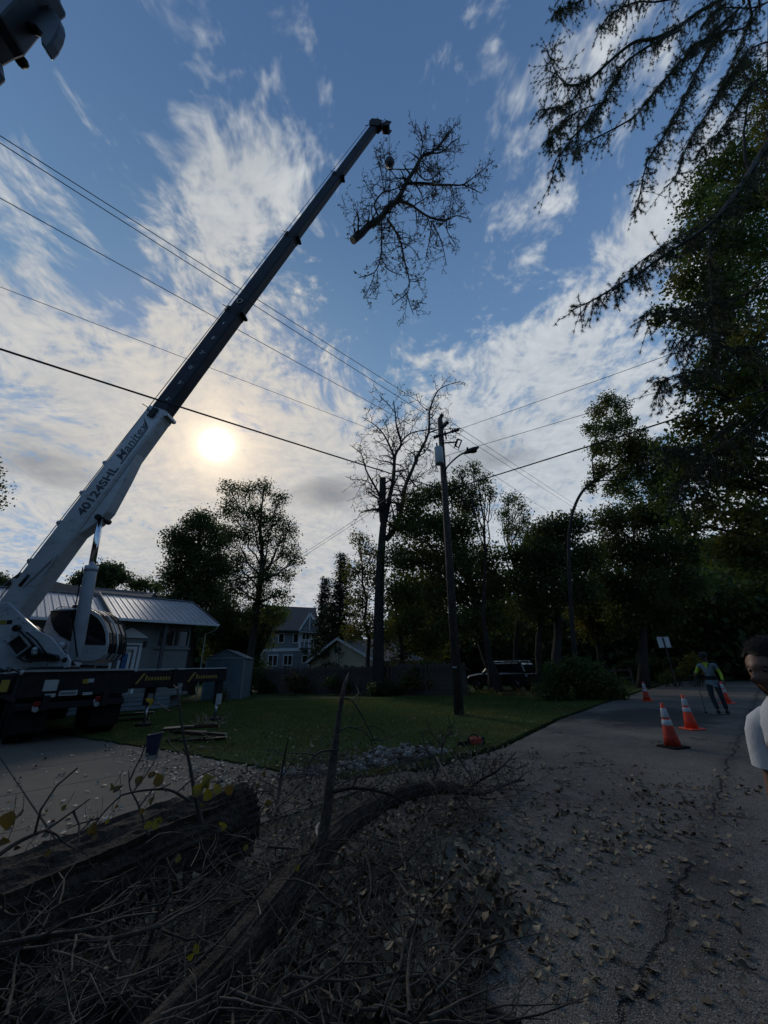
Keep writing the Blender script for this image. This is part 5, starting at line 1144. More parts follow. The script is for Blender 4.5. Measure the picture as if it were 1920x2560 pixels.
# ------------------------------------------------------------------ limbs with twigs: the load and the cut tree
def twiggy(mb, path, rad, rng_, lv, leafs, step=.35, ln=1.2, spread=.9, up=0.0, n=5, leafp=.5, twist=.14, mr=.004):
    """a limb along path, then side shoots of it, then theirs; leaf positions collected"""
    mb.tube(path, rad, n if lv > 0 else 4, cap=False)
    if lv == 0:
        if rng_.random() < leafp: leafs.append(path[-1]); leafs.append(path[len(path) // 2] + Vector((rng_.gauss(0, .03), rng_.gauss(0, .03), rng_.gauss(0, .03))))
        return
    L = sum((path[i + 1] - path[i]).length for i in range(len(path) - 1)); acc = 0; nxt = step * rng_.uniform(.3, 1)
    for i in range(len(path) - 1):
        sg = path[i + 1] - path[i]; l = sg.length; d = sg.normalized()
        while nxt < acc + l:
            t = (nxt - acc) / l; p = path[i] + sg * t; f = nxt / L
            r = (rad[i] + (rad[i + 1] - rad[i]) * t) * .55; q = Vector((rng_.gauss(0, 1), rng_.gauss(0, 1), rng_.gauss(up, 1)))
            q = (q - d * q.dot(d)).normalized(); v = (d * rng_.uniform(.3, 1.0) + q * spread).normalized(); ll = ln * rng_.uniform(.45, 1.15) * (1 - .45 * f); pp = [p]
            k = 4 if lv > 1 else 3
            for _ in range(k):
                v = (v + Vector((rng_.gauss(0, 1), rng_.gauss(0, 1), rng_.gauss(up * .3, 1))) * twist * 2).normalized(); pp.append(pp[-1] + v * ll / k)
            r = min(r, .03 * lv); twiggy(mb, pp, tap(k + 1, max(r, mr * 1.5), mr), rng_, lv - 1, leafs, step * .62, ll * .5, spread, up, n, leafp, twist, mr); nxt += step * rng_.uniform(.6, 1.5)
        acc += l
def traced(par, limbs, Y0, m, leafm, lsize, seed, step, ln, lv, leafp, trunk_name='trunk', up=0.0, yamp=1.0, first_lv=None, minr=.010, mr=.004):
    rg = random.Random(seed); leafs = []
    for i, (pts, r0, r1, dy) in enumerate(limbs):
        n = len(pts); P_ = []
        for j, (x, y) in enumerate(pts):
            P_.append(at(x, y, Y0 + (dy[0] + (dy[1] - dy[0]) * j / (n - 1)) * yamp))
        path = smooth([Vector(p) for p in P_]); dd = dep(P_[0]); b = MB(); rad = tap(len(path), r0 / F * dd, max(r1 / F * dd, minr))
        l_ = lv if (i or first_lv is None) else first_lv
        twiggy(b, path, rad, rg, l_, leafs, step, ln, .95, up, 7 if i == 0 else 5, leafp, .14, mr)
        b.build(trunk_name if i == 0 else 'limb', M[m], par)
    if leafs:
        C = np.array([tuple(p) for p in leafs]); o = crown('crown', C, lsize, leafm, par, 1.3)
    return leafs
YL = Tp.y
ld = thing('hanging_tree_limb', at(1000, 520, YL), 'large bare severed tree top hanging from the crane against the blue sky', 'tree limb')
hang = [([(882, 601), (905, 582), (920, 566), (951, 545), (969, 521), (993, 500), (1008, 473), (1020, 449), (1038, 422), (1050, 398), (1062, 387), (1077, 383)], 9.5, 3.6, (0, 0)),
    ([(1077, 383), (1101, 361), (1125, 331), (1140, 307)], 3.2, .8, (0, .8)), ([(1077, 383), (1104, 380), (1131, 355), (1150, 345)], 2.4, .6, (0, -.6)),
    ([(1050, 395), (1056, 364), (1053, 334), (1041, 309)], 2.0, .6, (0, .3)), ([(1020, 458), (1059, 458), (1089, 462), (1128, 462), (1159, 461), (1192, 437), (1231, 404)], 4.2, .6, (0, 1.0)),
    ([(1159, 461), (1189, 476), (1206, 484)], 1.6, .5, (.7, 1.2)), ([(1038, 425), (1062, 450), (1090, 440), (1120, 410)], 2.0, .5, (0, -1.0)), ([(1050, 400), (1070, 420), (1090, 470), (1080, 500)], 1.8, .5, (0, -1.4)),
    ([(996, 503), (1026, 512), (1047, 527), (1077, 544), (1116, 550), (1141, 539), (1174, 548)], 4.0, .6, (0, -.8)), ([(1080, 551), (1074, 597), (1065, 642)], 1.8, .5, (-.4, -.2)),
    ([(1083, 560), (1104, 606), (1116, 663)], 1.8, .5, (-.4, .3)), ([(1116, 550), (1119, 580), (1140, 612)], 1.5, .5, (-.6, -.8)), ([(1128, 462), (1135, 500), (1120, 545)], 1.4, .5, (.5, .2)),
    ([(969, 548), (987, 575), (1002, 606), (1011, 651), (1023, 702), (1017, 732), (981, 762)], 3.2, .6, (0, .6)), ([(1017, 732), (1025, 762), (1034, 786)], 1.3, .4, (.5, .6)), ([(1023, 702), (1050, 706)], .9, .4, (.5, .6)),
    ([(954, 557), (954, 597), (952, 642), (936, 681), (896, 694)], 2.6, .5, (0, -.6)), ([(952, 642), (972, 675), (1005, 687)], 1.6, .5, (-.4, 0)), ([(936, 681), (930, 705), (911, 744)], 1.3, .4, (-.6, -.6)),
    ([(945, 539), (936, 512), (945, 494), (960, 479), (987, 473), (1011, 458)], 2.6, 1.2, (-.1, 0)), ([(960, 479), (951, 419), (936, 377)], 1.4, .4, (0, -.5)), ([(960, 479), (966, 431), (954, 360)], 1.4, .4, (0, .4)),
    ([(920, 566), (890, 563), (866, 569)], .9, .4, (0, .2)), ([(905, 575), (897, 545), (884, 520)], .8, .4, (0, -.2)), ([(1002, 606), (1030, 620), (1050, 650)], 1.0, .4, (.2, .6)), ([(993, 500), (975, 545), (975, 520)], 1.0, .4, (0, .6))]
traced(ld, hang, YL, 'bark_dark', 'leaf_brown', .10, 5, .255, 1.4, 3, .13, first_lv=2, minr=.014, mr=.006)
ce = at(882, 601, YL); cd_ = (at(882, 601, YL) - at(905, 582, YL)).normalized(); b = MB(); b.tube([ce, ce + cd_ * .015], 9.2 / F * dep(ce), 16, smooth=False); b.build('cut_face', M['cut_wood'], ld)
b = MB(); hk = blk - Vector((0, 0, .66))
for x, y in ((1008, 473), (1038, 422), (969, 521)): b.tube([hk, hk.lerp(at(x, y, YL), .5) + Vector((.05, 0, -.05)), at(x, y, YL - .1)], .028, 6)
b.build('sling', M['cable'], hb_)
ct = thing('cut_tree', (-0.67, 26.2, 0), 'tall bare tree being cut, its left stem topped flat, behind the fence', 'tree')
cut = [([(945, 1742), (946, 1640), (948, 1500), (952, 1400), (957, 1330), (961, 1290)], 22, 12, (0, 0)),
    ([(960, 1305), (956, 1262), (957, 1230), (957, 1197)], 11, 8.5, (0, 0)),
    ([(963, 1300), (968, 1277), (976, 1236), (984, 1196), (988, 1139), (1003, 1110), (992, 1070), (988, 1033), (984, 1000)], 7.5, .8, (0, -.5)),
    ([(987, 1145), (972, 1110), (956, 1082), (935, 1061), (905, 1043)], 3.2, .6, (0, .8)), ([(1003, 1105), (1025, 1084), (1066, 1074), (1092, 1070)], 2.4, .6, (-.3, -.8)),
    ([(965, 1350), (985, 1325), (1000, 1290), (1008, 1250), (1015, 1212), (1029, 1179), (1049, 1131), (1072, 1082), (1074, 1029), (1090, 984), (1110, 966), (1150, 953)], 8, .8, (0, 1.0)),
    ([(1072, 1082), (1096, 1074), (1118, 1073), (1150, 1070)], 2.2, .6, (.5, 0)), ([(956, 1262), (950, 1240), (935, 1212), (915, 1175), (903, 1135), (874, 1112)], 4.0, .6, (0, -.8)),
    ([(988, 1160), (1008, 1168), (1020, 1200)], 1.8, .5, (0, .6)), ([(1049, 1131), (1070, 1125), (1090, 1140)], 1.4, .5, (.6, 1.2)), ([(935, 1212), (905, 1200), (880, 1200)], 1.4, .5, (-.4, -.8)), ([(1015, 1212), (1035, 1205), (1050, 1180)], 1.4, .5, (.4, -.6)),
    ([(988, 1033), (970, 1010), (950, 990)], 1.2, .5, (-.5, 0)), ([(1074, 1029), (1050, 1010), (1040, 985)], 1.2, .5, (.8, 1.4)), ([(1020, 1190), (1040, 1215), (1060, 1225), (1100, 1245)], 2.4, .6, (.4, -1))]
traced(ct, cut, 26.2, 'bark_dark', 'leaf_olive', .12, 9, .48, 2.9, 3, .32, first_lv=0, minr=.022, mr=.009)
tp_ = at(957, 1197, 26.2); b = MB(); b.tube([tp_, tp_ + Vector((0, 0, .03))], 8.4 / F * dep(tp_), 14, smooth=False); b.build('cut_face', M['cut_wood'], ct)
# ------------------------------------------------------------------ the pine and the maple at the right
pine = thing('pine_tree', (11.2, 1.8, 0), 'pine tree reaching in from the upper right with drooping needle tufts', 'tree')
b = MB(); b.tube([(11.2, 1.8, 0), (11.3, 1.8, 7), (11.2, 1.7, 15), (11.3, 1.6, 22)], [.32, .27, .2, .08], 12, rough=.04); b.build('trunk', M['bark'], pine)
pbr = [([(1842, -20), (1752, 27), (1689, 72), (1635, 97), (1589, 104), (1544, 136), (1494, 181), (1458, 208), (1422, 213), (1409, 206), (1386, 174), (1368, 125)], 4.5, .8, 7.0, 14),
    ([(1860, 10), (1811, 54), (1707, 149), (1617, 253), (1589, 289), (1544, 317), (1480, 350), (1430, 380)], 3.2, .8, 7.4, 14), ([(1700, 75), (1571, 149), (1508, 253), (1436, 339), (1404, 384), (1377, 452)], 3.0, .7, 6.8, 14),
    ([(1830, 60), (1775, 113), (1698, 271), (1657, 344), (1617, 407), (1594, 520)], 3.2, .8, 7.6, 14), ([(1880, 40), (1830, 160), (1770, 280), (1720, 360), (1690, 440), (1660, 470)], 3.0, .8, 8.2, 14),
    ([(1707, -10), (1640, 5), (1589, 5), (1526, 36), (1499, 72)], 2.4, .7, 6.6, 13), ([(1500, -30), (1453, 0), (1413, 18), (1388, 30)], 1.4, .5, 6.4, 9), ([(1460, 210), (1430, 250), (1390, 270), (1352, 275)], 1.6, .5, 7.0, 11), ([(1510, 255), (1440, 280), (1390, 320), (1372, 350)], 1.6, .5, 6.9, 11),
    ([(1900, 20), (1860, 70), (1800, 80), (1740, 110), (1690, 150)], 2.4, .8, 7.0, 12), ([(1940, 100), (1880, 120), (1830, 180), (1790, 240)], 2.4, .8, 7.2, 12), ([(1930, 0), (1880, 20), (1800, 20), (1760, 60)], 2.4, .8, 7.0, 12), ([(1920, 180), (1870, 220), (1820, 300), (1780, 350), (1740, 380)], 2.2, .8, 7.8, 12),
    ([(1945, 310), (1920, 353), (1865, 443), (1825, 502), (1775, 561), (1675, 629), (1617, 669), (1553, 710), (1481, 751), (1424, 778)], 6.5, .8, 6.6, 22), ([(1775, 561), (1775, 678), (1784, 791), (1797, 850)], 2.6, .8, 6.8, 24), ([(1830, 500), (1750, 560), (1650, 620), (1600, 655), (1560, 690)], 1.8, .6, 6.9, 20),
    ([(1870, 730), (1840, 742), (1750, 760), (1660, 780), (1600, 795)], 2.2, .7, 6.8, 15), ([(1940, 850), (1920, 860), (1834, 873), (1752, 837), (1675, 852)], 3.0, .7, 6.6, 15), ([(1800, 925), (1750, 930), (1693, 936), (1645, 958)], 1.8, .7, 6.4, 17), ([(1940, 1000), (1840, 1090), (1760, 1150), (1700, 1215), (1690, 1250)], 2.4, .7, 7.2, 20), ([(1830, 1060), (1760, 1110), (1700, 1120), (1650, 1120)], 1.8, .7, 7.0, 20)]
tuft = []; sp_ = random.Random(3)
for pts, r0, r1, Y_, gap in pbr:
    P_ = smooth([at(x, y, Y_ + .25 * math.sin(i * 1.3)) for i, (x, y) in enumerate(pts)], 3)
    if pts[0][0] > 1850 or pts[0][1] < 0: P_ = [P_[0].lerp(Vector((11.2, 1.8, P_[0].z + .3)), .97)] + P_
    b = MB(); dd = dep(P_[1]); b.tube(P_, tap(len(P_), r0 / F * dd, r1 / F * dd), 6, cap=False)
    st = len(P_) // 5; k = 1 if len(P_) > 2 else 0; acc = 0.0
    for i in range(1, len(P_) - 1):
        sg = P_[i + 1] - P_[i]; acc += sg.length; gm = gap * .36 / F * dd
        while acc > gm:
            acc -= gm; p = P_[i].lerp(P_[i + 1], sp_.random()); d = sg.normalized(); q = Vector((sp_.gauss(0, 1), sp_.gauss(0, 1), sp_.gauss(-.7, .6))); v = (d * .7 + q.normalized()).normalized(); L_ = sp_.uniform(.28, 1.0); pp = [p]
            for _ in range(4): v = (v + Vector((sp_.gauss(0, .18), sp_.gauss(0, .18), -.22 + sp_.gauss(0, .15)))).normalized(); pp.append(pp[-1] + v * L_ / 4)
            b.tube(pp, [.009, .008, .007, .006, .004], 4, cap=False)
            for j in (1, 2, 3, 4): tuft.append((pp[j], v))
            if sp_.random() < .7:
                w = (v + Vector((sp_.gauss(0, .6), sp_.gauss(0, .6), sp_.gauss(-.2, .5)))).normalized(); e = pp[2] + w * L_ * .5; b.tube([pp[2], pp[2].lerp(e, .5), e], [.006, .005, .004], 3, cap=False); tuft.append((e, w)); tuft.append((pp[2].lerp(e, .6), w))
    tuft.append((P_[-1], (P_[-1] - P_[-2]).normalized()))
    b.build('branch', M['twig_dark'], pine)
n_ = 34; T = np.array([tuple(p) for p, v in tuft]); Dv = np.array([tuple(v) for p, v in tuft]); N_ = len(T) * n_
c_ = np.repeat(T, n_, 0) - np.repeat(Dv, n_, 0) * rng.uniform(0, .06, N_)[:, None]; dv = rng.normal(size=(N_, 3)) * .75 + np.repeat(Dv, n_, 0) * .9; dv /= np.linalg.norm(dv, axis=1)[:, None]
Ln = rng.uniform(.06, .12, N_)[:, None]; sd = np.cross(dv, rng.normal(size=(N_, 3))); sd /= np.linalg.norm(sd, axis=1)[:, None]
V = np.stack([c_ - sd * .0042, c_ + sd * .0042, c_ + dv * Ln], 1).reshape(-1, 3); npmesh('needles', V, np.arange(len(V)).reshape(-1, 3), M['leaf_needle'], pine)['kind'] = 'stuff'
mp_ = Vector((13.0, 10.5, 0))
def big(label, base, lobes, leaf, size, dens, trunk_r, cr=.2, name='maple_tree', Yd=9.5, sub=6):
    t = thing(name, base, label, 'tree'); b = MB(); top = base + Vector((0, 0, 15)); tp = wob(base, top, 8, .01); b.tube(tp, tap(9, trunk_r, trunk_r * .3), 12, rough=.04); b.build('trunk', M['bark_dark'], t); P = []
    for x, y, r, Y in lobes:
        c = at(x, y, Y); rr_ = r / F * dep(c); P.append(clump_pts(c, rr_, int(120 * rr_ ** 2 * dens + 6), 16, cr * .8, .9, .5)[0])
        s = base + Vector((0, 0, max(2.5, min(14, c.z - 1.5)))); b = MB(); q = wob(s, c, 6, .05, .05); b.tube(q, tap(7, .09, .02), 5, cap=False)
        for _ in range(sub):
            e = c + Vector((tr.gauss(0, 1), tr.gauss(0, 1), tr.gauss(0, 1))).normalized() * rr_; b.tube(wob(q[tr.randint(4, 6)], e, 4, .07), tap(5, .02, .006), 4, cap=False)
        b.build('limb', M['bark_dark'], t)
    crown('crown', np.concatenate(P), size, leaf, t, 1.15); return t
mlb = [(1790, 440, 62), (1870, 400, 70), (1745, 520, 50), (1830, 520, 70), (1905, 500, 60), (1735, 610, 52), (1810, 620, 70), (1895, 620, 70), (1710, 700, 48), (1780, 720, 66), (1870, 730, 70), (1660, 790, 30), (1730, 800, 44), (1810, 820, 60), (1895, 840, 70),
    (1780, 900, 40), (1850, 930, 66), (1915, 950, 60), (1745, 960, 40), (1800, 1000, 60), (1885, 1040, 70), (1720, 1060, 40), (1780, 1090, 60), (1860, 1130, 66), (1680, 1130, 40), (1730, 1160, 50), (1800, 1190, 60), (1890, 1210, 66), (1690, 1225, 34), (1770, 1270, 46), (1850, 1290, 60), (1915, 1320, 60), (1720, 1310, 34), (1830, 1370, 50), (1900, 1400, 50)]
big('tall maple filling the right edge of the view, thick with dark green leaves', mp_, [(x, y, r, 10.2 + tr.uniform(-.8, .8)) for x, y, r in mlb], 'leaf_mid', .120, .88, .32)
big('yellow-leaved maple sprays at the upper right edge', Vector((13.6, 8.3, 0)), [(x, y, r, 8.4) for x, y, r in ((1885, 190, 34), (1915, 230, 45), (1905, 300, 34), (1930, 340, 40), (1850, 165, 18), (1925, 480, 22))], 'leaf_yellow', .085, 1.1, .2, cr=.16)
# ------------------------------------------------------------------ utility pole
PY = 14.67
pb = Vector((2.38, PY, 0)); pt = at(1100, 1047, PY)
def PP(px, py, dy=0.0): return at(px, py, PY + dy)
mat('pole_wood', (0.115, 0.09, 0.075), 0.9, var=0.25, scale=3, fn=bark)
pole = thing('utility_pole', pb, 'tall wooden utility pole with grey transformer on the lawn', 'utility pole')
b = MB(); b.tube([pb - Vector((0, 0, .1)), pb.lerp(pt, .5), pt], [.175, .15, .118], 16); b.build('pole', M['pole_wood'], pole)
mat('transformer_grey', (0.36, 0.38, 0.39), 0.5, var=0.08)
tc_ = PP(1100, 1160, -.28); th2 = PP(1100, 1119, -.28).z; b = MB(); b.lathe([(.17, tc_.z), (.19, tc_.z + .03), (.195, th2 - .06), (.17, th2), (.05, th2 + .04)], (tc_.x - .02, tc_.y, 0), n=20); tf = b.build('transformer', M['transformer_grey'], pole)
b = MB(); b.tube([(tc_.x, tc_.y, th2 - .1), (tc_.x + .15, PY, th2 - .1)], .03, 6); b.tube([(tc_.x, tc_.y, tc_.z + .15), (tc_.x + .15, PY, tc_.z + .15)], .03, 6); b.build('bracket', M['galvanised'], tf)
def insul(a, c, r=.07, name='insulator', par=pole):
    a, c = Vector(a), Vector(c); n = 7; pts = [a.lerp(c, i / (n - 1)) for i in range(n)]; b = MB(); b.tube(pts, [r * .5, r, r * .55, r, r * .55, r, r * .4], 10); return b.build(name, M['black_steel'], par)
insul((tc_.x - .05, tc_.y, th2), (tc_.x - .07, tc_.y, th2 + .25), .045)
insul(PP(1100, 1047), PP(1106, 1036), .10)
insul(PP(1103, 1070, -.1), PP(1121, 1055, -.1), .10); insul(PP(1101, 1087, -.1), PP(1084, 1095, -.1), .09)
arm = MB(); arm.beam(PP(1104, 1087, -.12), PP(1128, 1080, -.12), .06, .06); ar = arm.build('crossarm', M['black_steel'], pole)
insul(PP(1128, 1080, -.12), PP(1148, 1073, -.12), .09)
insul(PP(1112, 1077, -.16), PP(1116, 1099, -.16), .045, 'fuse_holder')
arm = MB(); arm.beam(PP(1105, 1108, -.12), PP(1140, 1105, -.12), .05, .05); ar = arm.build('crossarm', M['black_steel'], pole)
fr_ = [PP(1144, 1098, -.14), PP(1154, 1101, -.14), PP(1147, 1119, -.14), PP(1138, 1115, -.14)]
b = MB(); b.tube(fr_ + [fr_[0]], [.045, .035, .03, .055, .05], 6); b.tube([PP(1138, 1115, -.14), PP(1134, 1121, -.14)], .02, 5); b.tube([PP(1146, 1118, -.14), PP(1147, 1124, -.14)], .02, 5); b.build('fuse_frame', M['black_steel'], pole)
for pth in ([(1088, 1125), (1082, 1150), (1072, 1185)], [(1090, 1160), (1095, 1180), (1088, 1172), (1092, 1160)], [(1100, 1115), (1106, 1095), (1112, 1078)], [(1110, 1100), (1125, 1103), (1138, 1112)], [(1112, 1142), (1124, 1140), (1124, 1155)]):
    b = MB(); b.tube(smooth([PP(x, y, -.2) for x, y in pth], 4), .010, 5); b.build('jumper_wire', M['cable'], pole)
b = MB(); b.tube([PP(1105, 1210, -.17), PP(1132, 1700, -.19)], .012, 5); b.build('ground_wire', M['cable'], pole)
b = MB(); p = PP(1136, 1668, -.18); b.box(p, (.16, .02, .06)); b.build('tag', M['galvanised'], pole)
lampo = thing('street_lamp', PP(1114, 1180), 'street lamp with drooping oval head on a curved arm fixed to the utility pole', 'street lamp')
b = MB(); b.tube(smooth([PP(1113, 1192, -.1), PP(1115, 1172, -.15), PP(1128, 1156, -.3), PP(1145, 1141, -.45), PP(1160, 1132, -.55)], 4), .035, 8); b.build('arm', M['black_steel'], lampo)
l0, l1 = PP(1158, 1134, -.55), PP(1197, 1118, -.85); b = MB(); pts = [l0.lerp(l1, i / 6) for i in range(7)]; b.tube(pts, [.06, .13, .17, .19, .18, .14, .06], 14, flat=.55); hd_ = b.build('lamp_head', M['black_steel'], lampo)
b = MB(); b.ball(l0.lerp(l1, .6) - Vector((0, 0, .07)), (.20, .13, .08)); b.build('lens', M['dark_glass'], hd_); b = MB(); p = l0.lerp(l1, .3) + Vector((0, 0, .1)); b.cyl(p, p + Vector((0, 0, .1)), .045, 10); b.build('photocell', M['black_paint'], hd_)
# ------------------------------------------------------------------ wires
def wire(a, c, r, sag, label, ext=1.0, group='overhead wires'):
    a, c = Vector(a), Vector(c); c = a + (c - a) * ext; n = 24; L = (c - a).length
    b = MB(); b.tube([a.lerp(c, i / n) - Vector((0, 0, 4 * sag * L * (i / n) * (1 - i / n))) for i in range(n + 1)], r, 5)
    return tag(b.build('overhead_wire', M['cable']), label, 'wire', group)
wire(PP(1104, 1040), G(0, 334, 12.6), .011, .002, 'upper of the two close parallel wires running to the top left', 2.0)
wire(PP(1100, 1058), G(0, 352, 12.3), .011, .002, 'lower of the two close parallel wires running to the top left', 2.0)
wire(PP(1086, 1094), G(0, 487, 11.2), .010, .003, 'single wire crossing the boom above its letters, below the close pair', 2.0)
wire(PP(1110, 1142), G(0, 709, 9.6), .007, .003, 'very thin wire crossing just above the sun', 2.0)
wire(PP(1114, 1226), G(0, 862, 7.9), .024, .004, 'thick black cable crossing in front of the boom', 1.8)
wire(PP(1148, 1073), G(1690, 878, 11.5), .010, .003, 'wire from the pole top up to the right, highest of the three on the right', 1.8)
wire(PP(1112, 1140), G(1690, 963, 9.9), .010, .003, 'middle thin wire from the pole to the right', 1.8)
wire(PP(1116, 1226), G(1700, 1038, 7.9), .024, .004, 'thick cable from the pole to the upper right', 1.8)
far_p = at(1452, 1270, 40)
wire(PP(1106, 1040), far_p, .012, .002, 'wire running down right from the pole top, upper one of the pair'); wire(PP(1104, 1056), far_p - Vector((0, 0, .55)), .012, .002, 'wire running down right from the pole top, lower one of the pair')
wire(PP(1108, 1100), at(1415, 1308, 42), .011, .002, 'lower right-hand wire passing behind the street lamp')
wire(PP(1108, 1150), at(745, 1392, 31), .014, .004, 'service wire descending left behind the cut tree')
# ------------------------------------------------------------------ people
mat('skin', (0.17, 0.088, 0.058), 0.55, var=0.08, scale=8); mat('skin_dark', (0.15, 0.075, 0.045), 0.55, var=0.1, scale=8)
mat('eye', (0.10, 0.075, 0.06), 0.3); mat('lime', (0.36, 0.50, 0.03), 0.7, var=0.08); mat('vest_blue', (0.15, 0.21, 0.24), 0.75, var=0.12, scale=12); mat('jeans', (0.022, 0.026, 0.036), 0.85, var=0.2)
mat('black_cloth', (0.008, 0.008, 0.010), 0.8); mat('grey_shirt', (0.55, 0.56, 0.58), 0.8, var=0.07, scale=10, bump=0.25, bscale=25); mat('hair', (0.012, 0.010, 0.009), 0.75, var=0.4, scale=60, bump=0.8, bscale=220)
def skin(name, V, E, rad, m, parent, root=0, sub=2):
    off = base_off(parent); me = bpy.data.meshes.new(name); me.from_pydata([tuple(Vector(v) - off) for v in V], E, []); o = bpy.data.objects.new(name, me); col.objects.link(o); o.parent = parent; me.materials.append(M[m])
    s = o.modifiers.new('skin', 'SKIN'); s.use_smooth_shade = True
    if not me.skin_vertices: me.attributes.new('skin', 'FLOAT', 'POINT')
    sv = me.skin_vertices[0].data if me.skin_vertices else None
    for i, r in enumerate(rad):
        r = r if hasattr(r, '__len__') else (r, r); sv[i].radius = r; sv[i].use_root = (i == root)
    sb = o.modifiers.new('sub', 'SUBSURF'); sb.levels = sb.render_levels = sub; return o
pr0 = random.Random(4)
def headmesh(par, c, f, up, h=.235, m='skin', name='head', beard=None, hairm='hair', hat=None, hair=True):
    """head with brow, eye sockets, nose, lips, chin and ears; f is where the face looks"""
    f = Vector(f).normalized(); up = (Vector(up) - f * Vector(up).dot(f)).normalized(); rt = f.cross(up)
    def surf(la, lo, k=1.0, hairk=False):
        z = math.sin(la); cx = math.cos(la); x = cx * math.cos(lo); y = cx * math.sin(lo)      # x forward, y right
        X, Y, Z = x * .43 * h, y * .33 * h, z * .52 * h
        if x > 0 and not hairk:
            g = lambda a, b_, s, t: math.exp(-((y - a) / s) ** 2 - ((z - b_) / t) ** 2)
            X += h * (.17 * g(0, -.18, .13, .14) + .06 * g(0, 0, .09, .2) + .035 * g(0, .22, .5, .09) - .045 * (g(.34, .08, .16, .09) + g(-.34, .08, .16, .09)) + .03 * g(0, -.47, .2, .05) + .025 * g(0, -.60, .2, .05) - .03 * g(0, -.54, .22, .02) + .06 * g(0, -.82, .25, .14))
        if z < -.2: Y *= 1 - .28 * min(1, (-z - .2) / .8); X += .05 * h * min(1, (-z - .2))
        return c + (f * X + rt * Y + up * Z) * k
    n, m_ = 40, 30; vs = []; 
    for i in range(1, m_):
        for k in range(n): vs.append(surf(math.pi * (i / m_ - .5), 2 * math.pi * k / n))
    vs += [surf(-math.pi / 2, 0), surf(math.pi / 2, 0)]
    fs = [(i * n + k, i * n + (k + 1) % n, (i + 1) * n + (k + 1) % n, (i + 1) * n + k) for i in range(m_ - 2) for k in range(n)]
    a, b2_ = len(vs) - 2, len(vs) - 1; fs += [(a, (k + 1) % n, k) for k in range(n)] + [(b2_, (m_ - 2) * n + k, (m_ - 2) * n + (k + 1) % n) for k in range(n)]
    b = MB(); b.add(vs, fs, 0, True)
    for sg in (-1, 1): b.ball(c + rt * sg * .34 * h - f * .02 * h - up * .05 * h, (.05 * h, .03 * h, .12 * h), 8, 6)
    hd = b.build(name, M[m], par)
    for sg in (-1, 1):
        b = MB(); b.ball(c + f * .355 * h + rt * sg * .125 * h + up * .045 * h, (.04 * h,) * 3, 8, 6); b.build('eye', M['eye'], hd)
        b = MB(); b.ball(c + f * .388 * h + rt * sg * .125 * h + up * .040 * h, (.014 * h, .024 * h, .024 * h), 8, 6); b.build('pupil', M['black_cloth'], hd)
        b = MB(); b.tube([c + f * (.385 - .02 * abs(t)) * h + rt * sg * (.125 + t * .07) * h + up * (.115 - .02 * t * t) * h for t in (-1, 0, 1)], [.010 * h, .016 * h, .008 * h], 5); b.build('eyebrow', M[hairm], hd)
    if hair:
        b = MB(); vs = []; idx = {}; 
        for i in range(0, 22):
            for k in range(n):
                lo = 2 * math.pi * k / n; front = max(0, math.cos(lo)); lo_lim = .10 + .52 * front ** 1.2 - .75 * max(0, -math.cos(lo)) + .05 * math.sin(lo * 7) * front; la = lo_lim + (math.pi / 2 - lo_lim) * i / 21
                vs.append(surf(la, lo, 1.06 + rnd.uniform(0, .035), True))
        fs = [(i * n + k, i * n + (k + 1) % n, (i + 1) * n + (k + 1) % n, (i + 1) * n + k) for i in range(21) for k in range(n)]; b.add(vs, fs, 0, True); b.build('hair', M[hairm], par)
    if beard:
        b = MB(); vs = []
        for i in range(14):
            for k in range(25):
                lo = -1.75 + 3.5 * k / 24; la = -1.35 + (1.08 - .42 * math.exp(-(lo / .35) ** 2)) * i / 13; vs.append(surf(la, lo, 1.03 + rnd.uniform(0, .03)))
        fs = [(i * 25 + k, i * 25 + k + 1, (i + 1) * 25 + k + 1, (i + 1) * 25 + k) for i in range(13) for k in range(24)]; b.add(vs, fs, 0, True); b.build('beard', M[hairm], par)
    return hd
def hand(par, w, d, side, grip, m, k=1.0):
    """palm, four unequal bent fingers and a thumb off the side of the palm; d points along the hand"""
    w, d, side = Vector(w), Vector(d).normalized(), Vector(side).normalized(); side = (side - d * side.dot(d)).normalized(); nn = d.cross(side) * grip
    b = MB(); b.tube([w - d * .02, w + d * .03 * k, w + d * .085 * k], [.024 * k, .034 * k, .036 * k], 10, flat=.5)
    for i, (off, L_) in enumerate(((-.030, .066), (-.010, .078), (.011, .072), (.031, .056))):
        p = w + d * .075 * k + side * off * k; q = p + (d * .9 + nn * .3).normalized() * L_ * .4 * k; r_ = q + (d * .5 + nn * .8).normalized() * L_ * .33 * k; s_ = r_ + (nn - d * .15).normalized() * L_ * .27 * k; b.tube([p, q, r_, s_], [.0095 * k, .009 * k, .008 * k, .006 * k], 7)
    p = w + d * .02 * k - side * .03 * k; b.tube([p, p + (d * .5 - side * .8).normalized() * .035 * k, p + (d * .9 - side * .5 + nn * .4).normalized() * .065 * k], [.012 * k, .011 * k, .008 * k], 7)
    return b.build('hand', M[m], par)
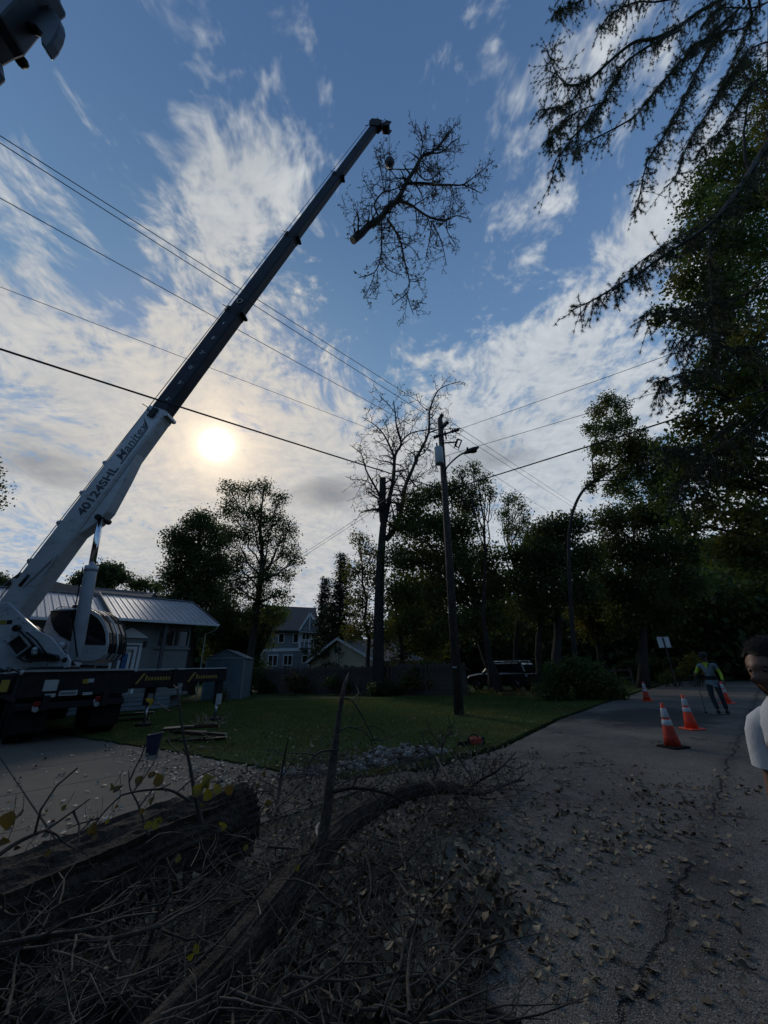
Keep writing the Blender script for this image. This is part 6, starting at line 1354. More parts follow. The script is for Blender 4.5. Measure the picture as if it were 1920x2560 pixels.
def person(label, base, f, J, mats, name='person', hat=False, head_f=None, beard=False, sc_=1.0):
    """J: joint positions (right, forward, up) in the person's own frame"""
    base = Vector(base); f = Vector(f).normalized(); rt = f.cross(UPZ); p = thing(name, base, label, 'person')
    W_ = {k: base + (rt * v[0] + f * v[1] + UPZ * v[2]) * sc_ for k, v in J.items()}
    order = ['pelvis', 'waist', 'chest', 'neck', 'skull', 'sL', 'eL', 'hL', 'sR', 'eR', 'hR', 'pL', 'kL', 'aL', 'tL', 'pR', 'kR', 'aR', 'tR']
    rads = [(.13, .10), (.125, .095), (.145, .10), .05, .07, .055, .040, .026, .055, .040, .026, .085, .055, .038, .03, .085, .055, .038, .03]
    ix = {k: i for i, k in enumerate(order)}
    E = [('pelvis', 'waist'), ('waist', 'chest'), ('chest', 'neck'), ('neck', 'skull'), ('chest', 'sL'), ('sL', 'eL'), ('eL', 'hL'), ('chest', 'sR'), ('sR', 'eR'), ('eR', 'hR'), ('pelvis', 'pL'), ('pL', 'kL'), ('kL', 'aL'), ('aL', 'tL'), ('pelvis', 'pR'), ('pR', 'kR'), ('kR', 'aR'), ('aR', 'tR')]
    skin('body', [W_[k] for k in order], [(ix[a], ix[c]) for a, c in E], rads, mats['skin'], p)
    def part(nm, keys, ed, rd, m):
        V_ = [W_[k] if isinstance(k, str) else W_[k[0]].lerp(W_[k[1]], k[2]) for k in keys]; return skin(nm, V_, ed, rd, m, p)
    part('shirt', [('pelvis', 'waist', .35), 'waist', 'chest', ('chest', 'neck', .72), 'sL', ('sL', 'eL', .55), 'sR', ('sR', 'eR', .55)], [(0, 1), (1, 2), (2, 3), (2, 4), (4, 5), (2, 6), (6, 7)], [(.155, .12), (.15, .115), (.165, .12), .065, .075, .062, .075, .062], mats['shirt'])
    if 'sleeve' in mats:
        for s in 'LR': part('sleeve', ['s' + s, ('s' + s, 'e' + s, .5), 'e' + s, ('e' + s, 'h' + s, .95)], [(0, 1), (1, 2), (2, 3)], [.06, .056, .052, .036], mats['sleeve'])
    part('trousers', [('pelvis', 'waist', .35), 'pelvis', 'pL', 'kL', ('kL', 'aL', .95), 'pR', 'kR', ('kR', 'aR', .95)], [(0, 1), (1, 2), (2, 3), (3, 4), (1, 5), (5, 6), (6, 7)], [(.145, .11), (.15, .12), .10, .072, .062, .10, .072, .062], mats['legs'])
    for s in 'LR':
        a, t = W_['a' + s], W_['t' + s]; b = MB(); d = (t - a); d.z = 0; d.normalize(); a = Vector((a.x, a.y, min(a.z, t.z + .03))); b.tube([a - d * .07, a, a + d * .09, a + d * .19], [.045, .056, .050, .036], 10, flat=1.0); b.build('boot', M['black_cloth'], p)
        h_ = W_['h' + s]; hand(p, h_, h_ - W_['e' + s], rt, -1 if s == 'L' else 1, mats['skin'])
    hf = head_f or f; c = W_['skull'] + UPZ * .05; headmesh(p, c, hf, UPZ, .235 * sc_, mats['skin'], beard=beard, hair=not hat)
    if hat:
        b = MB(); fr = Matrix((Vector(hf).normalized(), UPZ.cross(hf).normalized(), UPZ)).transposed(); b.lathe([(.125, .02), (.122, .06), (.10, .115), (.05, .135), (0, .138)], c + UPZ * .01, fr, 18); cp_ = b.build('cap', M['black_cloth'], p)
        b = MB(); b.prism([(.09, -.07), (.16, -.055), (.19, 0), (.16, .055), (.09, .07)], c + UPZ * .025, Vector(hf).normalized(), UPZ.cross(hf).normalized(), .008); b.build('brim', M['black_cloth'], cp_)
    return p, W_
wb_ = Vector((10.33, 13.4, 0)); wf = Vector((-.72, -.70, 0))
JW = dict(pelvis=(0, 0, .93), waist=(0, .0, 1.10), chest=(.0, .02, 1.33), neck=(.0, .03, 1.49), skull=(.01, .05, 1.60), sL=(-.20, .02, 1.42), eL=(-.28, -.02, 1.16), hL=(-.30, .10, .93), sR=(.20, .02, 1.42), eR=(.30, .02, 1.22), hR=(.33, .24, 1.16), pL=(-.10, 0, .88), kL=(-.13, .06, .50), aL=(-.15, -.02, .10), tL=(-.15, .1, .04), pR=(.10, 0, .88), kR=(.10, .10, .50), aR=(.05, .12, .10), tR=(.05, .24, .04))
wk, WJ = person('worker in lime sleeves, blue-grey vest and dark cap holding a rod on the road', wb_, wf, JW, dict(skin='skin_dark', shirt='vest_blue', sleeve='lime', legs='jeans'), hat=True, head_f=Vector((-.8, -.6, -.35)), sc_=1.0)
b = MB(); wrt = wf.normalized().cross(UPZ); cc_ = WJ['pelvis'].lerp(WJ['waist'], .8)
FR_ = Matrix((wrt, wf.normalized(), UPZ)).transposed()
b = MB(); vs = []
for z, r1, r2 in ((-.09, .178, .142), (.02, .180, .142)):
    for k in range(24): a = 2 * math.pi * k / 24; vs.append(cc_ + wrt * math.cos(a) * r1 + wf.normalized() * math.sin(a) * r2 + UPZ * z)
b.add(vs, [(k, (k + 1) % 24, 24 + (k + 1) % 24, 24 + k) for k in range(24)], 0, True); b.build('belt', M['black_cloth'], wk)
b = MB(); vs = []
for z, r1, r2 in ((-.26, .176, .150), (-.08, .165, .138)):
    for k in range(24): a = 2 * math.pi * k / 24; zz_ = z + (.05 * math.sin(a * 2) if z < -.2 else 0); vs.append(cc_ + wrt * math.cos(a) * r1 + wf.normalized() * math.sin(a) * r2 + UPZ * zz_)
b.add(vs, [(k, (k + 1) % 24, 24 + (k + 1) % 24, 24 + k) for k in range(24)], 0, True); b.build('shirt_tail', M['vest_blue'], wk)
b = MB(); ch2 = WJ['chest'] + wf.normalized() * .128; b.prism([(-.075, .13), (.075, .13), (.0, -.06)], ch2 + UPZ * .03, wrt, UPZ, -.02); b.build('collar', M['lime'], wk)
rod_t = WJ['hR'] + wf.normalized() * .06 + UPZ * .1; rod_b = Vector((rod_t.x + wf.x * .1, rod_t.y + wf.y * .1, .03))
b = MB(); b.tube([rod_t, rod_b], .009, 6); b.ball(rod_b + UPZ * .03, (.04, .04, .03)); tag(b.build('rod', M['cable']), 'thin dark rod held upright in the worker\'s hand', 'rod')
# climber standing in the fork of the cut tree
cl_b = at(995, 1293, 25.6); cf = Vector((.6, -.8, 0))
JC = dict(pelvis=(0, 0, .62), waist=(0, .02, .80), chest=(0, .05, 1.03), neck=(0, .08, 1.18), skull=(.0, .09, 1.28), sL=(-.20, .04, 1.12), eL=(-.36, .08, .92), hL=(-.20, .22, .80), sR=(.20, .04, 1.12), eR=(.42, .10, 1.10), hR=(.66, .12, 1.20), pL=(-.10, 0, .58), kL=(-.24, .25, .42), aL=(-.22, .10, .05), tL=(-.22, .2, .0), pR=(.10, 0, .58), kR=(.22, .25, .38), aR=(.14, .02, .04), tR=(.14, .14, .0))
clm, CJ = person('climber in dark clothing standing in the fork of the tree being cut', cl_b, cf, JC, dict(skin='skin_dark', shirt='black_cloth', sleeve='black_cloth', legs='jeans'), hat=True)
b = MB(); b.tube([CJ['pelvis'] + Vector((.1, -.1, 0)), at(1008, 1240, 26)], .015, 5); b.tube([at(1150, 1085, 26).lerp(at(1008, 1225, 26), 1.0), at(985, 1245, 25.8), at(745, 1400, 24)], .012, 5); tag(b.build('climbing_rope', M['cable']), 'dark rope passing the climber through the cut tree', 'rope')
b = MB(); b.tube([CJ['pelvis'] + Vector((-.15, -.1, -.02)), CJ['pelvis'] + Vector((-.22, -.12, -.55))], .012, 5); b.box(CJ['pelvis'] + Vector((-.22, -.12, -.72)), (.16, .2, .3)); b.box(CJ['pelvis'] + Vector((-.22, -.12, -1.0)), (.03, .08, .4)); tag(b.build('chainsaw', M['black_paint']), 'dark chainsaw hanging on a line below the climber', 'chainsaw')
# the man at the right edge of the view
nh = at(1928, 1672, 1.92); man = thing('person', (nh.x + .08, nh.y, 0), 'dark-haired bearded man in a light grey T-shirt at the right edge of the picture', 'person')
mf = Vector((-.97, -.14, -.16)); mf_h = Vector((-.8, -.45, 0)).normalized(); mr = mf_h.cross(UPZ)
hc = Vector((nh.x + .02, nh.y, nh.z)); bx_, by_ = hc.x + .095, hc.y + .03
def MP(r, f_, z): q = Vector((bx_, by_, 0)) + mr * r + mf_h * f_; return Vector((q.x, q.y, z))
sh_z = hc.z - .175
V_ = [MP(0, 0, .98), MP(0, .0, 1.18), MP(0, -.01, sh_z - .08), MP(0, .0, sh_z + .08), hc - UPZ * .04, MP(-.13, 0, sh_z - .08), MP(-.212, -.02, sh_z - .29), MP(-.22, .06, sh_z - .55), MP(.13, 0, sh_z - .08), MP(.212, -.02, sh_z - .29), MP(.22, .06, sh_z - .55), MP(-.1, 0, .9), MP(-.11, .02, .5), MP(-.11, -.02, .09), MP(.1, 0, .9), MP(.11, .02, .5), MP(.11, -.02, .09)]
skin('body', V_, [(0, 1), (1, 2), (2, 3), (3, 4), (2, 5), (5, 6), (6, 7), (2, 8), (8, 9), (9, 10), (0, 11), (11, 12), (12, 13), (0, 14), (14, 15), (15, 16)], [(.13, .10), (.12, .09), (.12, .09), .070, .075, .04, .043, .03, .04, .043, .03, .09, .06, .04, .09, .06, .04], 'skin', man)
b = MB(); vs = []; rg_ = [(.90, .19, .14), (.98, .186, .138), (1.06, .18, .135), (1.14, .182, .137), (1.22, .186, .138), (sh_z - .16, .185, .14), (sh_z - .11, .186, .138), (sh_z - .06, .184, .130), (sh_z - .02, .172, .118), (sh_z + .015, .150, .108), (sh_z + .045, .124, .098), (sh_z + .075, .102, .092), (sh_z + .10, .088, .084)]
for i_, (z_, w_, d_) in enumerate(rg_):
    for k in range(32):
        a = 2 * math.pi * k / 32; fo = 1 + .022 * math.sin(a * 5 + z_ * 21) * math.sin(z_ * 33 + a * 2) * (1 if i_ < 8 else .2); vs.append(MP(math.cos(a) * w_ * fo, math.sin(a) * d_ * fo, z_))
b.add(vs, [(i * 32 + k, i * 32 + (k + 1) % 32, (i + 1) * 32 + (k + 1) % 32, (i + 1) * 32 + k) for i in range(len(rg_) - 1) for k in range(32)], 0, True)
for sg in (-1, 1):
    pz = [MP(sg * .10, 0, sh_z - .05), MP(sg * .14, -.002, sh_z - .055), MP(sg * .170, -.006, sh_z - .08), MP(sg * .190, -.010, sh_z - .12), MP(sg * .200, -.012, sh_z - .17), MP(sg * .207, -.014, sh_z - .22), MP(sg * .210, -.015, sh_z - .255)]
    b.tube(pz, [.055, .066, .070, .069, .067, .066, .067], 24, cap=False, rough=.012)
b.build('t_shirt', M['grey_shirt'], man)
skin('trousers', [MP(0, 0, 1.0), MP(0, 0, .93), MP(-.1, 0, .86), MP(-.11, .02, .5), MP(-.11, -.02, .1), MP(.1, 0, .86), MP(.11, .02, .5), MP(.11, -.02, .1)], [(0, 1), (1, 2), (2, 3), (3, 4), (1, 5), (5, 6), (6, 7)], [(.145, .115), (.15, .12), .1, .075, .06, .1, .075, .06], 'jeans', man)
for s_i, a_ in ((-1, V_[7]), (1, V_[10])): hand(man, a_, a_ - V_[6 if s_i < 0 else 9], mr, s_i, 'skin')
for a_ in (V_[13], V_[16]): b = MB(); b.tube([a_ - mf_h * .08 - UPZ * .04, a_ - UPZ * .04, a_ + mf_h * .1 - UPZ * .045, a_ + mf_h * .2 - UPZ * .05], [.045, .05, .045, .035], 10); b.build('boot', M['black_cloth'], man)
headmesh(man, hc, mf, UPZ, .262, 'skin', beard=True)
# short strands that break up the outline of hair and beard
f_ = mf.normalized(); u3 = (UPZ - f_ * f_.z).normalized(); r3 = f_.cross(u3); HV = []
for i in range(5200):
    lo = pr0.uniform(-math.pi, math.pi); fr0 = max(0, math.cos(lo)); bd0 = i % 4 == 0
    if bd0: lo = pr0.uniform(-1.6, 1.6); la = pr0.uniform(-1.3, -.62)
    else: lim = .10 + .62 * fr0 ** 1.2 - .75 * max(0, -math.cos(lo)); la = math.asin(min(1, max(math.sin(lim), pr0.uniform(math.sin(lim), 1))))
    h3 = .262; k3 = 1.05 if bd0 else 1.07; n3 = f_ * (math.cos(la) * math.cos(lo)) + r3 * (math.cos(la) * math.sin(lo)) + u3 * math.sin(la)
    yk = (1 - .28 * max(0, -math.sin(la) - .2) / .8) if math.sin(la) < -.2 else 1
    p3 = hc + (f_ * (math.cos(la) * math.cos(lo) * .43) + r3 * (math.cos(la) * math.sin(lo) * .33 * yk) + u3 * (math.sin(la) * .52)) * h3 * k3
    t3 = (n3 * .7 + Vector((pr0.gauss(0, .6), pr0.gauss(0, .6), pr0.gauss(0, .6)))).normalized(); s3 = t3.cross(n3).normalized() if t3.cross(n3).length > .01 else r3
    L3 = pr0.uniform(.006, .018); HV += [tuple(p3 - s3 * .0008), tuple(p3 + s3 * .0008), tuple(p3 + t3 * L3)]
HV = np.array(HV); npmesh('hair_strands', HV, np.arange(len(HV)).reshape(-1, 3), M['hair'], man)['kind'] = 'stuff'
# ------------------------------------------------------------------ traffic cones
mat('cone_orange', (0.85, 0.06, 0.018), 0.45, var=0.12, scale=6); mat('cone_band', (0.50, 0.51, 0.52), 0.5, var=0.2, scale=14); mat('cone_dirty', (0.55, 0.04, 0.015), 0.6, var=0.35, scale=5)
def cone(label, p, base_m, body_m, rz):
    p = Vector(p); t = thing('traffic_cone', p, label, 'traffic cone', 'traffic cones on the road'); hgt = .78; rad = lambda z: .145 - (.145 - .028) * (z - .03) / (hgt - .03)
    b = MB(); b.box(p + UPZ * .02, (.40, .40, .036), Matrix.Rotation(rz, 3, 'Z')); b.build('base', M[base_m], t, bevel=.012)
    b = MB(); b.lathe([(rad(z), z) for z in (.035, .2, .4, .6, hgt - .01)] + [(.020, hgt), (.018, hgt - .02)], p, n=24); b.build('cone', M[body_m], t)
    for z0, z1 in ((.385, .485), (.525, .685)):
        b = MB(); b.lathe([(rad(z0) + .001, z0), (rad(z0) + .004, z0 + .004), (rad(z1) + .004, z1 - .004), (rad(z1) + .001, z1)], p, n=24); b.build('reflective_band', M['cone_band'], t)
    return t
cone('nearest traffic cone on the road, with a black base', G(1684, 1869), 'rubber', 'cone_dirty', .3)
cone('bright traffic cone with orange base, second nearest', G(1731, 1824), 'cone_orange', 'cone_orange', .15)
cone('traffic cone directly behind the worker\'s legs', G(1819, 1759), 'cone_orange', 'cone_orange', .5)
cone('far traffic cone at the left edge of the road', G(1619, 1753), 'cone_orange', 'cone_dirty', .9)
# ------------------------------------------------------------------ sign, barricade
sp0 = at(1660, 1605, 27.0); sg_ = thing('road_sign', (sp0.x, sp0.y, 0), 'back of a pale rectangular sign on a dark post beside the road', 'sign')
zt3, zb3 = at(1660, 1592, 27).z, at(1660, 1619, 27).z; b = MB(); b.box((sp0.x, sp0.y + .03, (zt3 + zb3) / 2), (.80, .02, zt3 - zb3)); b.build('panel', M['cone_band'], sg_, bevel=.004)
b = MB(); b.box((sp0.x + .0, sp0.y, zt3 / 2 - .02), (.075, .05, zt3 - .04)); b.build('post', M['fence_wood'], sg_)
bp0 = G(1797, 1675); ba = thing('barricade', bp0, 'white wooden barricade closing the far end of the road', 'barricade'); dxx = Vector((.80, -.60, 0)).normalized()
for sg in (-1, 1):
    b = MB(); b.beam(bp0 + dxx * sg * .62 + Vector((0, -.3, 0)), bp0 + dxx * sg * .55 + UPZ * 1.4, .12, .05); b.beam(bp0 + dxx * sg * .62 + Vector((0, .4, 0)), bp0 + dxx * sg * .55 + Vector((0, .04, 1.35)), .12, .05); b.build('leg', M['trim_white'], ba)
for z_ in (.45, .80, 1.15): b = MB(); b.beam(bp0 + dxx * -.7 + UPZ * z_ - Vector((0, .1, 0)), bp0 + dxx * .7 + UPZ * z_ - Vector((0, .1, 0)), .03, .19); b.build('rail', M['trim_white'], ba)
# ------------------------------------------------------------------ parked car beyond the lawn
fw_, rw_ = Vector((6.75, 29.3, 0)), Vector((8.75, 27.3, 0)); cdv = (fw_ - rw_).normalized(); csd = UPZ.cross(cdv); cc0 = (fw_ + rw_) / 2
mat('car_black', (0.010, 0.011, 0.014), 0.22, var=0.1, coat=0.8)
car = thing('parked_car', cc0, 'black sport utility vehicle parked behind the lawn shrubs', 'car'); wbase = (fw_ - rw_).length / 2
def CP(x, y, z): return cc0 + cdv * x + csd * y + UPZ * z
def cprism(name, poly, w, m, par, z=0, bevel=.04, y0=None):
    b = MB(); y_ = -w / 2 if y0 is None else y0; b.prism(poly, CP(0, y_, 0), cdv, UPZ, -w); return b.build(name, M[m], par, bevel=bevel)
body = cprism('body', [(-2.2, .45), (-2.25, .95), (-2.1, 1.12), (1.0, 1.12), (1.35, 1.10), (2.1, .98), (2.28, .80), (2.3, .42), (1.9, .34), (-2.0, .34)], 1.82, 'car_black', car, bevel=.09)
cprism('cabin', [(-2.12, 1.10), (-1.95, 1.66), (-1.7, 1.74), (.2, 1.74), (.45, 1.70), (1.15, 1.10)], 1.56, 'car_black', car, bevel=.08, y0=-.78)
for sgn in (-1, 1):
    for poly in ([(-1.95, 1.16), (-1.83, 1.60), (-1.25, 1.62), (-1.2, 1.16)], [(-1.12, 1.16), (-1.15, 1.62), (-.35, 1.62), (-.3, 1.16)], [(-.22, 1.16), (-.25, 1.62), (.3, 1.60), (.85, 1.16)]):
        b = MB(); b.prism(poly, CP(0, sgn * .785, 0), cdv, UPZ, sgn * -.012 if sgn < 0 else -.012); b.build('window', M['dark_glass'], car)
    b = MB(); b.tube([CP(-1.85, sgn * .68, 1.75), CP(-1.7, sgn * .68, 1.82), CP(.1, sgn * .68, 1.82), CP(.25, sgn * .68, 1.75)], .022, 8); b.build('roof_rail', M['chrome'], car)
    b = MB(); b.box(CP(2.24, sgn * .66, .82), (.12, .36, .16), Matrix((cdv, csd, UPZ)).transposed()); b.build('headlight', M['chrome'], car, bevel=.03)
    b = MB(); b.box(CP(.78, sgn * .98, 1.12), (.10, .22, .15), Matrix((cdv, csd, UPZ)).transposed()); b.build('mirror', M['car_black'], car, bevel=.03)
    for x_ in (wbase, -wbase):
        c = CP(x_, sgn * .84, .36); X = Matrix((UPZ, cdv, csd * -1 if False else cdv.cross(UPZ) * -1)).transposed(); X = Matrix((UPZ, cdv * -1, UPZ.cross(cdv * -1))).transposed()
        b = MB(); b.lathe([(.22, -.11), (.33, -.11), (.36, -.08), (.36, .08), (.33, .11), (.22, .11)], c, X, 22); w_ = b.build('wheel', M['rubber'], car)
        b = MB()
        for k in range(10):
            a = 2 * math.pi * k / 10; dr_ = UPZ * math.cos(a) + cdv * math.sin(a); b.beam(c + csd * sgn * .10 + dr_ * .03, c + csd * sgn * .10 + dr_ * .22, .035, .02, csd)
        b.lathe([(.205, .09 * sgn), (.235, .115 * sgn), (.235, .07 * sgn)] if sgn * X.col[2].dot(csd) > 0 else [(.205, -.09 * sgn), (.235, -.115 * sgn), (.235, -.07 * sgn)], c, X, 22); b.build('rim', M['chrome'], w_)
# ------------------------------------------------------------------ blue bin, log piles, small red machine
mat('bin_blue', (0.016, 0.022, 0.055), 0.5, var=0.2)
bn0 = G(379, 1886); bi = thing('bin', bn0, 'small dark blue bin standing at the edge of the driveway', 'bin'); b = MB(); a0, a1, hh_ = .10, .13, .36; RZ = Matrix.Rotation(.3, 3, 'Z')
o_ = [(x * a0, y * a0 * .8, 0) for x, y in ((-1, -1), (1, -1), (1, 1), (-1, 1))] + [(x * a1, y * a1 * .8, hh_ * (1 + (.08 if x > 0 else -.04))) for x, y in ((-1, -1), (1, -1), (1, 1), (-1, 1))] + [(x * a1 * .9, y * a1 * .7, hh_ * (1 + (.08 if x > 0 else -.04))) for x, y in ((-1, -1), (1, -1), (1, 1), (-1, 1))] + [(x * a0 * .9, y * a0 * .7, .03) for x, y in ((-1, -1), (1, -1), (1, 1), (-1, 1))]
b.add([bn0 + RZ @ Vector(v) for v in o_], [(3, 2, 1, 0)] + [(i, (i + 1) % 4, 4 + (i + 1) % 4, 4 + i) for i in range(4)] + [(4 + i, 4 + (i + 1) % 4, 8 + (i + 1) % 4, 8 + i) for i in range(4)] + [(8 + i, 8 + (i + 1) % 4, 12 + (i + 1) % 4, 12 + i) for i in range(4)] + [(12, 13, 14, 15)]); b.build('tub', M['bin_blue'], bi, bevel=.006)
b = MB(); b.tube([bn0 + RZ @ Vector((x, y, z)) for x, y, z in ((-.14, -.11, .35), (.14, -.11, .39), (.14, .11, .39), (-.14, .11, .35), (-.14, -.11, .35))], .012, 6); b.build('rim', M['bin_blue'], bi)
b = MB(); b.box(bn0 + RZ @ Vector((0, -.092, .19)), (.02, .012, .30), RZ); b.build('rib', M['bin_blue'], bi)
mat('bark_brown', (0.075, 0.050, 0.038), 0.9, var=0.3, scale=8, bump=0.6, bscale=50)
def split_log(c, L_, r, az, roll, label, group, tilt=0.0):
    d = Vector((math.cos(az), math.sin(az), tilt)).normalized(); y = UPZ.cross(d).normalized(); z = d.cross(y); y2 = y * math.cos(roll) + z * math.sin(roll); z2 = d.cross(y2)
    n = 7; prof = [(math.cos(math.pi * (1 + i / (n - 1))) * r, math.sin(math.pi * (1 + i / (n - 1))) * r * .8) for i in range(n)]; c = Vector(c)
    t = thing('split_log', c - UPZ * r, label, 'log', group); b = MB(); vs = [c - d * L_ / 2 + y2 * a + z2 * q for a, q in prof] + [c + d * L_ / 2 + y2 * a * .92 + z2 * q * .95 for a, q in prof]
    b.add(vs, [(i, i + 1, n + i + 1, n + i) for i in range(n - 1)], 0); b.build('bark', M['bark_brown'], t)
    b = MB(); b.add(vs, [(n - 1, 0, n, 2 * n - 1), tuple(range(n)), tuple(range(2 * n - 1, n - 1, -1))], 0); b.build('wood', M['cut_wood2'], t)
mat('cut_wood2', (0.26, 0.19, 0.13), 0.85, var=0.3, scale=6, bump=0.4, bscale=30)
c1_ = G(325, 1806); c2_ = G(490, 1856)
for i, (dx, dy, z, L_, az) in enumerate(((-.35, 0, .10, .62, .25), (.25, .15, .12, .60, .22), (-.2, .1, .27, .66, .28), (.34, .2, .30, .62, .3))): split_log(c1_ + Vector((dx, dy, z)), L_, .10, az, rnd.uniform(-.3, .3), 'split log in the low stack by the truck\'s rear wheels', 'split logs by the truck')
for i in range(11):
    lay = i // 4; split_log(c2_ + Vector((-.42 + (i % 4) * .28 + rnd.uniform(-.05, .05), rnd.uniform(-.15, .2), .09 + lay * .13)), rnd.uniform(.5, .7), rnd.uniform(.07, .095), rnd.uniform(-.2, .45), rnd.uniform(-.4, .4), 'split log in the loose pile on the lawn beyond the brush', 'split logs on the lawn', rnd.uniform(-.08, .08))
b = MB(); tw_ = random.Random(8)
for _ in range(26): p = c2_ + Vector((tw_.uniform(0, .65), tw_.uniform(-.2, .2), .40)); b.tube(wob(p, p + Vector((tw_.uniform(-.3, .3), tw_.uniform(-.2, .2), tw_.uniform(-.02, .28))), 3, .1), tap(4, .012, .005), 4)
tag(b.build('kindling', M['cut_wood2']), 'pale splintered sticks on top of the loose log pile', 'sticks', kind='stuff')
rc = G(1190, 1866); rm = thing('chainsaw', rc, 'small red and black power saw lying at the lawn edge by the brush', 'chainsaw'); b = MB(); mat('red_plastic', (0.42, 0.05, 0.03), 0.4)
b.box(rc + UPZ * .10, (.26, .14, .15), Matrix.Rotation(.5, 3, 'Z')); b.build('housing', M['red_plastic'], rm, bevel=.03); b = MB(); b.tube([rc + Vector((math.cos(a) * .12 - .04, -.02, .10 + math.sin(a) * .13)) for a in [i * math.pi / 8 for i in range(9)]], .016, 8); b.build('handle', M['black_paint'], rm)
b = MB(); b.box(rc + Vector((-.26, -.12, .08)), (.34, .015, .07), Matrix.Rotation(.5, 3, 'Z')); b.build('guide_bar', M['black_steel'], rm); b = MB(); b.box(rc + Vector((.14, .07, .1)), (.12, .12, .14), Matrix.Rotation(.5, 3, 'Z')); b.build('engine', M['black_paint'], rm, bevel=.02)
# ------------------------------------------------------------------ grapple of a loader overhead, top left
gY = 2.25; gp_ = thing('log_grapple', at(-330, -40, gY), 'black log loader grapple with a hooked claw overhead in the top left corner', 'grapple'); gp_.location.z = 0
def gplate(name, pts, Y, th, m='black_paint', par=gp_, bevel=.02):
    vs = [at(x, y, Y) for x, y in pts]; O = vs[0]; b = MB(); b.prism([((v - O).x, (v - O).z) for v in vs], O, (1, 0, 0), UPZ, th); return b.build(name, M[m], par, bevel=bevel)
gplate('rotator', [(-60, -60), (150, -30), (153, 0), (156, 18), (166, 35), (167, 43), (150, 58), (125, 72), (98, 99), (64, 141), (40, 150), (12, 166), (-60, 190)], gY, .34)
gplate('claw', [(60, 20), (118, 25), (152, 60), (164, 77), (167, 95), (162, 115), (150, 138), (133, 157), (121, 141), (119, 126), (123, 119), (106, 98), (80, 88)], gY - .05, .12)
gplate('claw', [(-60, 130), (0, 150), (10, 168), (17, 205), (0, 220), (-60, 240)], gY - .03, .12)
b = MB(); b.ball(at(55, 155, gY + .1), (.075, .075, .06), 9, 6, jit=.12); b.build('hose_fitting', M['black_steel'], gp_)
b = MB(); b.tube([at(20, 150, gY), at(-8, 112, gY), at(-40, 90, gY)], .02, 7); b.build('hose', M['rubber'], gp_)
g0_ = at(-40, 20, gY + .15); b = MB(); b.beam(g0_, (-7.0, 0.5, 9.6), .28, .34); b.beam((-7.0, .5, 9.6), (-8.6, -1.8, 3.0), .36, .42); b.build('loader_arm', M['black_steel'], gp_, bevel=.02); b = MB(); b.box((-8.6, -1.8, 1.5), (1.2, 1.2, 3.0)); b.build('loader_base', M['black_steel'], gp_, bevel=.05)
# ------------------------------------------------------------------ felled wood and brush in the foreground
pr = random.Random(77)
def rugged(mb, path, rad, n=44, amp=.055, mi=0, step=.05):
    """a log with real furrows running along its bark"""
    pts = smooth([Vector(p) for p in path], 4); out = []; rr_ = []; 
    m_ = len(path)
    for i, p in enumerate(pts):
        f = i / (len(pts) - 1) * (m_ - 1); k = min(int(f), m_ - 2); out.append(p); rr_.append(rad[k] + (rad[k + 1] - rad[k]) * (f - k))
    P2 = []; R2 = []
    for i in range(len(out) - 1):
        q = max(1, int((out[i + 1] - out[i]).length / step))
        for j in range(q): P2.append(out[i].lerp(out[i + 1], j / q)); R2.append(rr_[i] + (rr_[i + 1] - rr_[i]) * j / q)
    P2.append(out[-1]); R2.append(rr_[-1]); N = len(P2)
    prof = [pr.uniform(-1, 1) for _ in range(n)]; vs = []; a = (P2[1] - P2[0]).orthogonal().normalized()
    for i in range(N):
        t = (P2[min(i + 1, N - 1)] - P2[max(i - 1, 0)]).normalized(); a = (a - t * a.dot(t)).normalized(); b_ = t.cross(a)
        prof = [max(-1, min(1, prof[k] * .86 + pr.uniform(-.5, .5) + .02 * (prof[(k + 1) % n] - prof[k]))) for k in range(n)]
        for k in range(n):
            w = 2 * math.pi * k / n; alt = (1 if k % 2 else -.6); r = R2[i] * (1 + amp * (prof[k] * .7 + alt * .35)); vs.append(P2[i] + (a * math.cos(w) + b_ * math.sin(w)) * r)
    fs = [(i * n + k, i * n + (k + 1) % n, (i + 1) * n + (k + 1) % n, (i + 1) * n + k) for i in range(N - 1) for k in range(n)]
    mb.add(vs, fs, mi, False); mb.f.append(tuple(len(mb.v) - len(vs) + k for k in range(n - 1, -1, -1))); mb.mi.append(mi); mb.sm.append(False)
    mb.f.append(tuple(len(mb.v) - n + k for k in range(n))); mb.mi.append(mi); mb.sm.append(False); return P2, R2
def lbark(N, vec, c, b):
    w = N.noise(vec, 34, 5, 0.7); return N.mix(N.map(w, .35, .65), N.mix(1.0, c, (.4, .38, .36), 'MULTIPLY'), c)
mat('log_bark', (0.074, 0.060, 0.048), 0.95, var=0.4, scale=5, bump=1.6, bscale=55, spec=0.2, fn=lbark)
mat('branch_bark', (0.085, 0.066, 0.048), 0.88, var=0.35, scale=7, bump=0.5, bscale=90, fn=lbark)
mat('cut_dark', (0.05, 0.038, 0.028), 0.9, var=0.35, scale=10, bump=0.5, bscale=40)
lg = thing('big_log', G(300, 2180), 'thickest log with furrowed bark lying across the lower left, cut end to the right', 'log')
p1, p2 = G(592, 2050, .30), G(0, 2330, .31); b = MB(); rugged(b, [p1, p1.lerp(p2, .5) + Vector((0, 0, .02)), p2, p2 + (p2 - p1) * .6], [.275, .285, .30, .31], 64, .115); b.build('bark', M['log_bark'], lg)
dd_ = (p1 - p2).normalized(); b = MB(); b.tube([p1 - dd_ * .01, p1 + dd_ * .006], .25, 30, smooth=False); b.build('cut_face', M['cut_dark'], lg)
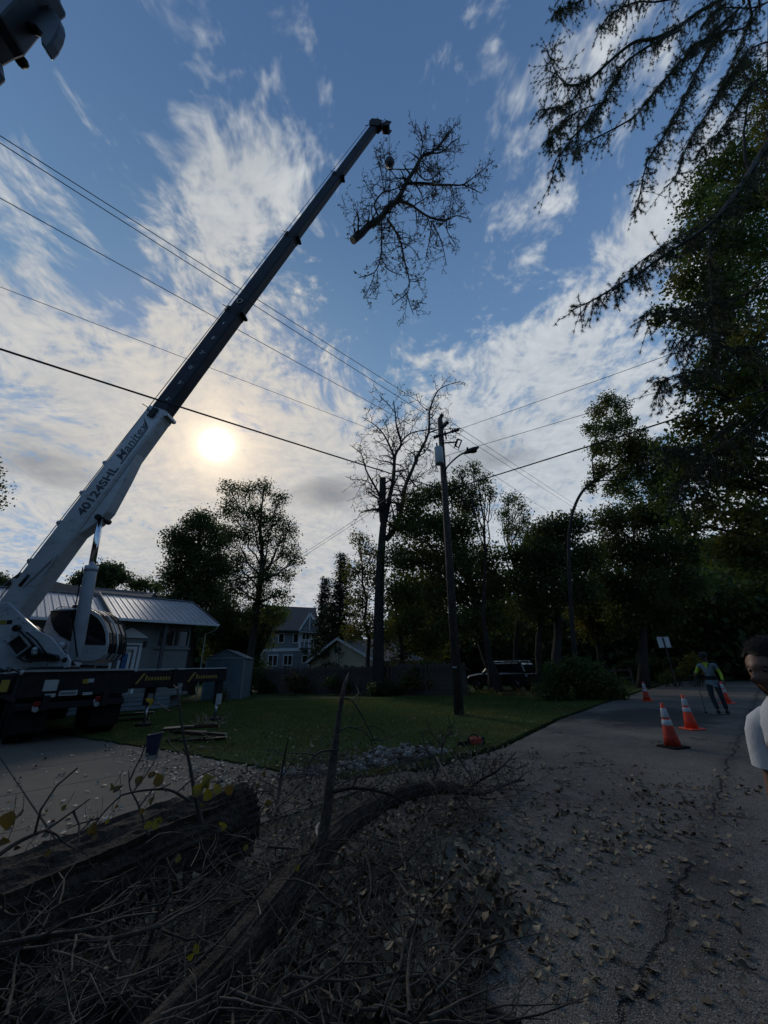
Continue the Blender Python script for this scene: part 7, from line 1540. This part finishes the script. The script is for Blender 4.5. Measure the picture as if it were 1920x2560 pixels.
l2 = thing('dark_log', G(500, 2400), 'dark log half buried in brush between the thick log and the forked limb', 'log'); b = MB(); rugged(b, [G(712, 2215, .14), G(560, 2330, .15), G(380, 2480, .17), G(240, 2620, .18)], [.10, .125, .14, .15], 44, .11); b.build('bark', M['log_bark'], l2)
fl = thing('forked_limb', G(800, 2120), 'thick rough forked limb rising from the bottom and arching right over the pavement', 'tree limb')
pth = [(330, 2700, .42), (450, 2560, .42), (560, 2432, .42), (680, 2275, .40), (760, 2175, .38), (830, 2090, .36), (890, 2045, .36), (960, 2002, .36), (1030, 1978, .35), (1110, 1970, .30), (1180, 1978, .22)]
pp = [G(*q) for q in pth]; rp_ = [r / F * dep(p) for r, p in zip((66, 60, 50, 40, 36, 30, 24, 20, 16, 13, 8), pp)]
b = MB(); rugged(b, pp, rp_, 48, .12, step=.035); b.build('bark', M['log_bark'], fl)
YB = G(800, 2150, .38).y
up_px = [(798, 2165, 17), (806, 2100, 14), (818, 2020, 12.5), (826, 1950, 11.5), (836, 1880, 9.5), (845, 1810, 7), (854, 1750, 5.5), (862, 1712, 4.5), (868, 1692, 2)]
pu = [at(x, y, YB + .03 * i) for i, (x, y, r) in enumerate(up_px)]; b = MB(); rugged(b, pu, [r / F * dep(p) for (x, y, r), p in zip(up_px, pu)], 22, .09, step=.035); b.build('upright_stem', M['branch_bark'], fl)
b = MB(); b.tube([at(863, 1712, YB + .22), at(869, 1690, YB + .22), at(873, 1680, YB + .2)], [.014, .009, .002], 5); b.build('broken_tip', M['stone_c'], fl)
def br(label, px, z, r0, r1, m='branch_bark', lv=1, step=.16, ln=.42, name='fallen_branch', Y=None, seed=None, leafp=0.0, par=None, group=None):
    rg = random.Random(seed or len(px) * 7 + int(px[0][0])); P_ = []
    for i, q in enumerate(px):
        zz_ = z[0] + (z[1] - z[0]) * i / (len(px) - 1) if hasattr(z, '__len__') else z
        P_.append(at(q[0], q[1], Y[0] + (Y[1] - Y[0]) * i / (len(px) - 1)) if Y else G(q[0], q[1], zz_))
    path = smooth(P_, 4); d = dep(P_[0]); b = MB(); lf = []; twiggy(b, path, [max(x, .0022) for x in tap(len(path), r0 / F * d, r1 / F * d)], rg, lv, lf, step, ln, .9, .25, 7, leafp, .12)
    o = b.build(name if par is None else 'twig', M[m], par)
    if par is None: tag(o, label, 'branch', group)
    return o
br('longest pale branch snaking across the lower left of the brush', [(-40, 2380), (0, 2368), (100, 2342), (170, 2334), (260, 2350), (400, 2314), (440, 2292), (500, 2256), (560, 2250)], .55, 9, 3)
br('thin branch running just above the longest pale branch', [(-20, 2365), (120, 2338), (240, 2318), (330, 2276), (460, 2250)], .62, 6, 2)
br('twiggy branch sticking out over the driveway at the left edge', [(-20, 2150), (40, 2108), (100, 2080), (118, 2073), (180, 2030), (225, 1997)], .75, 6, 1.5, Y=(2.3, 2.6), lv=1)
br('short drooping twig below the left-edge branch', [(112, 2076), (140, 2086), (165, 2110), (215, 2135)], .6, 3, 1.2, Y=(2.45, 2.6))
sap = br('upright sapling with a single yellow leaf near its top', [(505, 2060), (488, 1990), (478, 1930), (468, 1880), (457, 1830), (450, 1775), (443, 1722)], .5, 5.5, 2.2, Y=(3.2, 3.3), m='twig_dark', lv=1, step=.30, ln=.22)
for px_, sd_ in (([(462, 1885), (432, 1868), (421, 1845), (436, 1828), (447, 1820)], 1), ([(466, 1885), (500, 1870), (535, 1872), (545, 1890)], 2), ([(450, 1770), (425, 1778), (410, 1768), (392, 1756)], 3), ([(455, 1828), (500, 1832), (532, 1850), (536, 1872)], 4), ([(447, 1745), (460, 1728), (470, 1738)], 5), ([(443, 1722), (433, 1712)], 6), ([(443, 1722), (455, 1712)], 7)): br('', px_, .5, 1.6, .9, Y=(3.25, 3.3), lv=0, par=sap, seed=sd_, m='twig')
br('arched dark branch over the thick log', [(303, 1988), (345, 1978), (395, 1973), (430, 1977), (475, 2003)], .5, 2.2, 3.5, Y=(2.9, 3.1), m='twig_dark')
br('dark twig hanging from the arch down to the log', [(303, 1988), (270, 2020), (245, 2050), (235, 2075)], .5, 2, 1.2, Y=(2.9, 2.85), m='twig_dark')
br('dark branch rising from the log past the arch', [(372, 2090), (345, 2010), (325, 1970), (322, 1925)], .5, 3, 1.2, Y=(3.0, 3.1), m='twig_dark')
br('steep pale stick leaning at the bottom centre left', [(325, 2540), (345, 2450), (375, 2350), (395, 2270), (372, 2190)], (.2, .7), 8, 3)
br('crooked stick above the big log centre', [(315, 2275), (340, 2220), (365, 2190), (400, 2150), (440, 2120)], (.4, .7), 5, 2)
br('looping twig at the far left over the log', [(0, 2268), (30, 2288), (90, 2278), (110, 2285), (160, 2255), (220, 2235), (300, 2190)], .55, 2.6, 2)
br('long low branch along the bottom right of the brush', [(560, 2435), (720, 2408), (830, 2412), (960, 2412), (1090, 2400), (1180, 2432)], .12, 5, 3.5)
br('stout stick lying out on the road at the bottom', [(1085, 2440), (1160, 2485), (1230, 2525), (1300, 2565)], .04, 7, 10, lv=0, m='log_bark')
br('thick dark branch entering from the bottom edge', [(640, 2590), (750, 2490), (870, 2450), (950, 2442)], .15, 11, 6)
br('small pale branch near the fork crossing the leaf litter', [(885, 2216), (1000, 2165), (1072, 2092)], (.1, .35), 4.5, 2.5)
br('bent branch lying in the dry leaves right of the fork', [(1060, 2208), (1120, 2226), (1180, 2232), (1232, 2224)], .05, 4, 4)
br('horizontal branch growing out of the upright stem', [(832, 1980), (880, 1970), (930, 1974), (985, 1990), (1012, 2008)], (.5, .3), 4.5, 3, Y=(YB, YB + .2), m='log_bark')
br('arching twig high on the upright stem, right side', [(852, 1745), (880, 1752), (905, 1790), (925, 1830), (940, 1860)], .5, 2.5, 1.0, Y=(YB + .1, YB + .3), m='twig_dark')
br('curved twig halfway up the upright stem, right side', [(846, 1828), (875, 1818), (915, 1832), (935, 1872)], .5, 2.4, 1.0, Y=(YB + .1, YB + .3), m='twig_dark')
br('bare side branch halfway up the upright stem, left side', [(838, 1875), (800, 1880), (775, 1905), (760, 1960)], .5, 3, 1.5, Y=(YB + .1, YB), m='twig_dark')
br('pale forked stick at the right end of the brush', [(1092, 1898), (1130, 1955), (1160, 1998), (1188, 2032)], (.5, .1), 2.6, 2.6, m='twig')
br('thin vertical stick beside the small red saw', [(1183, 1905), (1195, 1880), (1208, 1850)], .3, 2.4, 2, Y=(7.2, 7.2), lv=0, m='twig')
br('dark fan of twigs spreading right over the pavement', [(1170, 1975), (1200, 1950), (1245, 1925), (1290, 1880)], (.2, .6), 5, 1.5, m='twig_dark', lv=2, step=.22, ln=.6)
br('low dark branch pointing right along the pavement', [(1180, 1985), (1230, 1975), (1280, 1955), (1310, 1950)], (.2, .1), 6, 3, m='twig_dark')
br('dark twig cluster before the stones', [(1080, 1960), (1100, 1900), (1110, 1850), (1130, 1830)], (.2, .9), 4, 1.5, m='twig_dark', lv=2, step=.2, ln=.55)
br('dark branch leaning left of the upright stem', [(690, 2040), (700, 1960), (710, 1900), (720, 1850)], (.1, .8), 5, 1.5, m='twig_dark', lv=2, step=.22, ln=.5)
br('thick curved stick beside the fork with peeled bark', [(795, 2105), (792, 2070), (805, 2055), (815, 2060)], .45, 4, 3, m='stone_c', lv=0)
# the tangle of small stuff
def inpx(x, y, poly): return inpoly(np.array([x]), np.array([y]), poly)[0]
pile_px = [(-60, 2230), (250, 2110), (560, 1975), (660, 1930), (760, 1880), (900, 1900), (1080, 1890), (1240, 1930), (1290, 1990), (1120, 2090), (1080, 2200), (1150, 2330), (1120, 2450), (1180, 2620), (-60, 2620)]
def tangle(name, label, n, poly, zr, Lr, rr2, m, lv, seed, lift=.25):
    rg = random.Random(seed); b = MB(); lf = []; c = 0
    while c < n:
        x, y = rg.uniform(-60, 1300), rg.uniform(1880, 2620)
        if not inpx(x, y, poly): continue
        p = G(x, y, rg.uniform(*zr)); k = max(.35, min(1, dep(p) / 5)); a = rg.gauss(.9, .9); v = Vector((math.cos(a), math.sin(a), rg.gauss(.05, lift))).normalized(); L_ = rg.uniform(*Lr) * k; q = [p]
        for _ in range(5): v = (v + Vector((rg.gauss(0, .13), rg.gauss(0, .13), rg.gauss(-.03, .13)))).normalized(); e = q[-1] + v * L_ / 5; e.z = max(e.z, .015); q.append(e)
        r_ = rg.uniform(*rr2); twiggy(b, q, tap(6, r_, r_ * .2), rg, lv, lf, .17, .34, .9, .2, 5, .12, .16, .0011); c += 1
    o = b.build(name, M[m]); return tag(o, label, 'brush', kind='stuff'), lf
_, lf1 = tangle('brush', 'tangle of small bare branches in the foreground brush heap', 270, pile_px, (.02, .5), (.6, 1.8), (.0035, .0085), 'branch_bark', 2, 1)
_, lf2 = tangle('brush', 'fine dark twigs woven through the foreground brush heap', 700, pile_px, (.0, .42), (.3, .9), (.002, .005), 'twig', 1, 2, .4)
_, lf4 = tangle('brush', 'dense twigs over the logs at the lower left', 130, [(-60, 2180), (300, 2080), (700, 2000), (780, 2150), (640, 2400), (500, 2620), (-60, 2620)], (.25, .62), (.4, 1.1), (.0018, .0045), 'twig', 1, 6, .35)
_, lf3 = tangle('brush', 'dark twigs over the stones and the corner of the lawn', 150, [(600, 1950), (700, 1880), (1000, 1850), (1280, 1890), (1290, 1990), (900, 2010), (680, 2030)], (.05, .5), (.4, 1.1), (.003, .006), 'twig_dark', 1, 3, .5)
# ------------------------------------------------------------------ leaves
def dry(C, size, n_rows=3, flat=.55):
    """curled leaves: a 3 x 3 patch bent along the midrib, turned at random"""
    n = len(C); a = rng.uniform(0, 6.283, n); tilt = rng.normal(0, flat, (n, 2)); s = (size * rng.uniform(.32, 1.35, n)); cu = rng.normal(.9, .8, n); cv = rng.normal(.3, .7, n)
    d = np.stack([np.cos(a), np.sin(a), tilt[:, 0]], 1); d /= np.linalg.norm(d, axis=1)[:, None]; w = np.stack([-np.sin(a), np.cos(a), tilt[:, 1]], 1); w -= d * (w * d).sum(1)[:, None]; w /= np.linalg.norm(w, axis=1)[:, None]; nn = np.cross(d, w)
    prof = {-1: (.10, .55, .12), 0: (.62, .62, .62), 1: (.0, .0, .0)}; V = []
    shp = [(-.5, .05), (-.38, .36), (-.14, .50), (.12, .42), (.34, .20), (.54, .0)]
    for u, hwid in shp:
        for v in (-1, 0, 1):
            x = u; y = v * hwid * .85 * (1 + rng.uniform(-.2, .2, n)); z = cu * (y ** 2) * 1.1 + cv * (x ** 2) * .8
            V.append(C + d * (x * s)[:, None] + w * (y * s)[:, None] + nn * (z * s)[:, None])
    V = np.stack(V, 1); base = (np.arange(n) * 18)[:, None]; q = []
    for r in range(5):
        for c in range(2): q.append([r * 3 + c, r * 3 + c + 1, r * 3 + c + 4, r * 3 + c + 3])
    Q = (base[:, :, None] + np.array(q)[None]).reshape(-1, 4); zmin = V[:, :, 2].min(1); 
    V[:, :, 2] += np.maximum(0, C[:, 2] - zmin)[:, None] if True else 0
    return V.reshape(-1, 3), Q
def scatter_px(n, poly, z0=.012, dz=0.0, seed=0):
    rg = np.random.default_rng(seed); out = []; xs = [p[0] for p in poly]; ys = [p[1] for p in poly]
    while len(out) < n:
        x = rg.uniform(min(xs), max(xs)); y = rg.uniform(min(ys), max(ys))
        if inpx(x, y, poly): p = G(x, y, 0); out.append((p.x, p.y, z0 + rg.uniform(0, dz)))
    return np.array(out)
def clustered(n, poly, k, s, z0, seed, dz=.0):
    c = scatter_px(k, poly, z0, 0, seed); rg = np.random.default_rng(seed + 50); i = rg.integers(0, k, n); P = c[i].copy(); P[:, :2] += rg.normal(0, s, (n, 2)) * rg.uniform(.2, 1, (n, 1)); P[:, 2] = z0 + rg.uniform(0, dz, n) if dz else z0; return P
def leafstuff(name, C, size, m, label, flat=.5):
    V, Q = dry(C, size, flat=flat); o = npmesh(name, V, Q, M[m], smooth=True); o['kind'] = 'stuff'; return tag(o, label, 'leaves')
litter = [(760, 2060), (900, 2000), (1150, 1980), (1230, 2060), (1250, 2200), (1330, 2300), (1250, 2400), (1100, 2620), (850, 2620), (700, 2400), (650, 2200)]
road_l = [(1080, 1930), (1280, 1860), (1500, 1900), (1800, 1930), (1900, 1980), (1850, 2080), (1600, 2160), (1350, 2220), (1150, 2150), (1050, 2040)]
leafstuff('fallen_leaves', np.concatenate([scatter_px(2300, litter, .012, .05, 1), clustered(1200, litter, 120, .10, .02, 2, .06)]), .058, 'dry_leaf', 'thick litter of dry curled leaves at the right side of the brush', .7)
leafstuff('fallen_leaves', np.concatenate([clustered(950, road_l, 230, .20, .010, 3), scatter_px(260, road_l, .010, 0, 4)]), .050, 'dry_leaf', 'scattered curled leaves over the middle of the road', .5)
edge_px = [(255, 1848), (400, 1872), (560, 1905), (700, 1935), (700, 1985), (560, 1985), (430, 1950), (330, 1905), (250, 1870)]
leafstuff('fallen_leaves', np.concatenate([scatter_px(330, edge_px, .014, 0, 5), clustered(260, edge_px, 50, .18, .014, 6)]), .060, 'pale_leaf', 'pale fallen leaves along the lawn edge of the driveway', .15)
leafstuff('fallen_leaves', scatter_px(170, [(0, 1880), (380, 1880), (640, 1990), (560, 2010), (200, 2150), (0, 2200)], .014, 0, 7), .062, 'pale_leaf', 'few pale leaves scattered on the driveway', .2)
leafstuff('fallen_leaves', scatter_px(650, [(300, 1810), (1250, 1760), (1500, 1760), (1250, 1865), (1000, 1880), (700, 1925), (450, 1880)], .045, .01, 8), .055, 'dry_leaf', 'leaves strewn over the dark lawn', .4)
leafstuff('fallen_leaves', np.concatenate([scatter_px(3600, pile_px, .02, .22, 9), scatter_px(900, [(560, 1950), (700, 1900), (1280, 1880), (1290, 2000), (760, 2060), (600, 2100)], .02, .2, 10)]), .050, 'dry_leaf', 'dry leaves caught through the brush heap', .9)
leafstuff('fallen_leaves', clustered(260, [(1300, 2100), (1900, 2050), (1900, 2500), (1350, 2560)], 110, .12, .010, 11), .045, 'dry_leaf', 'odd leaves and scraps on the near road', .4)
# single leaves one can pick out on the near road
lm = []
for k in range(6):
    V, Q = dry(np.zeros((1, 3)), .060, flat=.35); me = bpy.data.meshes.new('leaf'); me.from_pydata([tuple(v) for v in V], [], [tuple(q) for q in Q]); me.polygons.foreach_set('use_smooth', [True] * len(Q)); me.materials.append(M['dry_leaf']); lm.append(me)
sp = np.concatenate([scatter_px(150, [(1150, 2060), (1700, 1960), (1900, 2000), (1900, 2400), (1500, 2540), (1250, 2560), (1180, 2300)], .012, 0, 21), scatter_px(60, litter, .05, .03, 22)])
for p in sp:
    o = bpy.data.objects.new('leaf', pr.choice(lm)); col.objects.link(o); o.location = tuple(p); o.rotation_euler = (pr.uniform(-.25, .25), pr.uniform(-.25, .25), pr.uniform(0, 6.3)); k = pr.uniform(.55, 1.15); o.scale = (k, k, k)
    tag(o, 'curled tan leaf lying on the dark asphalt', 'leaf', 'single curled leaves on the near road')
# wood chips and grit
cp_ = np.concatenate([scatter_px(15000, [(1130, 2230), (1500, 2120), (1700, 2200), (1920, 2300), (1920, 2600), (1150, 2600), (1120, 2400)], .006, .002, 31), scatter_px(5000, [(1000, 2250), (1300, 2200), (1560, 2350), (1500, 2600), (1100, 2600)], .006, .002, 32)])
n = len(cp_); a = rng.uniform(0, 6.283, n); s = rng.uniform(.0018, .0050, n); d = np.stack([np.cos(a), np.sin(a), rng.normal(0, .3, n)], 1); w = np.stack([-np.sin(a), np.cos(a), rng.normal(0, .3, n)], 1) * .5
V = np.stack([cp_ - d * s[:, None], cp_ + w * s[:, None], cp_ + d * s[:, None], cp_ - w * s[:, None]], 1).reshape(-1, 3); o = npmesh('wood_chips', V, np.arange(len(V)).reshape(-1, 4), M['pale_leaf']); o['kind'] = 'stuff'; tag(o, 'pale wood chips and sawdust speckling the near asphalt', 'wood chips')
# leaves still on the twigs
def sprig(label, items, Y, m, group=None):
    t = None
    for (x, y, s) in items:
        c = at(x, y, Y) if Y else G(x, y, .5)
        if t is None: t = thing('leafy_twig', c, label, 'twig', group)
        V, Q = dry(np.zeros((1, 3)), s / F * dep(c), flat=.3); Mx = Matrix.Rotation(pr.uniform(-.6, .6), 3, 'Z') @ Matrix.Rotation(R(75) + pr.uniform(-.4, .4), 3, 'X') @ Matrix.Rotation(pr.uniform(-2.2, -.9), 3, 'Z')
        b = MB(); b.add([c + Mx @ Vector(v) for v in V], [tuple(q) for q in Q], 0, True); b.build('leaf', M[m], t)
        b = MB(); e = c + Vector((pr.uniform(-.03, .03), .02, .06 + s / 900)); b.tube([c, c.lerp(e, .5) + Vector((.006, 0, 0)), e], .0016, 4); b.build('stalk', M['twig_dark'], t)
    return t
sprig('single bright yellow leaf on the upright sapling', [(384, 1757, 24)], 3.28, 'leaf_yellow')
sprig('cluster of green-yellow leaves on the sapling above the thick log', [(503, 1972, 26), (516, 1962, 24), (530, 1958, 28), (543, 1972, 26), (520, 1985, 22), (508, 2012, 18)], 3.2, 'leaf_yellow')
sprig('yellow leaves hanging over the middle of the thick log', [(268, 2054, 30), (372, 2062, 22), (400, 2048, 22), (390, 2060, 18)], 2.85, 'leaf_yellow')
sprig('yellow leaf over the cut end of the thick log', [(560, 2068, 22), (552, 2058, 18)], 3.3, 'leaf_yellow')
sprig('yellow leaf beside the fork', [(742, 2172, 26), (615, 2120, 16)], None, 'leaf_yellow')
sprig('small yellow leaves low in the brush', [(492, 2372, 20), (476, 2386, 18), (446, 2145, 16)], None, 'leaf_yellow')
sprig('dark curled leaves dangling over the driveway', [(284, 1964, 18), (298, 1976, 18), (348, 1955, 22), (382, 2002, 18), (396, 1950, 24), (382, 1938, 16), (292, 2016, 24), (357, 2026, 20)], 2.95, 'leaf_brown')
sprig('large dark leaves at the far left over the driveway', [(28, 2052, 40), (52, 2040, 24), (20, 2098, 26), (118, 2132, 22)], 2.35, 'leaf_brown')
sprig('dark leaves low on the arching twigs', [(236, 2070, 22), (222, 2082, 18), (235, 2090, 16), (160, 2020, 18)], 2.8, 'leaf_brown')
sprig('brown leaves near the cut end', [(575, 1972, 20), (645, 1965, 22), (672, 2010, 20), (690, 2080, 22), (660, 1935, 16)], 3.8, 'leaf_brown')
